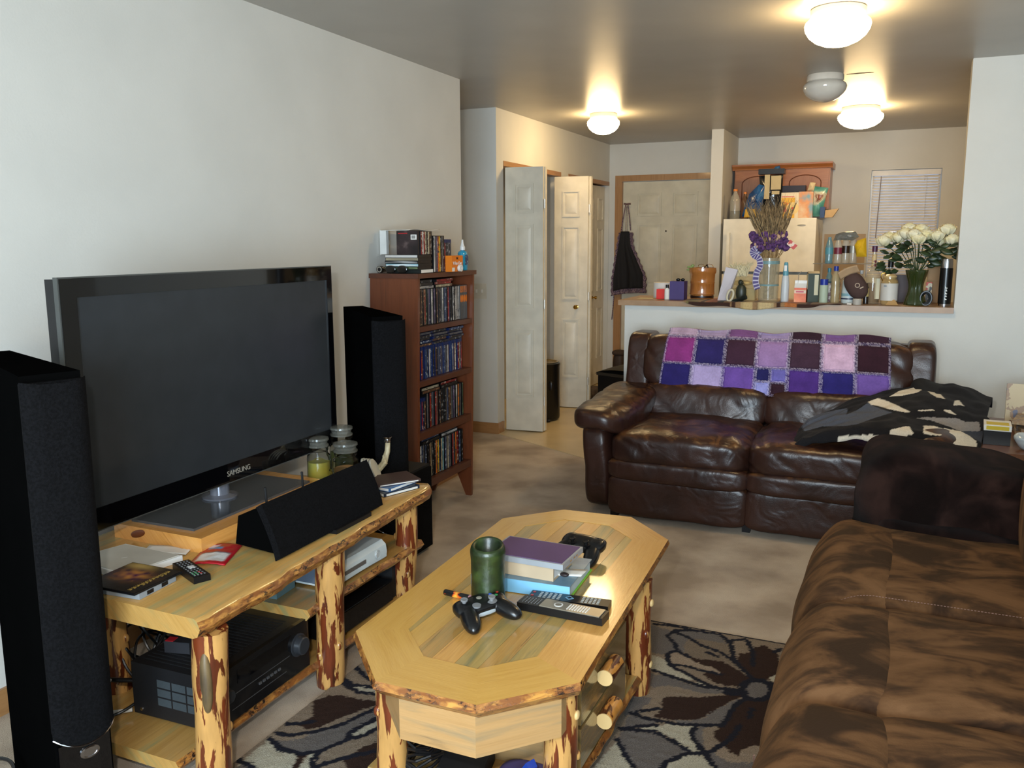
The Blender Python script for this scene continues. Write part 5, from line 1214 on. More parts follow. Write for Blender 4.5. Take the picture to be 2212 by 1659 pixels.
# u: left -> right, v: front hem -> back edge
KF = [(0, (2.075, 4.36, .50), (2.10, 4.60, .51)), ]
def blp(u, v):
    # front line
    x = 2.08+.80*u; yf = 4.33-.03*math.sin(u*PI)-.02*u; hf = .505+.075*math.sin(min(1, u*1.25)*PI*.8)*1.0
    if u > .80: hf -= (u-.80)*.28
    yb_ = 4.62+.36*min(1, u*1.5)
    y = yf+(yb_-yf)*v; x += .10*v*u*(1)
    hb = .515+.235*math.sin(min(1, .05+u*1.02)*PI*.62) - (.05*max(0, u-.8)*5*v)
    z = hf+(hb-hf)*(v**.75)
    z += .018*nz((u*5, v*5, 2))+.010*nz((u*13, v*11, 4))+.014*math.sin((v*9+u*3))*(1-v)*u
    e = min(1, v/.07); z -= (1-e)**2*.035
    if v > .96: z -= (v-.96)*1.2
    if u < .05: z -= (.05-u)*.5
    return (x, y-.01*math.sin(e*PI/2), z)
BL = thing('throw_blanket', 'black, white and grey patterned fleece blanket heaped on the right end of the leather loveseat', 'blanket', (2.5, 4.55, .5))
nu, nv = 170, 130
BUV = np.array([(i/(nu-1), j/(nv-1)) for i in range(nu) for j in range(nv)])
b = B(); b.grid(lambda u, v: Vector(blp(u, v))-Vector((2.5, 4.55, .5)), nu, nv)
o = b.out('cloth', attrmat('fleece', .9, .03, 140, .15, (300, .5)), BL, col=blcol_t)
md = o.modifiers.new('s', 'SOLIDIFY'); md.thickness = .022; md.offset = -1; md.use_rim = True
# dark jacket on the arm end behind the blanket
JK = thing('black_jacket', 'black garment with white script lying over the far arm behind the blanket', 'jacket', (2.80, 4.93, .62))
cush(JK, 'cloth', (0, 0, 0), (.19, .13, .085), plain('jacket_black', (18, 18, 20), .85), 2.6, 20, amp=.03, fs=9, seed=31, f=lambda p, q: p+Vector((0, 0, -.10*q[0])))
b = B()
for k in range(6): b.tube([(.06+k*.013, -.128+.004*k, .045-.010*k), (.066+k*.013, -.131+.004*k, .055-.010*k+.008*(k == 0)), (.070+k*.013, -.128+.004*k, .043-.010*k)], .0018, 5)
b.out('script_mark', M_PAPER, JK)

# ------------------------------------------------------------------ suede couch in the right foreground
def suede():
    m, nt, b = newmat('brown_suede')
    n0 = noi(nt, coords(nt, 'Object', (1, 1.6, 1), rand=True), 4.0, 4, .55, 1.2); n1 = noi(nt, coords(nt, 'Object', (1, 2, 1), rand=True), 12, 4, .6, .6)
    ad = nt.nodes.new('ShaderNodeMath'); ad.operation = 'MULTIPLY_ADD'; L(nt, n1, ad.inputs[0]); ad.inputs[1].default_value = .22; L(nt, n0, ad.inputs[2])
    c = ramp(nt, ad.outputs[0], [(.49, (44, 30, 20)), (.57, (66, 45, 29)), (.65, (92, 64, 40)), (.76, (108, 77, 50))])
    L(nt, c, b.inputs['Base Color']); b.inputs['Roughness'].default_value = .85; b.inputs['Sheen Weight'].default_value = .12; b.inputs['Specular IOR Level'].default_value = .12
    b.inputs['Sheen Tint'].default_value = lin((160, 120, 80))
    bump(nt, b, noi(nt, coords(nt, 'Object'), 240, 3), .25, .003); return m
M_SUE = suede()
SU = thing('suede_couch', 'brown suede couch in the right foreground beside the flowered rug', 'sofa', (2.60, 2.2, 0))
SY = [(-1.35, -.37), (-.37, .19), (.19, .95)]
for k, (y0, y1) in enumerate(SY):
    yc, hy = (y0+y1)/2, (y1-y0)/2+.002
    cush(SU, 'front_roll', (-.175, yc, .30), (.140, hy, .225), M_SUE, 9, 26, amp=.010, fs=4, seed=k+40, f=lambda p, q: p+Vector((.085*max(0, -q[0])*(max(0, abs(q[2])-.15))**2.2-.010*(1-q[1]**2), 0, -.05*max(0, -q[0]-.1)**2*max(0, q[2])+.006*(1-q[1]**2))))
    cush(SU, 'seat_cushion', (.12, yc, .372), (.230, hy, .152), M_SUE, 9, 26, amp=.012, fs=4, seed=k+50)
    cush(SU, 'back_cushion', (.42, yc, .62), (.13, hy, .24), M_SUE, 3.6, 18, amp=.014, fs=4, seed=k+60)
cush(SU, 'base', (.10, -.20, .14), (.34, 1.14, .125), M_SUE, 8, 14, seed=70)
cush(SU, 'back_shell', (.58, -.2, .45), (.10, 1.14, .42), M_SUE, 8, 14, seed=71)
cush(SU, 'arm_rest', (.16, 1.02, .40), (.30, .14, .26), M_SUE, 3.4, 18, amp=.012, fs=4, seed=72)
M_STI = plain('stitch_thread', (120, 88, 74), .8)
for yy_ in (.19, ):
    b = B()
    for k in range(64):
        x = -.20+.0078*k; b.tube([(x, yy_+.014-.0*k, .5265-(.035*max(0, (-x-.10)/.1)**2)), (x+.0048, yy_+.014, .5265-(.035*max(0, (-x-.1048)/.1)**2))], .0011, 5)
    b.out('stitching', M_STI, SU)
b = B()
for k in range(14): b.tube([(-.306-.001*k, -.50+.011*k, .40-.010*k+.02), (-.308-.001*k, -.495+.011*k, .394-.010*k+.02)], .0018, 5)
b.out('side_stitching', M_STI, SU)
# plush throw over the arm
PT = thing('plush_throw', 'dark chocolate plush throw folded over the far arm of the suede couch', 'blanket', (2.70, 3.20, .62))
M_PL = blotch('plush', [(.36, (17, 10, 8)), (.5, (28, 17, 14)), (.66, (46, 30, 25))], 7, rough=1, sheen=.03, bs=(700, .7), dist=.8, spec=.03)
def plf(p, q): return p+Vector((-.02*max(0, -q[2])*(q[0] < 0), .16*(p.z) if p.z > 0 else .05*p.z, -.012*abs(q[0])**4-.010-.055*max(0, q[2]+.2)*max(0, q[0]+.5)/1.8))
cush(PT, 'fold', (0, 0, -.0), (.285, .155, .178), M_PL, 4.8, 34, amp=.034, fs=6, seed=81, f=plf)
cush(PT, 'lower_fold', (.06, -.13, -.125), (.27, .06, .045), M_PL, 2.8, 22, amp=.018, fs=6, seed=83, f=lambda p, q: p+Vector((0, 0, -.03*q[0])))
cush(PT, 'side_fold', (.30, .02, -.02), (.09, .19, .17), M_PL, 3, 22, amp=.03, fs=6, seed=85, f=plf)

# ------------------------------------------------------------------ end table in the corner with papers and boxes
ET = thing('end_table', 'brown wooden end table piled with papers right of the leather loveseat', 'side table', (3.28, 4.75, 0))
b = B(); b.box(-.385, .30, -.45, .42, .50, .535); b.out('table_top', wood('table_brown', (112, 70, 42), (96, 58, 34), (60, 36, 22), .35), ET, bevel=.006, grain=(0, 1, 0))
for x, y in ((-.34, -.40), (.26, -.40), (-.34, .38), (.26, .38)):
    b = B(); b.box(x-.02, x+.02, y-.02, y+.02, 0, .5); b.out('leg', MC[('table_brown',)], ET, bevel=.004, grain=(0, 0, 1))
bb = thing('label_box', 'black box with a white lid and a yellow label beside the blanket end', 'box', (2.965, 4.56, .5005), (0, 0, -.06))
# stands on a small crate between sofa arm and table
bb.location = (2.965, 4.52, .536)
b = B(); b.box(-.055, .055, -.06, .07, 0, .065); b.out('case', M_BLACK, bb, bevel=.002)
b = B(); b.box(-.056, .056, -.062, .071, .0655, .092); b.out('lid', M_PAPER, bb, bevel=.002)
b = B(); b.box(-.046, .046, -.0628, -.0622, .070, .088); b.box(-.046, .046, -.05, .02, .0921, .0926); b.out('yellow_label', plain('label_yellow', (200, 176, 40), .6), bb)
rs = random.Random(12)
for k in range(5):
    t_ = thing('magazine', ('tan catalogue', 'newspaper', 'grey magazine', 'white envelope stack', 'brown kraft envelope')[k]+' in the pile on the end table at the right edge', 'magazine', (3.20+rs.uniform(-.02, .03), 4.74+rs.uniform(-.04, .04), .5365+.0165*k), (0, 0, rs.uniform(-.3, .3)))
    b = B(); b.box(-.13, .15, -.11, .12, 0, .015); b.out('pages', blotch('magazine_print_%d' % k, [(.35, (176, 160, 130)), (.5, (150, 118, 84)), (.6, (110, 104, 110)), (.7, (206, 200, 190))], 16+4*k, rough=.5), t_, bevel=.001)
t_ = thing('catalogue', 'upright leaning catalogue with brown pictures on the end table at the right edge', 'magazine', (3.16, 4.96, .536), (-.12, 0, 0))
b = B(); b.box(-.12, .20, 0, .012, 0, .215); b.out('cover', blotch('catalogue_print', [(.35, (190, 170, 130)), (.5, (150, 120, 90)), (.58, (96, 98, 120)), (.68, (214, 208, 198))], 12, rough=.4, interp='CONSTANT'), t_)
t_ = thing('plastic_bag', 'clear crinkled plastic bag on the front of the end table', 'bag', (3.14, 4.42, .580))
cush(t_, 'film', (0, 0, 0), (.11, .07, .04), plain('film_clear', (176, 190, 200), .15, spec=.8, coat=.5), 2.4, 18, amp=.03, fs=16, seed=91)
# ------------------------------------------------------------------ kitchen: fridge and cabinet
FR = thing('refrigerator', 'cream white refrigerator behind the bar beside the entry stub wall', 'refrigerator', (1.447, 7.86, 0))
M_FR = plain('fridge_cream', (226, 222, 208), .38)
b = B(); b.box(-.385, .385, .05, .70, .02, 1.652); b.out('body', M_FR, FR, bevel=.01)
b = B(); b.box(-.388, .388, 0, .048, 1.205, 1.66); fz = b.out('freezer_door', M_FR, FR, bevel=.012, seg=3)
b = B(); b.box(-.35, -.325, -.035, -.012, 1.24, 1.54); b.box(-.35, -.325, -.02, .001, 1.24, 1.27); b.box(-.35, -.325, -.02, .001, 1.51, 1.54); b.out('handle', M_FR, fz, bevel=.005)
b = B(); b.blob((.27, -.0015, 1.60), (.035, .003, .008), 2.2, 8); b.out('badge', M_SILVER, fz)
b = B(); b.box(-.388, .388, 0, .048, .06, 1.180); fd_ = b.out('fridge_door', M_FR, FR, bevel=.012, seg=3)
b = B(); b.box(-.35, -.325, -.035, -.012, .80, 1.14); b.box(-.35, -.325, -.02, .001, .80, .83); b.box(-.35, -.325, -.02, .001, 1.11, 1.14); b.out('handle', M_FR, fd_, bevel=.005)
b = B(); b.box(-.38, .38, .02, .05, 1.181, 1.204); b.out('door_gasket', plain('gasket_blue', (120, 136, 150), .5), FR)
M_OAK = wood('cabinet_oak', (172, 108, 60), (158, 94, 48), (116, 64, 32), .38, scale=1.4)
M_OAKD = plain('oak_groove', (110, 58, 30), .5)
UC = thing('wall_cabinet', 'oak wall cabinet with two arched doors above the refrigerator', 'cabinet', (1.465, 8.40, 1.75))
b = B(); b.box(-.42, .42, .02, .305, 0, .365); b.out('cabinet_body', M_OAK, UC, grain=(0, 0, 1))
b = B(); b.prism([(.305, .362), (.0, .362), (-.004, .375), (-.028, .398), (-.030, .412), (.305, .412)], -.44, .44, 'x')
b.out('crown_moulding', M_OAK, UC, grain=(1, 0, 0), ang=20)
for s_ in (-1, 1):
    x0, x1 = (.012, .408) if s_ > 0 else (-.408, -.012)
    b = B(); b.box(x0, x1, 0, .0195, .012, .352); dr = b.out('cabinet_door', M_OAK, UC, bevel=.004, grain=(1, 0, 0))
    xm = (x0+x1)/2; hw = .13; arc = [(xm+hw*math.cos(a_), .232+.068*math.sin(a_)) for a_ in np.linspace(0, PI, 17)]
    b = B(); b.prism([(xm+hw, .06)]+arc+[(xm-hw, .06)], -.006, 0, 'y'); b.out('arched_panel', M_OAK, dr, bevel=.004, grain=(.15, 0, 1))
    b = B(); b.tube([(p[0], -.001, p[1]) for p in [(xm+hw+.006, .06)]+[(xm+(p[0]-xm)*1.05, p[1]+.004) for p in arc]+[(xm-hw-.006, .06)]], .0045, 6); b.out('panel_groove', M_OAKD, dr)

def sit(xl, xr, yt, y, z0):
    """x centre, width and height of something seen between two columns and below a row, standing at depth y"""
    a_ = P(xl, yt, y=y); c_ = P(xr, yt, y=y); return (a_[0]+c_[0])/2, abs(c_[0]-a_[0]), (a_[2]+c_[2])/2-z0
def boxitem(name, label, cat, xl, xr, yt, y, z0, mat, d=.08, rz=0, bevel=.002, part='carton', group=None):
    x, w_, h = sit(xl, xr, yt, y, z0); t_ = thing(name, label, cat, (round(x, 3), y+d/2, z0+.0008), (0, 0, rz), group)
    b = B(); b.box(-w_/2, w_/2, -d/2, d/2, 0, h); b.out(part, mat, t_, bevel=bevel); return t_, w_, h
def front(t_, name, mat, x0, x1, z0, z1, d):
    b = B(); b.box(x0, x1, -d/2-.0008, -d/2-.0002, z0, z1); return b.out(name, mat, t_)
ZF = 1.6615
# things on top of the refrigerator
def bottle(name, label, xl, xr, yt, y, z0, prof, mats, liquid=None, group=None, cat='bottle', cap=None, label_band=None):
    """prof: list of (radius factor, height factor)"""
    x, w_, h = sit(xl, xr, yt, y, z0); r = w_/2; t_ = thing(name, label, cat, (round(x, 3), y, z0+.0008), group=group)
    b = B(); b.lathe([(0, 0)]+[(a_*r, c_*h) for a_, c_ in prof]+[(0, prof[-1][1]*h)], 28); b.out('bottle', mats, t_, ang=50)
    if liquid:
        b = B(); b.lathe([(0, .004)]+[(min(a_*r*.93, r*.93), max(.004, c_*h)) for a_, c_ in prof if c_ <= liquid[1]]+[(r*.93, liquid[1]*h), (0, liquid[1]*h)], 24); b.out('liquid', liquid[0], t_)
    if label_band:
        b = B(); b.lathe([(r*1.012, label_band[1]*h), (r*1.015, label_band[2]*h)], 28); b.out('label_band', label_band[0], t_)
    if cap:
        b = B(); b.lathe([(0, cap[1]*h), (cap[2]*r, cap[1]*h), (cap[2]*r, h*.995), (cap[2]*r*.9, h), (0, h)], 20); b.out('cap', cap[0], t_)
    return t_, r, h
GL = MC[('jar_glass',)]; BP_ = [(.95, 0), (1, .03), (1, .60), (.8, .74), (.42, .86), (.36, .9), (.36, .94)]
PETC = plain('clear_plastic', (206, 204, 190), .1, spec=.8, coat=.3, alpha=.35)
bottle('soda_bottle', 'clear bottle with dark liquid and an orange cap at the left on the refrigerator', 1578, 1600, 409, 7.98, ZF, BP_, PETC, (plain('dark_liquid', (20, 14, 12), .2), .27), cap=(plain('cap_orange', (220, 130, 50), .4), .93, .42))
bottle('oil_bottle', 'slim brown bottle with an orange cap behind the blue bag on the refrigerator', 1602, 1618, 415, 8.12, ZF, BP_, plain('bottle_brown', (120, 84, 60), .2), cap=(MC[('cap_orange',)], .93, .42))
def bag(name, label, poly, y, z0, mat, d=.07, cat='snack bag', stripes=None):
    """pillow shaped bag with the given front outline (photo columns/rows at depth y)"""
    W_ = [P(p[0], p[1], y=y) for p in poly]; cx_ = sum(p[0] for p in W_)/len(W_); t_ = thing(name, label, cat, (cx_, y, z0+.001))
    q = [(p[0]-cx_, max(0, p[2]-z0)) for p in W_]; gx = sum(p[0] for p in q)/len(q); gz = sum(p[1] for p in q)/len(q)
    b = B(); n = len(q); K = 7; rings = []
    # dense outline
    Q = []
    for i in range(n):
        a_, c_ = q[i], q[(i+1) % n]
        for k in range(5): Q.append((a_[0]+(c_[0]-a_[0])*k/5, a_[1]+(c_[1]-a_[1])*k/5))
    for sg in (-1, 1):
        R = []
        for k in range(K+1):
            s_ = k/K; R.append([b.v((gx+(p[0]-gx)*(1-s_), sg*d/2*math.sin(s_*PI/2)**.8*(1+.25*nz((p[0]*30, p[1]*30, s_*3+sg))), gz+(p[1]-gz)*(1-s_))) for p in Q])
        for r0, r1 in zip(R, R[1:]):
            for i in range(len(Q)): b._f([r0[i], r0[(i+1) % len(Q)], r1[(i+1) % len(Q)], r1[i]])
    bmesh.ops.remove_doubles(b.bm, verts=b.bm.verts, dist=.0005)
    b.out('bag', mat, t_, ang=60); return t_
M_BLB = blotch('bag_blue', [(.35, (20, 56, 104)), (.55, (36, 92, 150)), (.66, (80, 130, 170))], 10, rough=.25, coat=.4)
bag('chip_bag', 'shiny blue chip bag leaning on the refrigerator beside the soda bottle', [(1602, 468), (1618, 420), (1640, 398), (1652, 402), (1648, 440), (1640, 470)], 8.05, ZF, M_BLB)
t_ = bag('tall_black_bag', 'tall black bag with pale paper panels and a wide dark top band on the refrigerator', [(1645, 470), (1643, 420), (1640, 380), (1692, 377), (1690, 410), (1686, 470)], 8.10, ZF, blotch('bag_black', [(.4, (16, 16, 18)), (.7, (44, 44, 46))], 9, rough=.2, coat=.5), .08, 'paper bag')
b = B(); b.box(-.055, -.01, -.048, -.044, .17, .38); b.box(.0, .085, -.048, -.044, .25, .37); b.box(.01, .075, -.048, -.044, .21, .24); b.out('paper_panel', plain('panel_tan', (196, 180, 140), .6), t_, bevel=.002)
b = B(); b.box(-.11, .11, -.055, .05, .385, .43); b.out('top_band', M_BLACK, t_, bevel=.004)
bag('blue_pouch', 'pointed blue pouch sticking up behind the black band on the refrigerator', [(1660, 378), (1675, 360), (1684, 358), (1690, 378)], 8.22, ZF+.30, M_BLB, .04)
_o = [o for o in COL.objects if o.name.startswith('blue_pouch')][-1]; 
b = B(); b.box(-.02, .02, -.006, .006, -.30, .02); b.out('lower_pouch', M_BLB, _o)
bag('yellow_leaf_bag', 'yellow and green wrapper in front of the blue chip bag on the refrigerator', [(1607, 470), (1610, 452), (1632, 452), (1642, 470)], 7.92, ZF, plain('wrapper_yellow', (206, 164, 60), .5), .03, 'wrapper')
t_, w_, h = boxitem('cereal_box', 'white and yellow oat cereal box with a bowl picture on the refrigerator', 'box', 1688, 1726, 416, 7.95, ZF, plain('cereal_white', (226, 214, 190), .5), .07)
M_CY = plain('cereal_yellow', (232, 180, 60), .5); M_CR = plain('cereal_red', (214, 70, 60), .5)
front(t_, 'yellow_band', M_CY, -w_*.48, w_*.30, h*.0, h*.80, .07); front(t_, 'top_line', M_CR, -w_*.47, w_*.25, h*.82, h*.85, .0704)
front(t_, 'red_band', M_CR, -w_*.48, w_*.02, h*.24, h*.42, .0712)
b = B(); V = b.lathe([(0, 0), (h*.24, 0), (h*.24, .002), (0, .003)], 24); b.tr(V, Matrix.Translation((w_*.18, -.0362, h*.38)) @ Matrix.Rotation(PI/2, 4, 'X')); b.out('bowl_picture', plain('bowl_cream', (232, 206, 140), .5), t_)
b = B(); V = b.lathe([(0, 0), (h*.05, 0), (0, .002)], 12); b.tr(V, Matrix.Translation((w_*.2, -.039, h*.38)) @ Matrix.Rotation(PI/2, 4, 'X')); b.out('berry', M_CR, t_)
text('Oat', .04, M_CR, t_, (-w_*.2, -.0366, h*.56), (PI/2, 0, 0))
t_, w_, h = boxitem('cereal_box', 'white carton with a red-brown food picture right of the oat cereal box on the refrigerator', 'box', 1726, 1757, 414, 7.98, ZF, blotch('carton_food', [(.35, (222, 206, 178)), (.55, (214, 150, 100)), (.66, (120, 160, 180))], 7, rough=.5), .07)
t_, w_, h = boxitem('dark_carton', 'long dark carton lying across behind the cereal boxes on the refrigerator', 'box', 1688, 1740, 401, 8.14, ZF, plain('carton_navy', (34, 30, 48), .5), .10)
bag('teal_snack_bag', 'teal and green snack bag at the right on top of the refrigerator', [(1755, 468), (1750, 430), (1756, 402), (1790, 406), (1784, 425), (1774, 468)], 8.05, ZF, blotch('bag_teal', [(.4, (60, 130, 124)), (.55, (96, 160, 150)), (.64, (200, 200, 180)), (.72, (120, 60, 40))], 9, rough=.3, coat=.3), .06)
bag('popcorn_bag', 'small cream bag on top of the cartons on the refrigerator', [(1744, 412), (1750, 394), (1762, 395), (1758, 412)], 8.0, ZF+.17, plain('bag_cream', (200, 184, 150), .5), .03)
_o = [o for o in COL.objects if o.name.startswith('popcorn_bag')][-1]; b = B(); b.box(-.012, .012, -.004, .004, -.17, .01); b.out('lower_fold', MC[('bag_cream',)], _o)
t_, w_, h = boxitem('open_box', 'small blue and tan open box on the right corner of the refrigerator', 'box', 1772, 1782, 447, 7.98, ZF, plain('box_blue', (40, 70, 120), .5), .05)
b = B(); b.hexa([(.02, -.03, .0), (.085, -.03, .005), (.085, .03, .005), (.02, .03, 0)], [(.025, -.03, .062), (.13, -.03, .075), (.13, .03, .075), (.025, .03, .062)]); b.out('flap', plain('kraft_tan', (186, 156, 112), .6), t_)

# ------------------------------------------------------------------ things along the bar (ledge top at z 1.09)
ZL = 1.0905
# patterned runner hanging over the ledge
rn = thing('table_runner', 'brown batik table runner lying on the bar and drooping over its front edge', 'table runner', (1.72, YE-.03, 1.0915))
def rncol(co):
    c = np.tile(ML(150, 118, 84), (len(co), 1)).astype(np.float32); x, y, z = co[:, 0], co[:, 1], co[:, 2]
    for k, (x0, x1, cc) in enumerate(((-.31, -.24, ML(160, 90, 48)), (-.24, -.20, ML(50, 56, 44)), (-.10, -.03, ML(196, 170, 120)), (.0, .10, ML(200, 176, 130)), (.16, .24, ML(180, 110, 60)), (-.44, -.36, ML(120, 110, 74)))):
        c[(x > x0) & (x < x1)] = cc
    tri = (np.abs(((x*11) % 1)-.5)*2 > ((y+.1)*9 % 1)); c[tri & (x > -.3)] *= .8
    for x0 in (-.335, -.145, .125, .30): c[np.abs(x-x0) < .012] = ML(64, 40, 30)
    c[y < -.012] = ML(60, 38, 30); return c
def rnf(u, v):
    x = -.46+.94*u; s = v*.36; sag = .036*math.sin(max(0, min(1, u*1.15))*PI)**.6+.008*math.sin(u*17); over = max(0, .045-s)
    if s < .045: return (x, -.010-.006*math.sin(u*9), .001-(sag)*(over/.045)*1.0)
    return (x, (s-.045)-.006, .0018+.001*math.sin(u*30))
b = B(); b.grid(rnf, 120, 40); o = b.out('cloth', attrmat('batik', .8, .1, 120, .2, (200, .3)), rn, col=rncol); md = o.modifiers.new('s', 'SOLIDIFY'); md.thickness = .002; md.offset = 1
t_ = thing('paper_roll', 'white paper towel roll standing at the left end of the bar', 'paper roll', (1.045, 5.83, ZL))
x, w_, h = sit(1399, 1441, 610, 5.83, ZL); b = B(); b.lathe([(.022, 0), (w_/2, 0), (w_/2, h), (.022, h), (.022, 0)], 32); b.out('roll', M_PAPER, t_)
t_ = thing('paper_sheet', 'flat cream paper lying at the left end of the bar', 'paper', (.96, 5.70, ZL)); b = B(); b.box(-.05, .06, -.05, .05, 0, .002); b.out('sheet', plain('sheet_cream', (208, 190, 140), .6), t_)
boxitem('red_box', 'small bright red box on the bar in front of the paper roll', 'box', 1418, 1436, 625, 5.66, ZL, plain('box_red', (220, 50, 44), .4), .06)
t_, r, h = bottle('small_bottle', 'tiny white labelled bottle between the red and purple boxes on the bar', 1436, 1447, 615, 5.63, ZL, [(1, 0), (1, .68), (.5, .74), (.5, .8)], M_PAPER, cap=(M_BLACK, .78, .6))
t_, w_, h = boxitem('purple_box', 'dark purple cube box on the bar left of the wooden bucket', 'box', 1447, 1478, 608, 5.62, ZL, plain('box_purple', (66, 50, 110), .5), .10)
t_ = thing('dark_glasses', 'tiny dark glasses lying on the purple box on the bar', 'sunglasses', (t_.location.x+.01, 5.67, ZL+h+.002))
b = B(); b.blob((-.014, 0, .008), (.014, .012, .009), 2.4, 6); b.blob((.016, 0, .008), (.014, .012, .009), 2.4, 6); b.out('lens', M_BLACK, t_)
x, w_, h = sit(1489, 1548, 578, 5.74, ZL)
wb_ = thing('wooden_bucket', 'glossy turned wooden bucket full of odds and ends on the bar', 'bucket', (x, 5.74, ZL))
R_ = w_/2*.98; b = B(); b.lathe([(0, 0), (R_*.84, 0), (R_*.86, .012), (R_*.86, h*.14), (R_*.94, h*.17), (R_*.92, h*.22), (R_*.90, h*.5), (R_*.93, h*.53), (R_*.92, h*.56), (R_*.93, h*.8), (R_, h*.84), (R_*1.02, h*.9), (R_, h), (R_*.9, h), (R_*.86, h*.5), (0, h*.3)], 40)
M_BKT = wood('bucket_wood', (176, 112, 54), (150, 90, 40), (96, 54, 24), .15, scale=3, coat=.8); b.out('bucket', M_BKT, wb_, grain=(0, 0, 1), ang=40)
b = B(); b.lathe([(R_*.865, h*.05), (R_*.875, h*.09), (R_*.865, h*.13)], 36); b.out('dark_band', plain('band_dark', (50, 30, 18), .3), wb_)
t_ = thing('scissors', 'black-handled scissors sticking out of the wooden bucket', 'scissors', (x-.005, 5.74, ZL+h*.55), (0, .3, 0)); b = B(); b.tube([(0, 0, 0), (.0, 0, .075), (-.012, 0, .10), (.0, 0, .115), (.010, 0, .10), (0, 0, .075)], .005, 8); b.blob((.03, 0, .07), (.035, .015, .014), 2.4, 8); b.out('handle', M_BLACK, t_)
t_ = thing('wire_glasses', 'wire-rimmed glasses resting in the wooden bucket', 'glasses', (x+.045, 5.72, ZL+h*.97)); b = B(); b.tube([(.026*math.cos(a_), 0, .012+.018*math.sin(a_)) for a_ in np.linspace(0, 2*PI, 18)], .0016, 6); b.tube([(-.024+.020*math.cos(a_)-.028, 0, .014+.016*math.sin(a_)) for a_ in np.linspace(0, 2*PI, 18)], .0016, 6); b.out('rim', M_BRASS, t_)
t_ = thing('leaf_sprig', 'small green leaf sprig at the left rim of the wooden bucket', 'plant sprig', (x-R_*.9, 5.72, ZL+h*.98)); b = B(); b.blob((0, 0, .008), (.022, .008, .008), 2.2, 6); b.blob((-.012, 0, -.01), (.012, .006, .006), 2.2, 6); b.blob((.016, 0, .016), (.012, .01, .010), 2.2, 6); b.out('leaves', plain('sprig_green', (130, 150, 90), .6), t_)
t_ = thing('folded_papers', 'white folded papers leaning against the wooden bucket on the bar', 'paper', (1.50, 5.60, ZL)); b = B(); b.hexa([(-.045, -.01, .0), (.01, -.02, .0), (.02, .03, 0), (-.03, .035, 0)], [(-.0, .0, .215), (.075, .0, .20), (.075, .02, .20), (.0, .03, .215)]); b.out('sheets', plain('paper_lilac', (196, 190, 196), .6), t_, bevel=.002)
t_ = thing('tape_ring', 'cream oval ring standing at the front edge of the bar on the runner', 'tape', (1.535, 5.535, ZL+.004), (0, .25, 0)); b = B(); b.tube([(.018*math.cos(a_), 0, .038+.036*math.sin(a_)) for a_ in np.linspace(0, 2*PI, 24)], .007, 8); b.out('ring', plain('ring_cream', (206, 198, 172), .5), t_)
t_ = thing('dark_figurine', 'dark green bird-shaped figurine on the runner beside the oval ring', 'figurine', (1.605, 5.57, ZL+.003)); b = B(); b.blob((0, 0, .055), (.032, .028, .056), 2.2, 10); b.blob((-.004, 0, .118), (.016, .016, .018), 2.2, 8); b.tube([(-.004, -.01, .12), (.022, -.02, .112)], [.006, .001], 6); b.out('figure', plain('figurine_dark', (44, 48, 34), .4), t_)
t_ = thing('flashlight', 'small dark flashlight lying on the runner in front of the figurine', 'flashlight', (1.595, 5.535, ZL+.016), (0, -.35, -.3)); b = B(); V = b.lathe([(0, -.05), (.011, -.05), (.011, .025), (.015, .035), (.015, .055), (0, .055)], 18); b.tr(V, Matrix.Rotation(PI/2, 4, 'Y')); b.out('body', plain('torch_dark', (24, 32, 30), .3), t_)
# glass box with feathers
x, w_, h = sit(1578, 1640, 598, 5.66, ZL)
t_ = thing('glass_box', 'square glass ornament box topped with cream feathers on the bar', 'ornament', (x-.014, 5.66, ZL+.004))
b = B(); b.box(-w_/2, w_/2, -.04, .04, 0, h); b.out('glass', plain('box_glass', (180, 160, 110), .2, spec=.5, coat=.1, alpha=.45), t_, bevel=.006)
b = B(); b.box(-w_/2+.008, w_/2-.008, -.03, .03, .005, h*.5); b.out('base_sand', plain('sand_cream', (200, 180, 130), .8), t_)
b = B(); b.blob((0, 0, h*.72), (w_*.36, .02, .018), 2.2, 8); b.blob((-.02, -.03, h*.5), (.02, .012, .01), 2.2, 6); b.blob((.02, -.03, h*.52), (.015, .012, .008), 2.2, 6); b.out('gold_bow', plain('gold_bow', (190, 150, 70), .3, .4), t_)
b = B(); rs = random.Random(5)
for k in range(70):
    a_ = rs.uniform(-1.3, 1.3); l_ = rs.uniform(.05, .10); x0 = rs.uniform(-.06, .03); y0 = rs.uniform(-.02, .02); pts = [(x0, y0, h*.95+.02*rs.random()), (x0+l_*.45*math.sin(a_), y0-.01, h+.03+l_*.4), (x0+l_*math.sin(a_)*.8, y0, h+.02+l_*(.8-.1*abs(a_)))]
    b.tube(pts, [.005, .004, .0008], 5)
b.out('feathers', plain('feather_cream', (212, 200, 164), .8), t_)
# tall vase with dried wheat and purple flowers
x, w_, h = sit(1640, 1685, 558, 5.64, ZL); vx = x
dv_ = thing('dried_bouquet_vase', 'tall glass vase of dried wheat and purple flowers with a checked ribbon', 'vase', (x, 5.64, ZL+.003))
R_ = w_/2
b = B(); b.lathe([(0, 0), (R_*.95, 0), (R_, .006), (R_, h), (R_*.94, h), (R_*.94, .012), (0, .012)], 32); b.out('glass_cylinder', plain('vase_glass', (196, 188, 160), .06, spec=.9, coat=.6, alpha=.30), dv_)
b = B(); b.lathe([(R_*1.01, h*.86), (R_*1.012, h*.93)], 24); b.out('blue_rim_lettering', plain('rim_blue', (120, 170, 180), .4, alpha=.6), dv_); b = B(); b.lathe([(R_*1.01, h*.36), (R_*1.012, h*.40)], 24); b.out('blue_side_lettering', MC[('rim_blue',)], dv_)
b = B(); rs = random.Random(6)
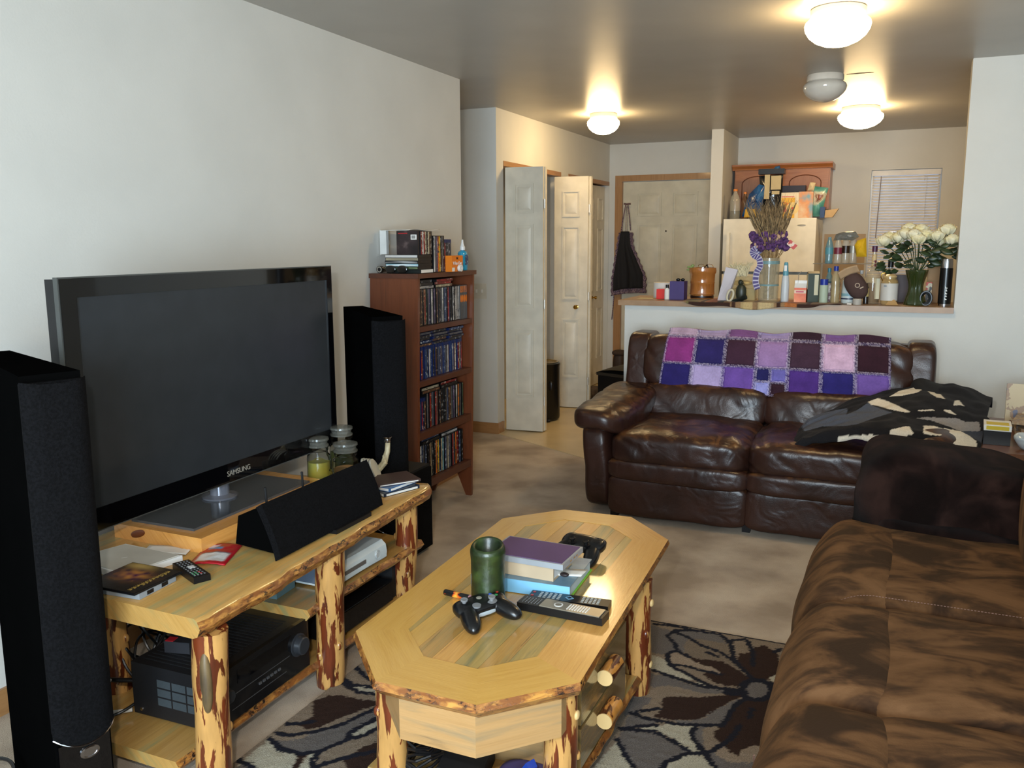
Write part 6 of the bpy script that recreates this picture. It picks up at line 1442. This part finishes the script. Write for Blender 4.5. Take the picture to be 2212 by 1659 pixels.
for k in range(90):
    a_ = rs.uniform(0, 2*PI); q = rs.random()**.5; top = rs.uniform(.30, .40)
    b.tube([(.5*R_*q*math.cos(a_), .5*R_*q*math.sin(a_), .015), (.75*R_*q*math.cos(a_+.3), .6*R_*q*math.sin(a_+.3), h*.9), (1.7*R_*q*math.cos(a_+.3), 1.3*R_*q*math.sin(a_+.3), top)], .0016, 4)
b.out('stems', blotch('straw', [(.4, (140, 112, 74)), (.6, (180, 150, 104))], 60, rough=.8), dv_)
b = B()
for k in range(150):
    a_ = rs.uniform(0, 2*PI); q = rs.random()**.5; px0, py0, pz0 = 1.0*R_*q*math.cos(a_), 1.0*R_*q*math.sin(a_), .36; tl = rs.uniform(.12, .27); dx = (rs.uniform(-.55, .42))*tl; dy = rs.uniform(-.25, .25)*tl
    p0 = Vector((px0+dx*.2, py0+dy*.3, pz0)); p1 = p0+Vector((dx*.6, dy*.6, tl*.6)); p2 = p0+Vector((dx, dy, tl))
    b.tube([p0, p1, p1+(p2-p1)*.3, p2], [.0012, .004, .0038, .0006], 5)
    for s_ in range(4):
        e = p1+(p2-p1)*(s_*.25); b.tube([e, e+Vector((rs.uniform(-.035, .045), rs.uniform(-.02, .02), rs.uniform(.04, .09)))], [.0009, .0003], 3)
b.out('wheat_heads', blotch('wheat_dry', [(.35, (84, 70, 50)), (.5, (128, 106, 74)), (.68, (176, 150, 108))], 40, rough=.85), dv_)
b = B()
for k in range(64):
    a_ = rs.uniform(0, 2*PI); q = rs.random()**.5; zz = .365+rs.uniform(-.045, .045); r_ = rs.uniform(.014, .022); cpx = (.112*q*math.cos(a_), .06*q*math.sin(a_)-.012, zz+.01)
    for j in range(7):
        aa_ = j*.9+k; b.blob((cpx[0]+r_*.7*math.cos(aa_), cpx[1]-.004+.004*math.sin(j), cpx[2]+r_*.7*math.sin(aa_)), (r_*.55, r_*.35, r_*.55), 2.2, 4)
b.out('purple_blossoms', blotch('petal_purple', [(.35, (52, 28, 66)), (.55, (86, 50, 104)), (.75, (116, 84, 120))], 40, rough=.8), dv_)
b = B()
for k in range(22):
    a_ = rs.uniform(0, 2*PI); b.blob((.085*rs.uniform(-1, 1), -.045+rs.uniform(-.01, .01), .36+rs.uniform(-.05, .08)), (.008, .008, .011), 2.2, 4)
b.out('pale_buds', plain('bud_pale', (196, 160, 130), .7), dv_)
rb = B(); pts = [(-.045, -.055, .300), (-.075, -.06, .325), (-.095, -.058, .31), (-.085, -.058, .285), (-.055, -.06, .265), (-.048, -.058, .22), (-.066, -.058, .18), (-.070, -.058, .12), (-.056, -.058, .075)]
rows = []
for i, p in enumerate(pts):
    t_v = Vector(pts[min(i+1, len(pts)-1)])-Vector(pts[max(i-1, 0)]); nn = Vector((t_v.z, 0, -t_v.x)).normalized()*.014; rows.append([rb.v(Vector(p)-nn), rb.v(Vector(p)+nn)])
def ribcol(co):
    c = np.tile(ML(62, 40, 110), (len(co), 1)).astype(np.float32); return c
R0 = []
rb.bm.free(); rb = B(); S_ = []
def cr(i, t):
    a_, b_, c_, d_ = [Vector(pts[min(max(i+j, 0), len(pts)-1)]) for j in (-1, 0, 1, 2)]
    return .5*((2*b_)+(-a_+c_)*t+(2*a_-5*b_+4*c_-d_)*t*t+(-a_+3*b_-3*c_+d_)*t**3)
cl = [cr(i, k/10) for i in range(len(pts)-1) for k in range(10)]; st = []; NR = len(cl)
for i, p in enumerate(cl):
    tv_ = (cl[min(i+1, NR-1)]-cl[max(i-1, 0)]).normalized(); nn = Vector((tv_.z, .0, -tv_.x)).normalized()
    st.append([rb.v(p+nn*(w2*.019)) for w2 in (-1, -.8, -.5, 0, .5, .8, 1)])
for r0, r1 in zip(st, st[1:]):
    for k in range(6): rb._f([r0[k], r0[k+1], r1[k+1], r1[k]])
def ribcol(co):
    n = len(co); c = np.tile(ML(62, 42, 112), (n, 1)).astype(np.float32)
    for i in range(n):
        r_, k = divmod(i, 7)
        if k in (0, 6) or (r_ % 4 == 0): c[i] = ML(206, 200, 214)
    return c
o = rb.out('checked_ribbon', attrmat('ribbon_check', .4, .1, 60, .06, (90, .05), .4), dv_, col=ribcol); md = o.modifiers.new('s', 'SOLIDIFY'); md.thickness = .0012
b = B(); V = b.box(-.028, .028, -.001, .001, -.017, .017); b.tr(V, Matrix.Translation((.135, -.04, .35)) @ Matrix.Rotation(.7, 4, 'Y')); b.out('gift_tag', blotch('tag_print', [(.4, (190, 60, 50)), (.52, (222, 200, 180)), (.62, (60, 90, 160))], 30, rough=.5, interp='CONSTANT'), dv_)
# spray bottle
x, w_, h = sit(1690, 1707, 567, 5.62, ZL); t_ = thing('spray_bottle', 'slim white spray bottle with a teal top on the bar right of the dried bouquet', 'bottle', (x, 5.62, ZL+.002))
b = B(); b.lathe([(0, 0), (w_*.5, 0), (w_*.52, .008), (w_*.52, h*.4), (w_*.44, h*.62), (w_*.34, h*.68), (0, h*.68)], 24); b.out('bottle', plain('spray_white', (196, 202, 206), .35), t_)
b = B(); b.lathe([(w_*.36, h*.66), (w_*.38, h*.74), (w_*.32, h*.8), (w_*.26, h*.97), (w_*.2, h), (0, h)], 24); b.out('sprayer_top', plain('sprayer_teal', (90, 150, 166), .35), t_)
b = B(); b.box(-.008, .008, -w_*.42, -w_*.34, h*.78, h*.92); b.out('nozzle_panel', M_WHITE, t_)
# juice carton
t_, w_, h = boxitem('juice_carton', 'orange juice carton with a gabled top and straw on the bar', 'carton', 1716, 1742, 622, 5.60, ZL+.002, blotch('carton_juice', [(.38, (214, 100, 60)), (.52, (232, 130, 80)), (.64, (236, 190, 150))], 6, (1, 1, 1), rough=.45), .05)
front(t_, 'white_band', plain('band_cream', (226, 206, 180), .5), -w_*.49, w_*.49, h*.62, h*.84, .05); front(t_, 'pink_lettering', plain('lettering_pink', (200, 90, 110), .5), -w_*.36, w_*.3, h*.68, h*.78, .0504)
b = B(); b.prism([(-.025, h), (.025, h), (0, h+.028)], -w_/2, w_/2, 'x'); b.box(-w_/2, w_/2, -.0015, .0015, h+.026, h+.044); b.out('gable_top', M_WHITE, t_)
b = B(); b.tube([(-w_*.25, 0, h+.02), (-w_*.22, 0, h+.08), (-w_*.0, 0, h+.10)], .0022, 6); b.out('straw', M_SILVER, t_)
t_, w_, h = boxitem('green_carton', 'tall dark green carton with a cream side on the bar', 'carton', 1744, 1769, 591, 5.63, ZL+.002, plain('carton_green', (40, 52, 34), .4), .06, rz=.25)
front(t_, 'cream_label', plain('label_cream', (206, 200, 170), .5), w_*.05, w_*.40, h*.25, h*.95, .06)
b = B(); b.box(-w_*.5-.001, -w_*.5, -.022, .022, h*.45, h*.98); b.out('side_print', MC[('label_cream',)], t_)
b = B(); b.prism([(-.03, h), (.03, h), (0.0, h+.012)], -w_/2, w_/2, 'x'); b.out('top_fold', M_BLACK, t_)
CAPB = plain('cap_blue', (30, 52, 150), .35)
bottle('small_bottle', 'squat clear bottle with a broad blue cap and pale powder on the bar', 1771, 1790, 603, 5.60, ZL, [(1, 0), (1, .72), (.9, .76), (.9, .8)], plain('powder_pale', (170, 186, 166), .5), cap=(CAPB, .76, .95))
t_, w_, h = boxitem('labelled_tube', 'small white tube with dark print behind the blue-capped bottle on the bar', 'tube', 1787, 1796, 612, 5.68, ZL, blotch('tube_print', [(.45, (190, 190, 186)), (.6, (90, 60, 70))], 40, rough=.5), .03)
bottle('water_bottle', 'ribbed clear plastic bottle with a blue cap left of the brown baseball cap', 1797, 1817, 575, 5.62, ZL, [(.95, 0), (1, .03), (.94, .2), (1, .3), (.94, .4), (1, .5), (1, .60), (.8, .76), (.42, .86), (.40, .92)], plain('pet_tan', (190, 172, 130), .12, spec=.8, coat=.4, alpha=.55), cap=(CAPB, .87, .52))
x, w_, h = sit(1818, 1852, 606, 5.64, ZL); t_ = thing('round_tub', 'white and pale blue tub with a dark rim line under the brown cap', 'tub', (x, 5.66, ZL+.002))
b = B(); b.lathe([(0, 0), (w_*.48, 0), (w_*.5, .012), (w_*.48, .06), (w_*.42, h), (0, h)], 28); b.out('tub', plain('tub_white', (196, 208, 210), .4), t_); b = B(); b.lathe([(w_*.507, .024), (w_*.503, .032)], 28); b.out('rim_line', plain('line_navy', (30, 36, 70), .4), t_); b = B(); b.lathe([(w_*.492, .045), (w_*.468, .075)], 28); b.out('pale_band', plain('band_aqua', (130, 170, 180), .4), t_)
# cap
x, w_, h = sit(1822, 1873, 566, 5.60, ZL)
cp = thing('baseball_cap', 'brown baseball cap with a tan brim and pale emblem propped among the bar bottles', 'cap', (x, 5.60, ZL+.055), (0, 0, 0))
M_CAPB = plain('cap_brown', (74, 54, 50), .85)
b = B(); V = b.blob((0, 0, 0), (.058, .050, .085), 2.3, 16); b.tr(V, Matrix.Translation((.012, 0, .055)) @ Matrix.Rotation(-.55, 4, 'Y')); b.out('crown', M_CAPB, cp)
b = B(); V = b.grid(lambda u, v: ((u-.5)*.115, -.05*v-.004, .012*math.cos((u-.5)*PI)+.010*v), 14, 6); b.tr(V, Matrix.Translation((-.020, -.030, .112)) @ Matrix.Rotation(-.42, 4, 'Y') @ Matrix.Rotation(-.9, 4, 'X')); o = b.out('brim', plain('brim_tan', (176, 146, 112), .8), cp); md = o.modifiers.new('s', 'SOLIDIFY'); md.thickness = .003
b = B(); V = b.lathe([(.010, 0), (.014, 0), (.014, .002), (.010, .002), (.010, 0)], 20); V += b.box(.004, .026, -.026, -.020, 0, .002); b.tr(V, Matrix.Translation((.022, -.051, .06)) @ Matrix.Rotation(PI/2, 4, 'X') @ Matrix.Rotation(.5, 4, 'Z')); b.out('emblem', plain('emblem_tan', (190, 170, 150), .7), cp)
# liquor bottle
t_, r, h = bottle('liquor_bottle', 'tall glass liquor bottle of dark red-brown liquid with a purple cap on the bar', 1874, 1907, 532, 5.72, ZL, [(.96, 0), (1, .02), (1, .46), (.92, .52), (.55, .60), (.33, .66), (.30, .72), (.30, .93)], plain('bottle_clear', (196, 178, 140), .06, spec=.9, coat=.5, alpha=.35), (plain('liquor_red', (84, 40, 36), .2), .36), cap=(plain('cap_purple', (80, 40, 66), .3), .90, .36))
b = B(); b.box(.2*r, .95*r, -r*.86, -r*.80, h*.08, h*.44); b.out('cream_label', MC[('label_cream',)], t_)
b = B(); b.lathe([(.325*r, h*.70), (.325*r, h*.86)], 16); b.lathe([(.34*r, h*.63), (.34*r, h*.69)], 16); b.out('neck_label', blotch('neck_print', [(.5, (206, 180, 130)), (.6, (110, 50, 60))], 40, rough=.5), t_)
t_, r, h = bottle('label_bottle', 'short dark bottle with a small cream label left of the liquor bottle on the bar', 1866, 1878, 612, 5.66, ZL, [(1, 0), (1, .75), (.5, .9), (.5, 1)], plain('bottle_dark', (44, 32, 24), .2), label_band=(plain('label_tan', (200, 176, 110), .5), .35, .75))
# clip-top jar
x, w_, h = sit(1904, 1942, 592, 5.64, ZL); t_ = thing('clip_top_jar', 'round glass clip-top jar with a big white label on the bar beside the green vase', 'jar', (x, 5.64, ZL)); R_ = w_/2
b = B(); b.lathe([(0, 0), (R_*.9, 0), (R_, .012), (R_, h*.72), (R_*.92, h*.80), (R_*.78, h*.84), (R_*.78, h*.9), (0, h*.9)], 32); b.out('jar', plain('jar_amber_glass', (190, 160, 104), .08, spec=.9, coat=.6, alpha=.6), t_)
b = B(); b.lathe([(R_*1.01, h*.14), (R_*1.012, h*.70)], 32); b.out('label_wrap', plain('label_white', (206, 204, 198), .5), t_)
b = B(); b.lathe([(0, h*.9), (R_*.82, h*.9), (R_*.82, h*.94), (R_*.5, h*.99), (0, h)], 28); b.out('lid', plain('lid_cream', (196, 170, 120), .3), t_); b = B(); b.tube([(-R_*.8, -.02, h*.78), (-R_*1.0, -.03, h*.9), (-R_*.95, -.03, h*1.02), (-R_*.6, -.03, h*1.04), (-R_*.5, -.02, h*.92)], .0035, 6); b.out('wire_clip', M_BRASS, t_)
b = B(); b.box(-R_*.62, -R_*.30, -R_*.985, -R_*.965, h*.60, h*.64); b.out('label_print', M_BLACK, t_)
t_ = thing('small_tub', 'tiny white plastic pot at the front edge of the bar below the liquor bottle', 'pot', (2.285, 5.56, ZL)); b = B(); b.lathe([(0, 0), (.024, 0), (.026, .030), (.022, .036), (0, .036)], 24); b.out('pot', plain('pot_white', (176, 172, 164), .5), t_); b = B(); b.box(-.055, -.03, -.01, .012, 0, .008); b.out('scrap', M_PAPER, t_)
t_ = thing('pale_disc', 'thin pale disc leaning on the bar between the jar and the green vase', 'lid', (2.47, 5.60, ZL+.001)); b = B(); b.hexa([(-.03, -.02, 0), (.04, -.02, 0), (.04, .03, 0), (-.03, .03, 0)], [(-.005, .0, .035), (.02, .0, .030), (.02, .03, .030), (-.005, .03, .035)]); b.out('card', plain('card_tan', (176, 140, 90), .6), t_)
# roses in a green vase
x, w_, h = sit(1958, 2004, 583, 5.66, ZL); rv = thing('rose_vase', 'twisted green glass vase filled with white roses at the right end of the bar', 'vase', (x, 5.66, ZL)); R_ = w_/2
b = B()
def vf(u, v):
    a_ = 2*PI*u+v*1.6; r = R_*(.86+.20*math.cos(v*PI*2*.9+.3)+.05*math.cos(8*a_)); return (r*math.cos(a_), r*math.sin(a_), h*v)
b.grid(vf, 72, 30, cu=True); o = b.out('green_glass', plain('vase_green', (48, 62, 26), .08, spec=.9, coat=.7, alpha=.80), rv); md = o.modifiers.new('s', 'SOLIDIFY'); md.thickness = .003
HD = [(1908, 519, -.02), (1940, 512, .02), (1956, 503, .0), (1975, 505, -.05), (1990, 494, .02), (2000, 505, -.01), (2025, 508, -.03), (2040, 498, .03), (2058, 516, -.02), (2048, 494, .0), (1922, 510, .05), (1985, 514, -.06), (2032, 520, .05), (1965, 492, .07)]
bs = B(); bf = B(); bp = B(); rs = random.Random(11)
for k, (hx, hy, dy) in enumerate(HD):
    y = 5.66+dy; q = P(hx, hy, y=y)-np.array([x, 5.66, ZL]); c0 = Vector(q)
    bs.tube([(0, 0, .03), (c0.x*.12, dy*.2, h*.95), (c0.x*.55, c0.y*.6, h+(c0.z-h)*.5), (c0.x, c0.y, c0.z-.01)], [.0028]*4, 6)
    # rose head: whorls of cupped petals
    R1 = rs.uniform(.036, .043)
    for ring, (rr, zz, n_, op) in enumerate(((.25, .012, 3, .0), (.50, .006, 4, .15), (.75, -.002, 5, .35), (1.0, -.010, 6, .65))):
        for j in range(n_):
            a_ = 2*PI*(j+.5*ring)/n_+k
            def pf(u, v, a_=a_, rr=rr, op=op, zz=zz, n_=n_):
                aa = a_+(u-.5)*2*PI/n_*1.35; w2 = math.cos((u-.5)*2.4)
                th_ = -1.4+(2.3-.9*op)*v*(.85+.15*w2); r_ = R1*(.28+.72*rr)*(math.cos(th_)+.16*v**4); z_ = R1*.85*math.sin(th_)+.004*math.sin(aa*5)
                return (c0.x+r_*math.cos(aa), c0.y+r_*math.sin(aa), c0.z+z_)
            bp.grid(pf, 7, 6)
    bf.blob((c0.x, c0.y, c0.z-.012), (.010, .010, .010), 2.2, 5)
bs.out('stems', plain('stem_green', (50, 66, 36), .5), rv); o = bp.out('rose_blooms', blotch('rose_white', [(.35, (226, 214, 160)), (.6, (232, 226, 196))], 20, rough=.6), rv); md = o.modifiers.new('s', 'SOLIDIFY'); md.thickness = .0012
LFP = [(1885+70, 540), (1945, 520), (1960, 530), (1975, 536), (1990, 530), (2005, 524), (2010, 545), (2030, 535), (2040, 545), (2050, 530), (2060, 540), (1935, 552), (1920, 548), (1950, 560), (1915, 575), (1925, 590), (1970, 560), (2000, 560), (2020, 555), (1945, 572), (1985, 545), (1958, 515), (2018, 530), (2055, 555), (1930, 530), (2030, 560), (1975, 575), (1908, 565), (1940, 585), (2000, 575)]
for k, (hx, hy) in enumerate(LFP+[(a_+rs.uniform(-8, 8), c_+rs.uniform(-8, 8)) for a_, c_ in LFP[:22]]):
    dy = rs.uniform(-.07, .06); q = P(hx, hy, y=5.66+dy)-np.array([x, 5.66, ZL]); L_ = rs.uniform(.055, .080); a_ = rs.uniform(-1.2, 1.2)+(PI if hx < 1975 else 0)
    n0 = len(bf.bm.verts)
    V = bf.grid(lambda u, v: (L_*(u), L_*.55*math.sin(max(.001, u)*PI)**.8*(v-.5)*1.0, .006*math.cos((v-.5)*3)-.010*u*u), 8, 5)
    bf.tr(V, Matrix.Translation(Vector(q)) @ Matrix.Rotation(rs.uniform(-.5, .5), 4, 'Y') @ Matrix.Rotation(a_*.25, 4, 'Z') @ Matrix.Rotation(1.0+rs.uniform(-.5, .5), 4, 'X') @ Matrix.Rotation(0 if hx > 1975 else PI, 4, 'Z'))
o = bf.out('rose_leaves', blotch('leaf_dark', [(.4, (30, 44, 26)), (.7, (52, 72, 40))], 20, rough=.4), rv); md = o.modifiers.new('s', 'SOLIDIFY'); md.thickness = .0008
# thermos
x, w_, h = sit(2032, 2061, 559, 5.62, ZL); t_ = thing('thermos', 'tall black thermos with a silver top at the right end of the bar', 'thermos', (x, 5.62, ZL)); R_ = w_/2
b = B(); b.lathe([(R_*.94, h*.045), (R_, h*.055), (R_, h*.80), (R_*.94, h*.81)], 32); b.lathe([(0, h*.05), (R_*.9, h*.05)], 24); b.out('body', plain('thermos_black', (14, 14, 16), .25), t_)
b = B(); b.lathe([(0, h*.80), (R_*.95, h*.80), (R_*.94, h*.95), (R_*.86, h), (0, h)], 32); b.out('cup_lid', M_CHROME, t_); b = B(); b.lathe([(0, 0), (R_*.95, 0), (R_*.96, h*.05), (0, h*.05)], 32); b.out('foot_ring', M_CHROME, t_)
b = B(); rs = random.Random(3)
for k in range(5): b.box(.0, .010, -R_-.0004, -R_*.93, h*(.14+.06*k), h*(.14+.06*k)+.004); b.box(.0+.004*(k % 2), .003+.004*(k % 2), -R_-.0005, -R_*.93, h*(.14+.06*k), h*(.18+.06*k))
b.out('side_lettering', M_SILVER, t_)
t_ = thing('coiled_strap', 'black coil of strap lying between the green vase and the thermos on the bar', 'strap', (2.655, 5.64, ZL+.001)); b = B()
for k in range(4): b.tube([(.030*math.cos(a_)*(1-.12*k), -.02+.012*k, .042+.040*math.sin(a_)*(1-.1*k)) for a_ in np.linspace(0, 2*PI, 22)], .006, 7)
b.out('coil', M_BLACK, t_)
# behind the roses: brown boxes and odds on the inner ledge
boxitem('snack_box', 'small red and white printed box between the green vase and the coiled strap', 'box', 2001, 2014, 610, 5.76, ZL, blotch('box_redwhite', [(.4, (190, 60, 40)), (.52, (206, 190, 160)), (.62, (60, 60, 60))], 14, rough=.5, interp='CONSTANT'), .05)
boxitem('dark_box', 'dark maroon box behind the clip-top jar on the bar', 'box', 1930, 1965, 594, 5.86, ZL, plain('box_maroon', (58, 34, 34), .5), .08)
boxitem('wood_box', 'tan wooden box behind the roses at the right end of the bar', 'box', 2006, 2050, 560, 5.88, ZL, plain('box_tan', (160, 128, 88), .6), .10)
bottle('spice_jar', 'small glass jar with a black lid behind the clip-top jar on the bar', 1918, 1932, 563, 5.80, ZL, [(1, 0), (1, .72), (.7, .8), (.7, .84)], plain('jar_clear', (180, 170, 150), .1, spec=.8, alpha=.6), cap=(M_BLACK, .84, .9))
# pack of water bottles at the back of the ledge
for k, (xl, yt, y, dz) in enumerate([(1784, 579, 5.84, 0), (1800, 582, 5.90, 0), (1818, 580, 5.93, 0), (1836, 580, 5.95, 0), (1853, 584, 5.95, 0)]):
    bottle('water_bottle', 'water bottle with %s cap, %s from left in the lower row of the pack' % ('teal' if k == 0 else 'white', ordn(k+1)), xl, xl+17, yt, y, ZL, [(.95, 0), (1, .03), (.93, .15), (1, .25), (.93, .4), (1, .5), (.8, .74), (.42, .86), (.40, .92)], plain('pet_teal', (96, 150, 160), .12, spec=.8, coat=.4, alpha=.6) if k == 0 else PETC, cap=(plain('cap_teal', (60, 130, 150), .35) if k == 0 else M_WHITE, .88, .48), group='water bottles in the clear pack' if k else None,
        label_band=(plain('band_blueprint', (60, 100, 130), .4) if k == 0 else plain('band_maroon', (120, 40, 56), .4), .45, .6) if k < 2 else None)
t_ = thing('bottle_tray', 'thin clear plastic tray separating the two rows of the bottle pack', 'tray', (2.19, 5.92, ZL+.232)); b = B(); b.box(-.19, .19, -.09, .09, 0, .003); b.out('sheet', plain('tray_smoke', (96, 92, 80), .4, spec=.3, alpha=.6), t_)
for k, (xl, yt, y) in enumerate([(1784, 512, 5.86), (1803, 512, 5.90), (1820, 506, 5.93), (1836, 506, 5.95)]):
    x, w_, h = sit(xl, xl+18, yt, y, ZL+.236); t_ = thing('water_bottle', 'clear water bottle with a %s label in the upper row of the bottle pack' % ['teal', 'maroon', 'dark', 'silver'][k], 'bottle', (x, y, ZL+.236))
    r = w_/2; b = B(); b.lathe([(0, 0)]+[(a_*r, c_*h) for a_, c_ in [(.95, 0), (1, .03), (.93, .2), (1, .35), (1, .6), (.8, .76), (.45, .9), (.42, 1)]]+[(0, h)], 22); b.out('bottle', PETC if k else MC[('pet_teal',)], t_)
    b = B(); b.lathe([(r*1.01, h*.35), (r*1.01, h*.6)], 22); b.out('label_band', [plain('band_teal', (90, 150, 160), .4), MC[('band_maroon',)], plain('band_dark', (80, 84, 90), .3), M_SILVER][k], t_)
bag('yellow_cloth', 'bright yellow cloth bundled beside the upper water bottles', [(1850, 555), (1846, 530), (1852, 520), (1871, 514), (1872, 555)], 5.90, ZL+.236, plain('cloth_yellow', (224, 176, 24), .7), .05, 'cloth')
bag('film_wrap', 'grey crinkled plastic film on top of the water bottle pack', [(1800, 520), (1806, 506), (1822, 501), (1848, 500), (1856, 512), (1842, 520)], 5.90, ZL+.236+.12, plain('film_grey', (120, 122, 116), .2, spec=.8, coat=.4, alpha=.7), .05, 'plastic wrap')

# ------------------------------------------------------------------ entry: apron, shoes, trunk, bin
ap = thing('apron', 'black apron with a purple print frill hanging from a hook beside the front door', 'apron', (-.055, 8.66, 1.84))
M_APB = plain('apron_black', (20, 18, 20), .85); M_APF = blotch('apron_frill', [(.42, (70, 50, 76)), (.5, (150, 128, 124)), (.58, (96, 74, 96))], 110, rough=.85, interp='CONSTANT')
def apf(ox, oz):
    def f(u, v):
        z = -.27-v*.58; wl = (-.05-.065*min(1, v*1.3)-ox); wr = (.04+.05*v+.105*max(0, v-.25)/.5*(1 if v < .75 else 1.0)+ox); wr = min(wr, .185+ox)
        x = wl+(wr-wl)*u; return (x, -.03-.018*math.sin(u*9+v*2)*v-.012*math.cos(u*21)*v-oz, z-.03*math.sin(u*PI*.9)*v*0+.05*(u-.5)**2*v*-1.0+.03*v*(u-.3))
    return f
b = B(); b.grid(apf(0, .024), 30, 24); o = b.out('bib', M_APB, ap); md = o.modifiers.new('s', 'SOLIDIFY'); md.thickness = .002
b = B()
def frf(u, v):
    p = apf(.028, 0)(u, .02+v*1.03); return (p[0]+.006*math.sin(v*60), p[1]+.004*math.sin(u*70), p[2]-.022*v)
b.grid(frf, 60, 50); o = b.out('frill', M_APF, ap); md = o.modifiers.new('s', 'SOLIDIFY'); md.thickness = .002
b = B(); b.tube([(-.055, -.03, -.28), (-.035, -.028, -.14), (-.012, -.025, -.01), (.0, -.024, .005), (.012, -.025, -.01), (.030, -.028, -.12), (.045, -.03, -.26)], .0055, 7); b.tube([(-.115, -.035, -.84), (-.125, -.03, -1.0), (-.14, -.03, -1.17)], .005, 7); b.tube([(.0, -.026, -.02), (-.01, -.028, -.27)], .002, 5); b.tube([(.005, -.026, -.02), (.008, -.028, -.27)], .002, 5); b.out('straps', M_APF, ap)
b = B(); b.tube([(-.03, -.02, .005), (0, -.03, .0), (.04, -.02, .004)], .009, 7); b.tube([(0, .03, .01), (0, -.03, 0)], .004, 6); b.out('knot', plain('knot_pinkbrown', (110, 84, 84), .8), ap)
tk = thing('storage_chest', 'black rounded trunk on the floor behind the leather loveseat near the front door', 'trunk', (.56, 7.05, .005), (0, 0, -.35))
b = B(); b.prism([(-.28, -.22), (.30, -.22), (.30, .22), (-.28, .22)], 0, .36); b.out('body', plain('trunk_black', (14, 16, 20), .4), tk, bevel=.03, seg=4)
b = B()
def tl(u, v): return (-.30+.62*u, -.24+.48*v, .36+.085*math.sin(u*PI)**.5*(.6+.4*math.sin(v*PI)))
b.grid(tl, 20, 12); b.box(-.29, .31, -.23, .23, .35, .375); b.out('lid', plain('trunk_lid', (46, 42, 36), .55), tk)
b = B(); b.blob((-.02, -.226, .22), (.008, .004, .008), 2.2, 6); b.out('rivet', M_CHROME, tk)
def shoe(loc, rz, label):
    s_ = thing('shoe', label, 'shoe', loc, (0, 0, rz), group='shoes by the closet')
    b = B(); b.blob((0, 0, .012), (.048, .135, .012), 3, 10); b.out('sole', plain('sole_dark', (24, 24, 28), .6), s_)
    b = B()
    b.blob((0, -.05, .045), (.043, .082, .036), 2.6, 12); b.blob((0, .05, .068), (.040, .075, .056), 2.8, 12); b.out('upper', blotch('shoe_brown', [(.4, (42, 34, 30)), (.6, (74, 60, 50))], 18, rough=.7), s_)
    b = B()
    for k in range(4): b.tube([(-.022, -.035+.022*k, .082+.010*k), (.0, -.04+.022*k, .092+.010*k), (.022, -.035+.022*k, .082+.010*k)], .003, 5)
    b.out('laces', plain('lace_tan', (120, 104, 86), .8), s_)
shoe((-.075, 7.62, .005), -.35, 'brown laced shoe nearest the camera on the vinyl by the closet doors')
shoe((-.02, 7.86, .005), .2, 'brown laced shoe farther back against the black trunk by the closet doors')
bt = thing('tall_boot', 'dark brown boot standing behind the black trunk by the closet doors', 'boot', (.03, 8.12, .005)); b = B(); b.blob((0, -.04, .05), (.05, .13, .05), 2.6, 12); b.blob((0, .05, .20), (.058, .065, .20), 3, 12); b.out('shaft', plain('boot_brown', (52, 38, 30), .6), bt); b = B(); b.blob((0, .05, .385), (.066, .072, .028), 2.6, 12); b.out('cuff', plain('boot_cuff', (62, 48, 40), .9), bt)
tc_ = thing('trash_can', 'black round step bin with a tan lid half hidden behind the open bifold door', 'trash can', (-.165, 6.62, .005))
b = B(); b.lathe([(0, 0), (.135, 0), (.150, .015), (.152, .03), (.150, .45), (.153, .46), (.153, .475), (.140, .482)], 36); b.out('body', plain('bin_black', (14, 14, 14), .3), tc_)
b = B(); b.lathe([(0, .472), (.12, .474), (.134, .480), (.139, .486), (.128, .488), (.118, .478), (0, .476)], 36); b.out('lid', plain('bin_lid', (150, 132, 96), .25, .5), tc_)
b = B(); b.blob((.10, -.115, .015), (.03, .02, .012), 2.5, 6); b.blob((.118, -.10, .30), (.02, .012, .04), 2.5, 6); b.out('pedal', M_BLACK, tc_)
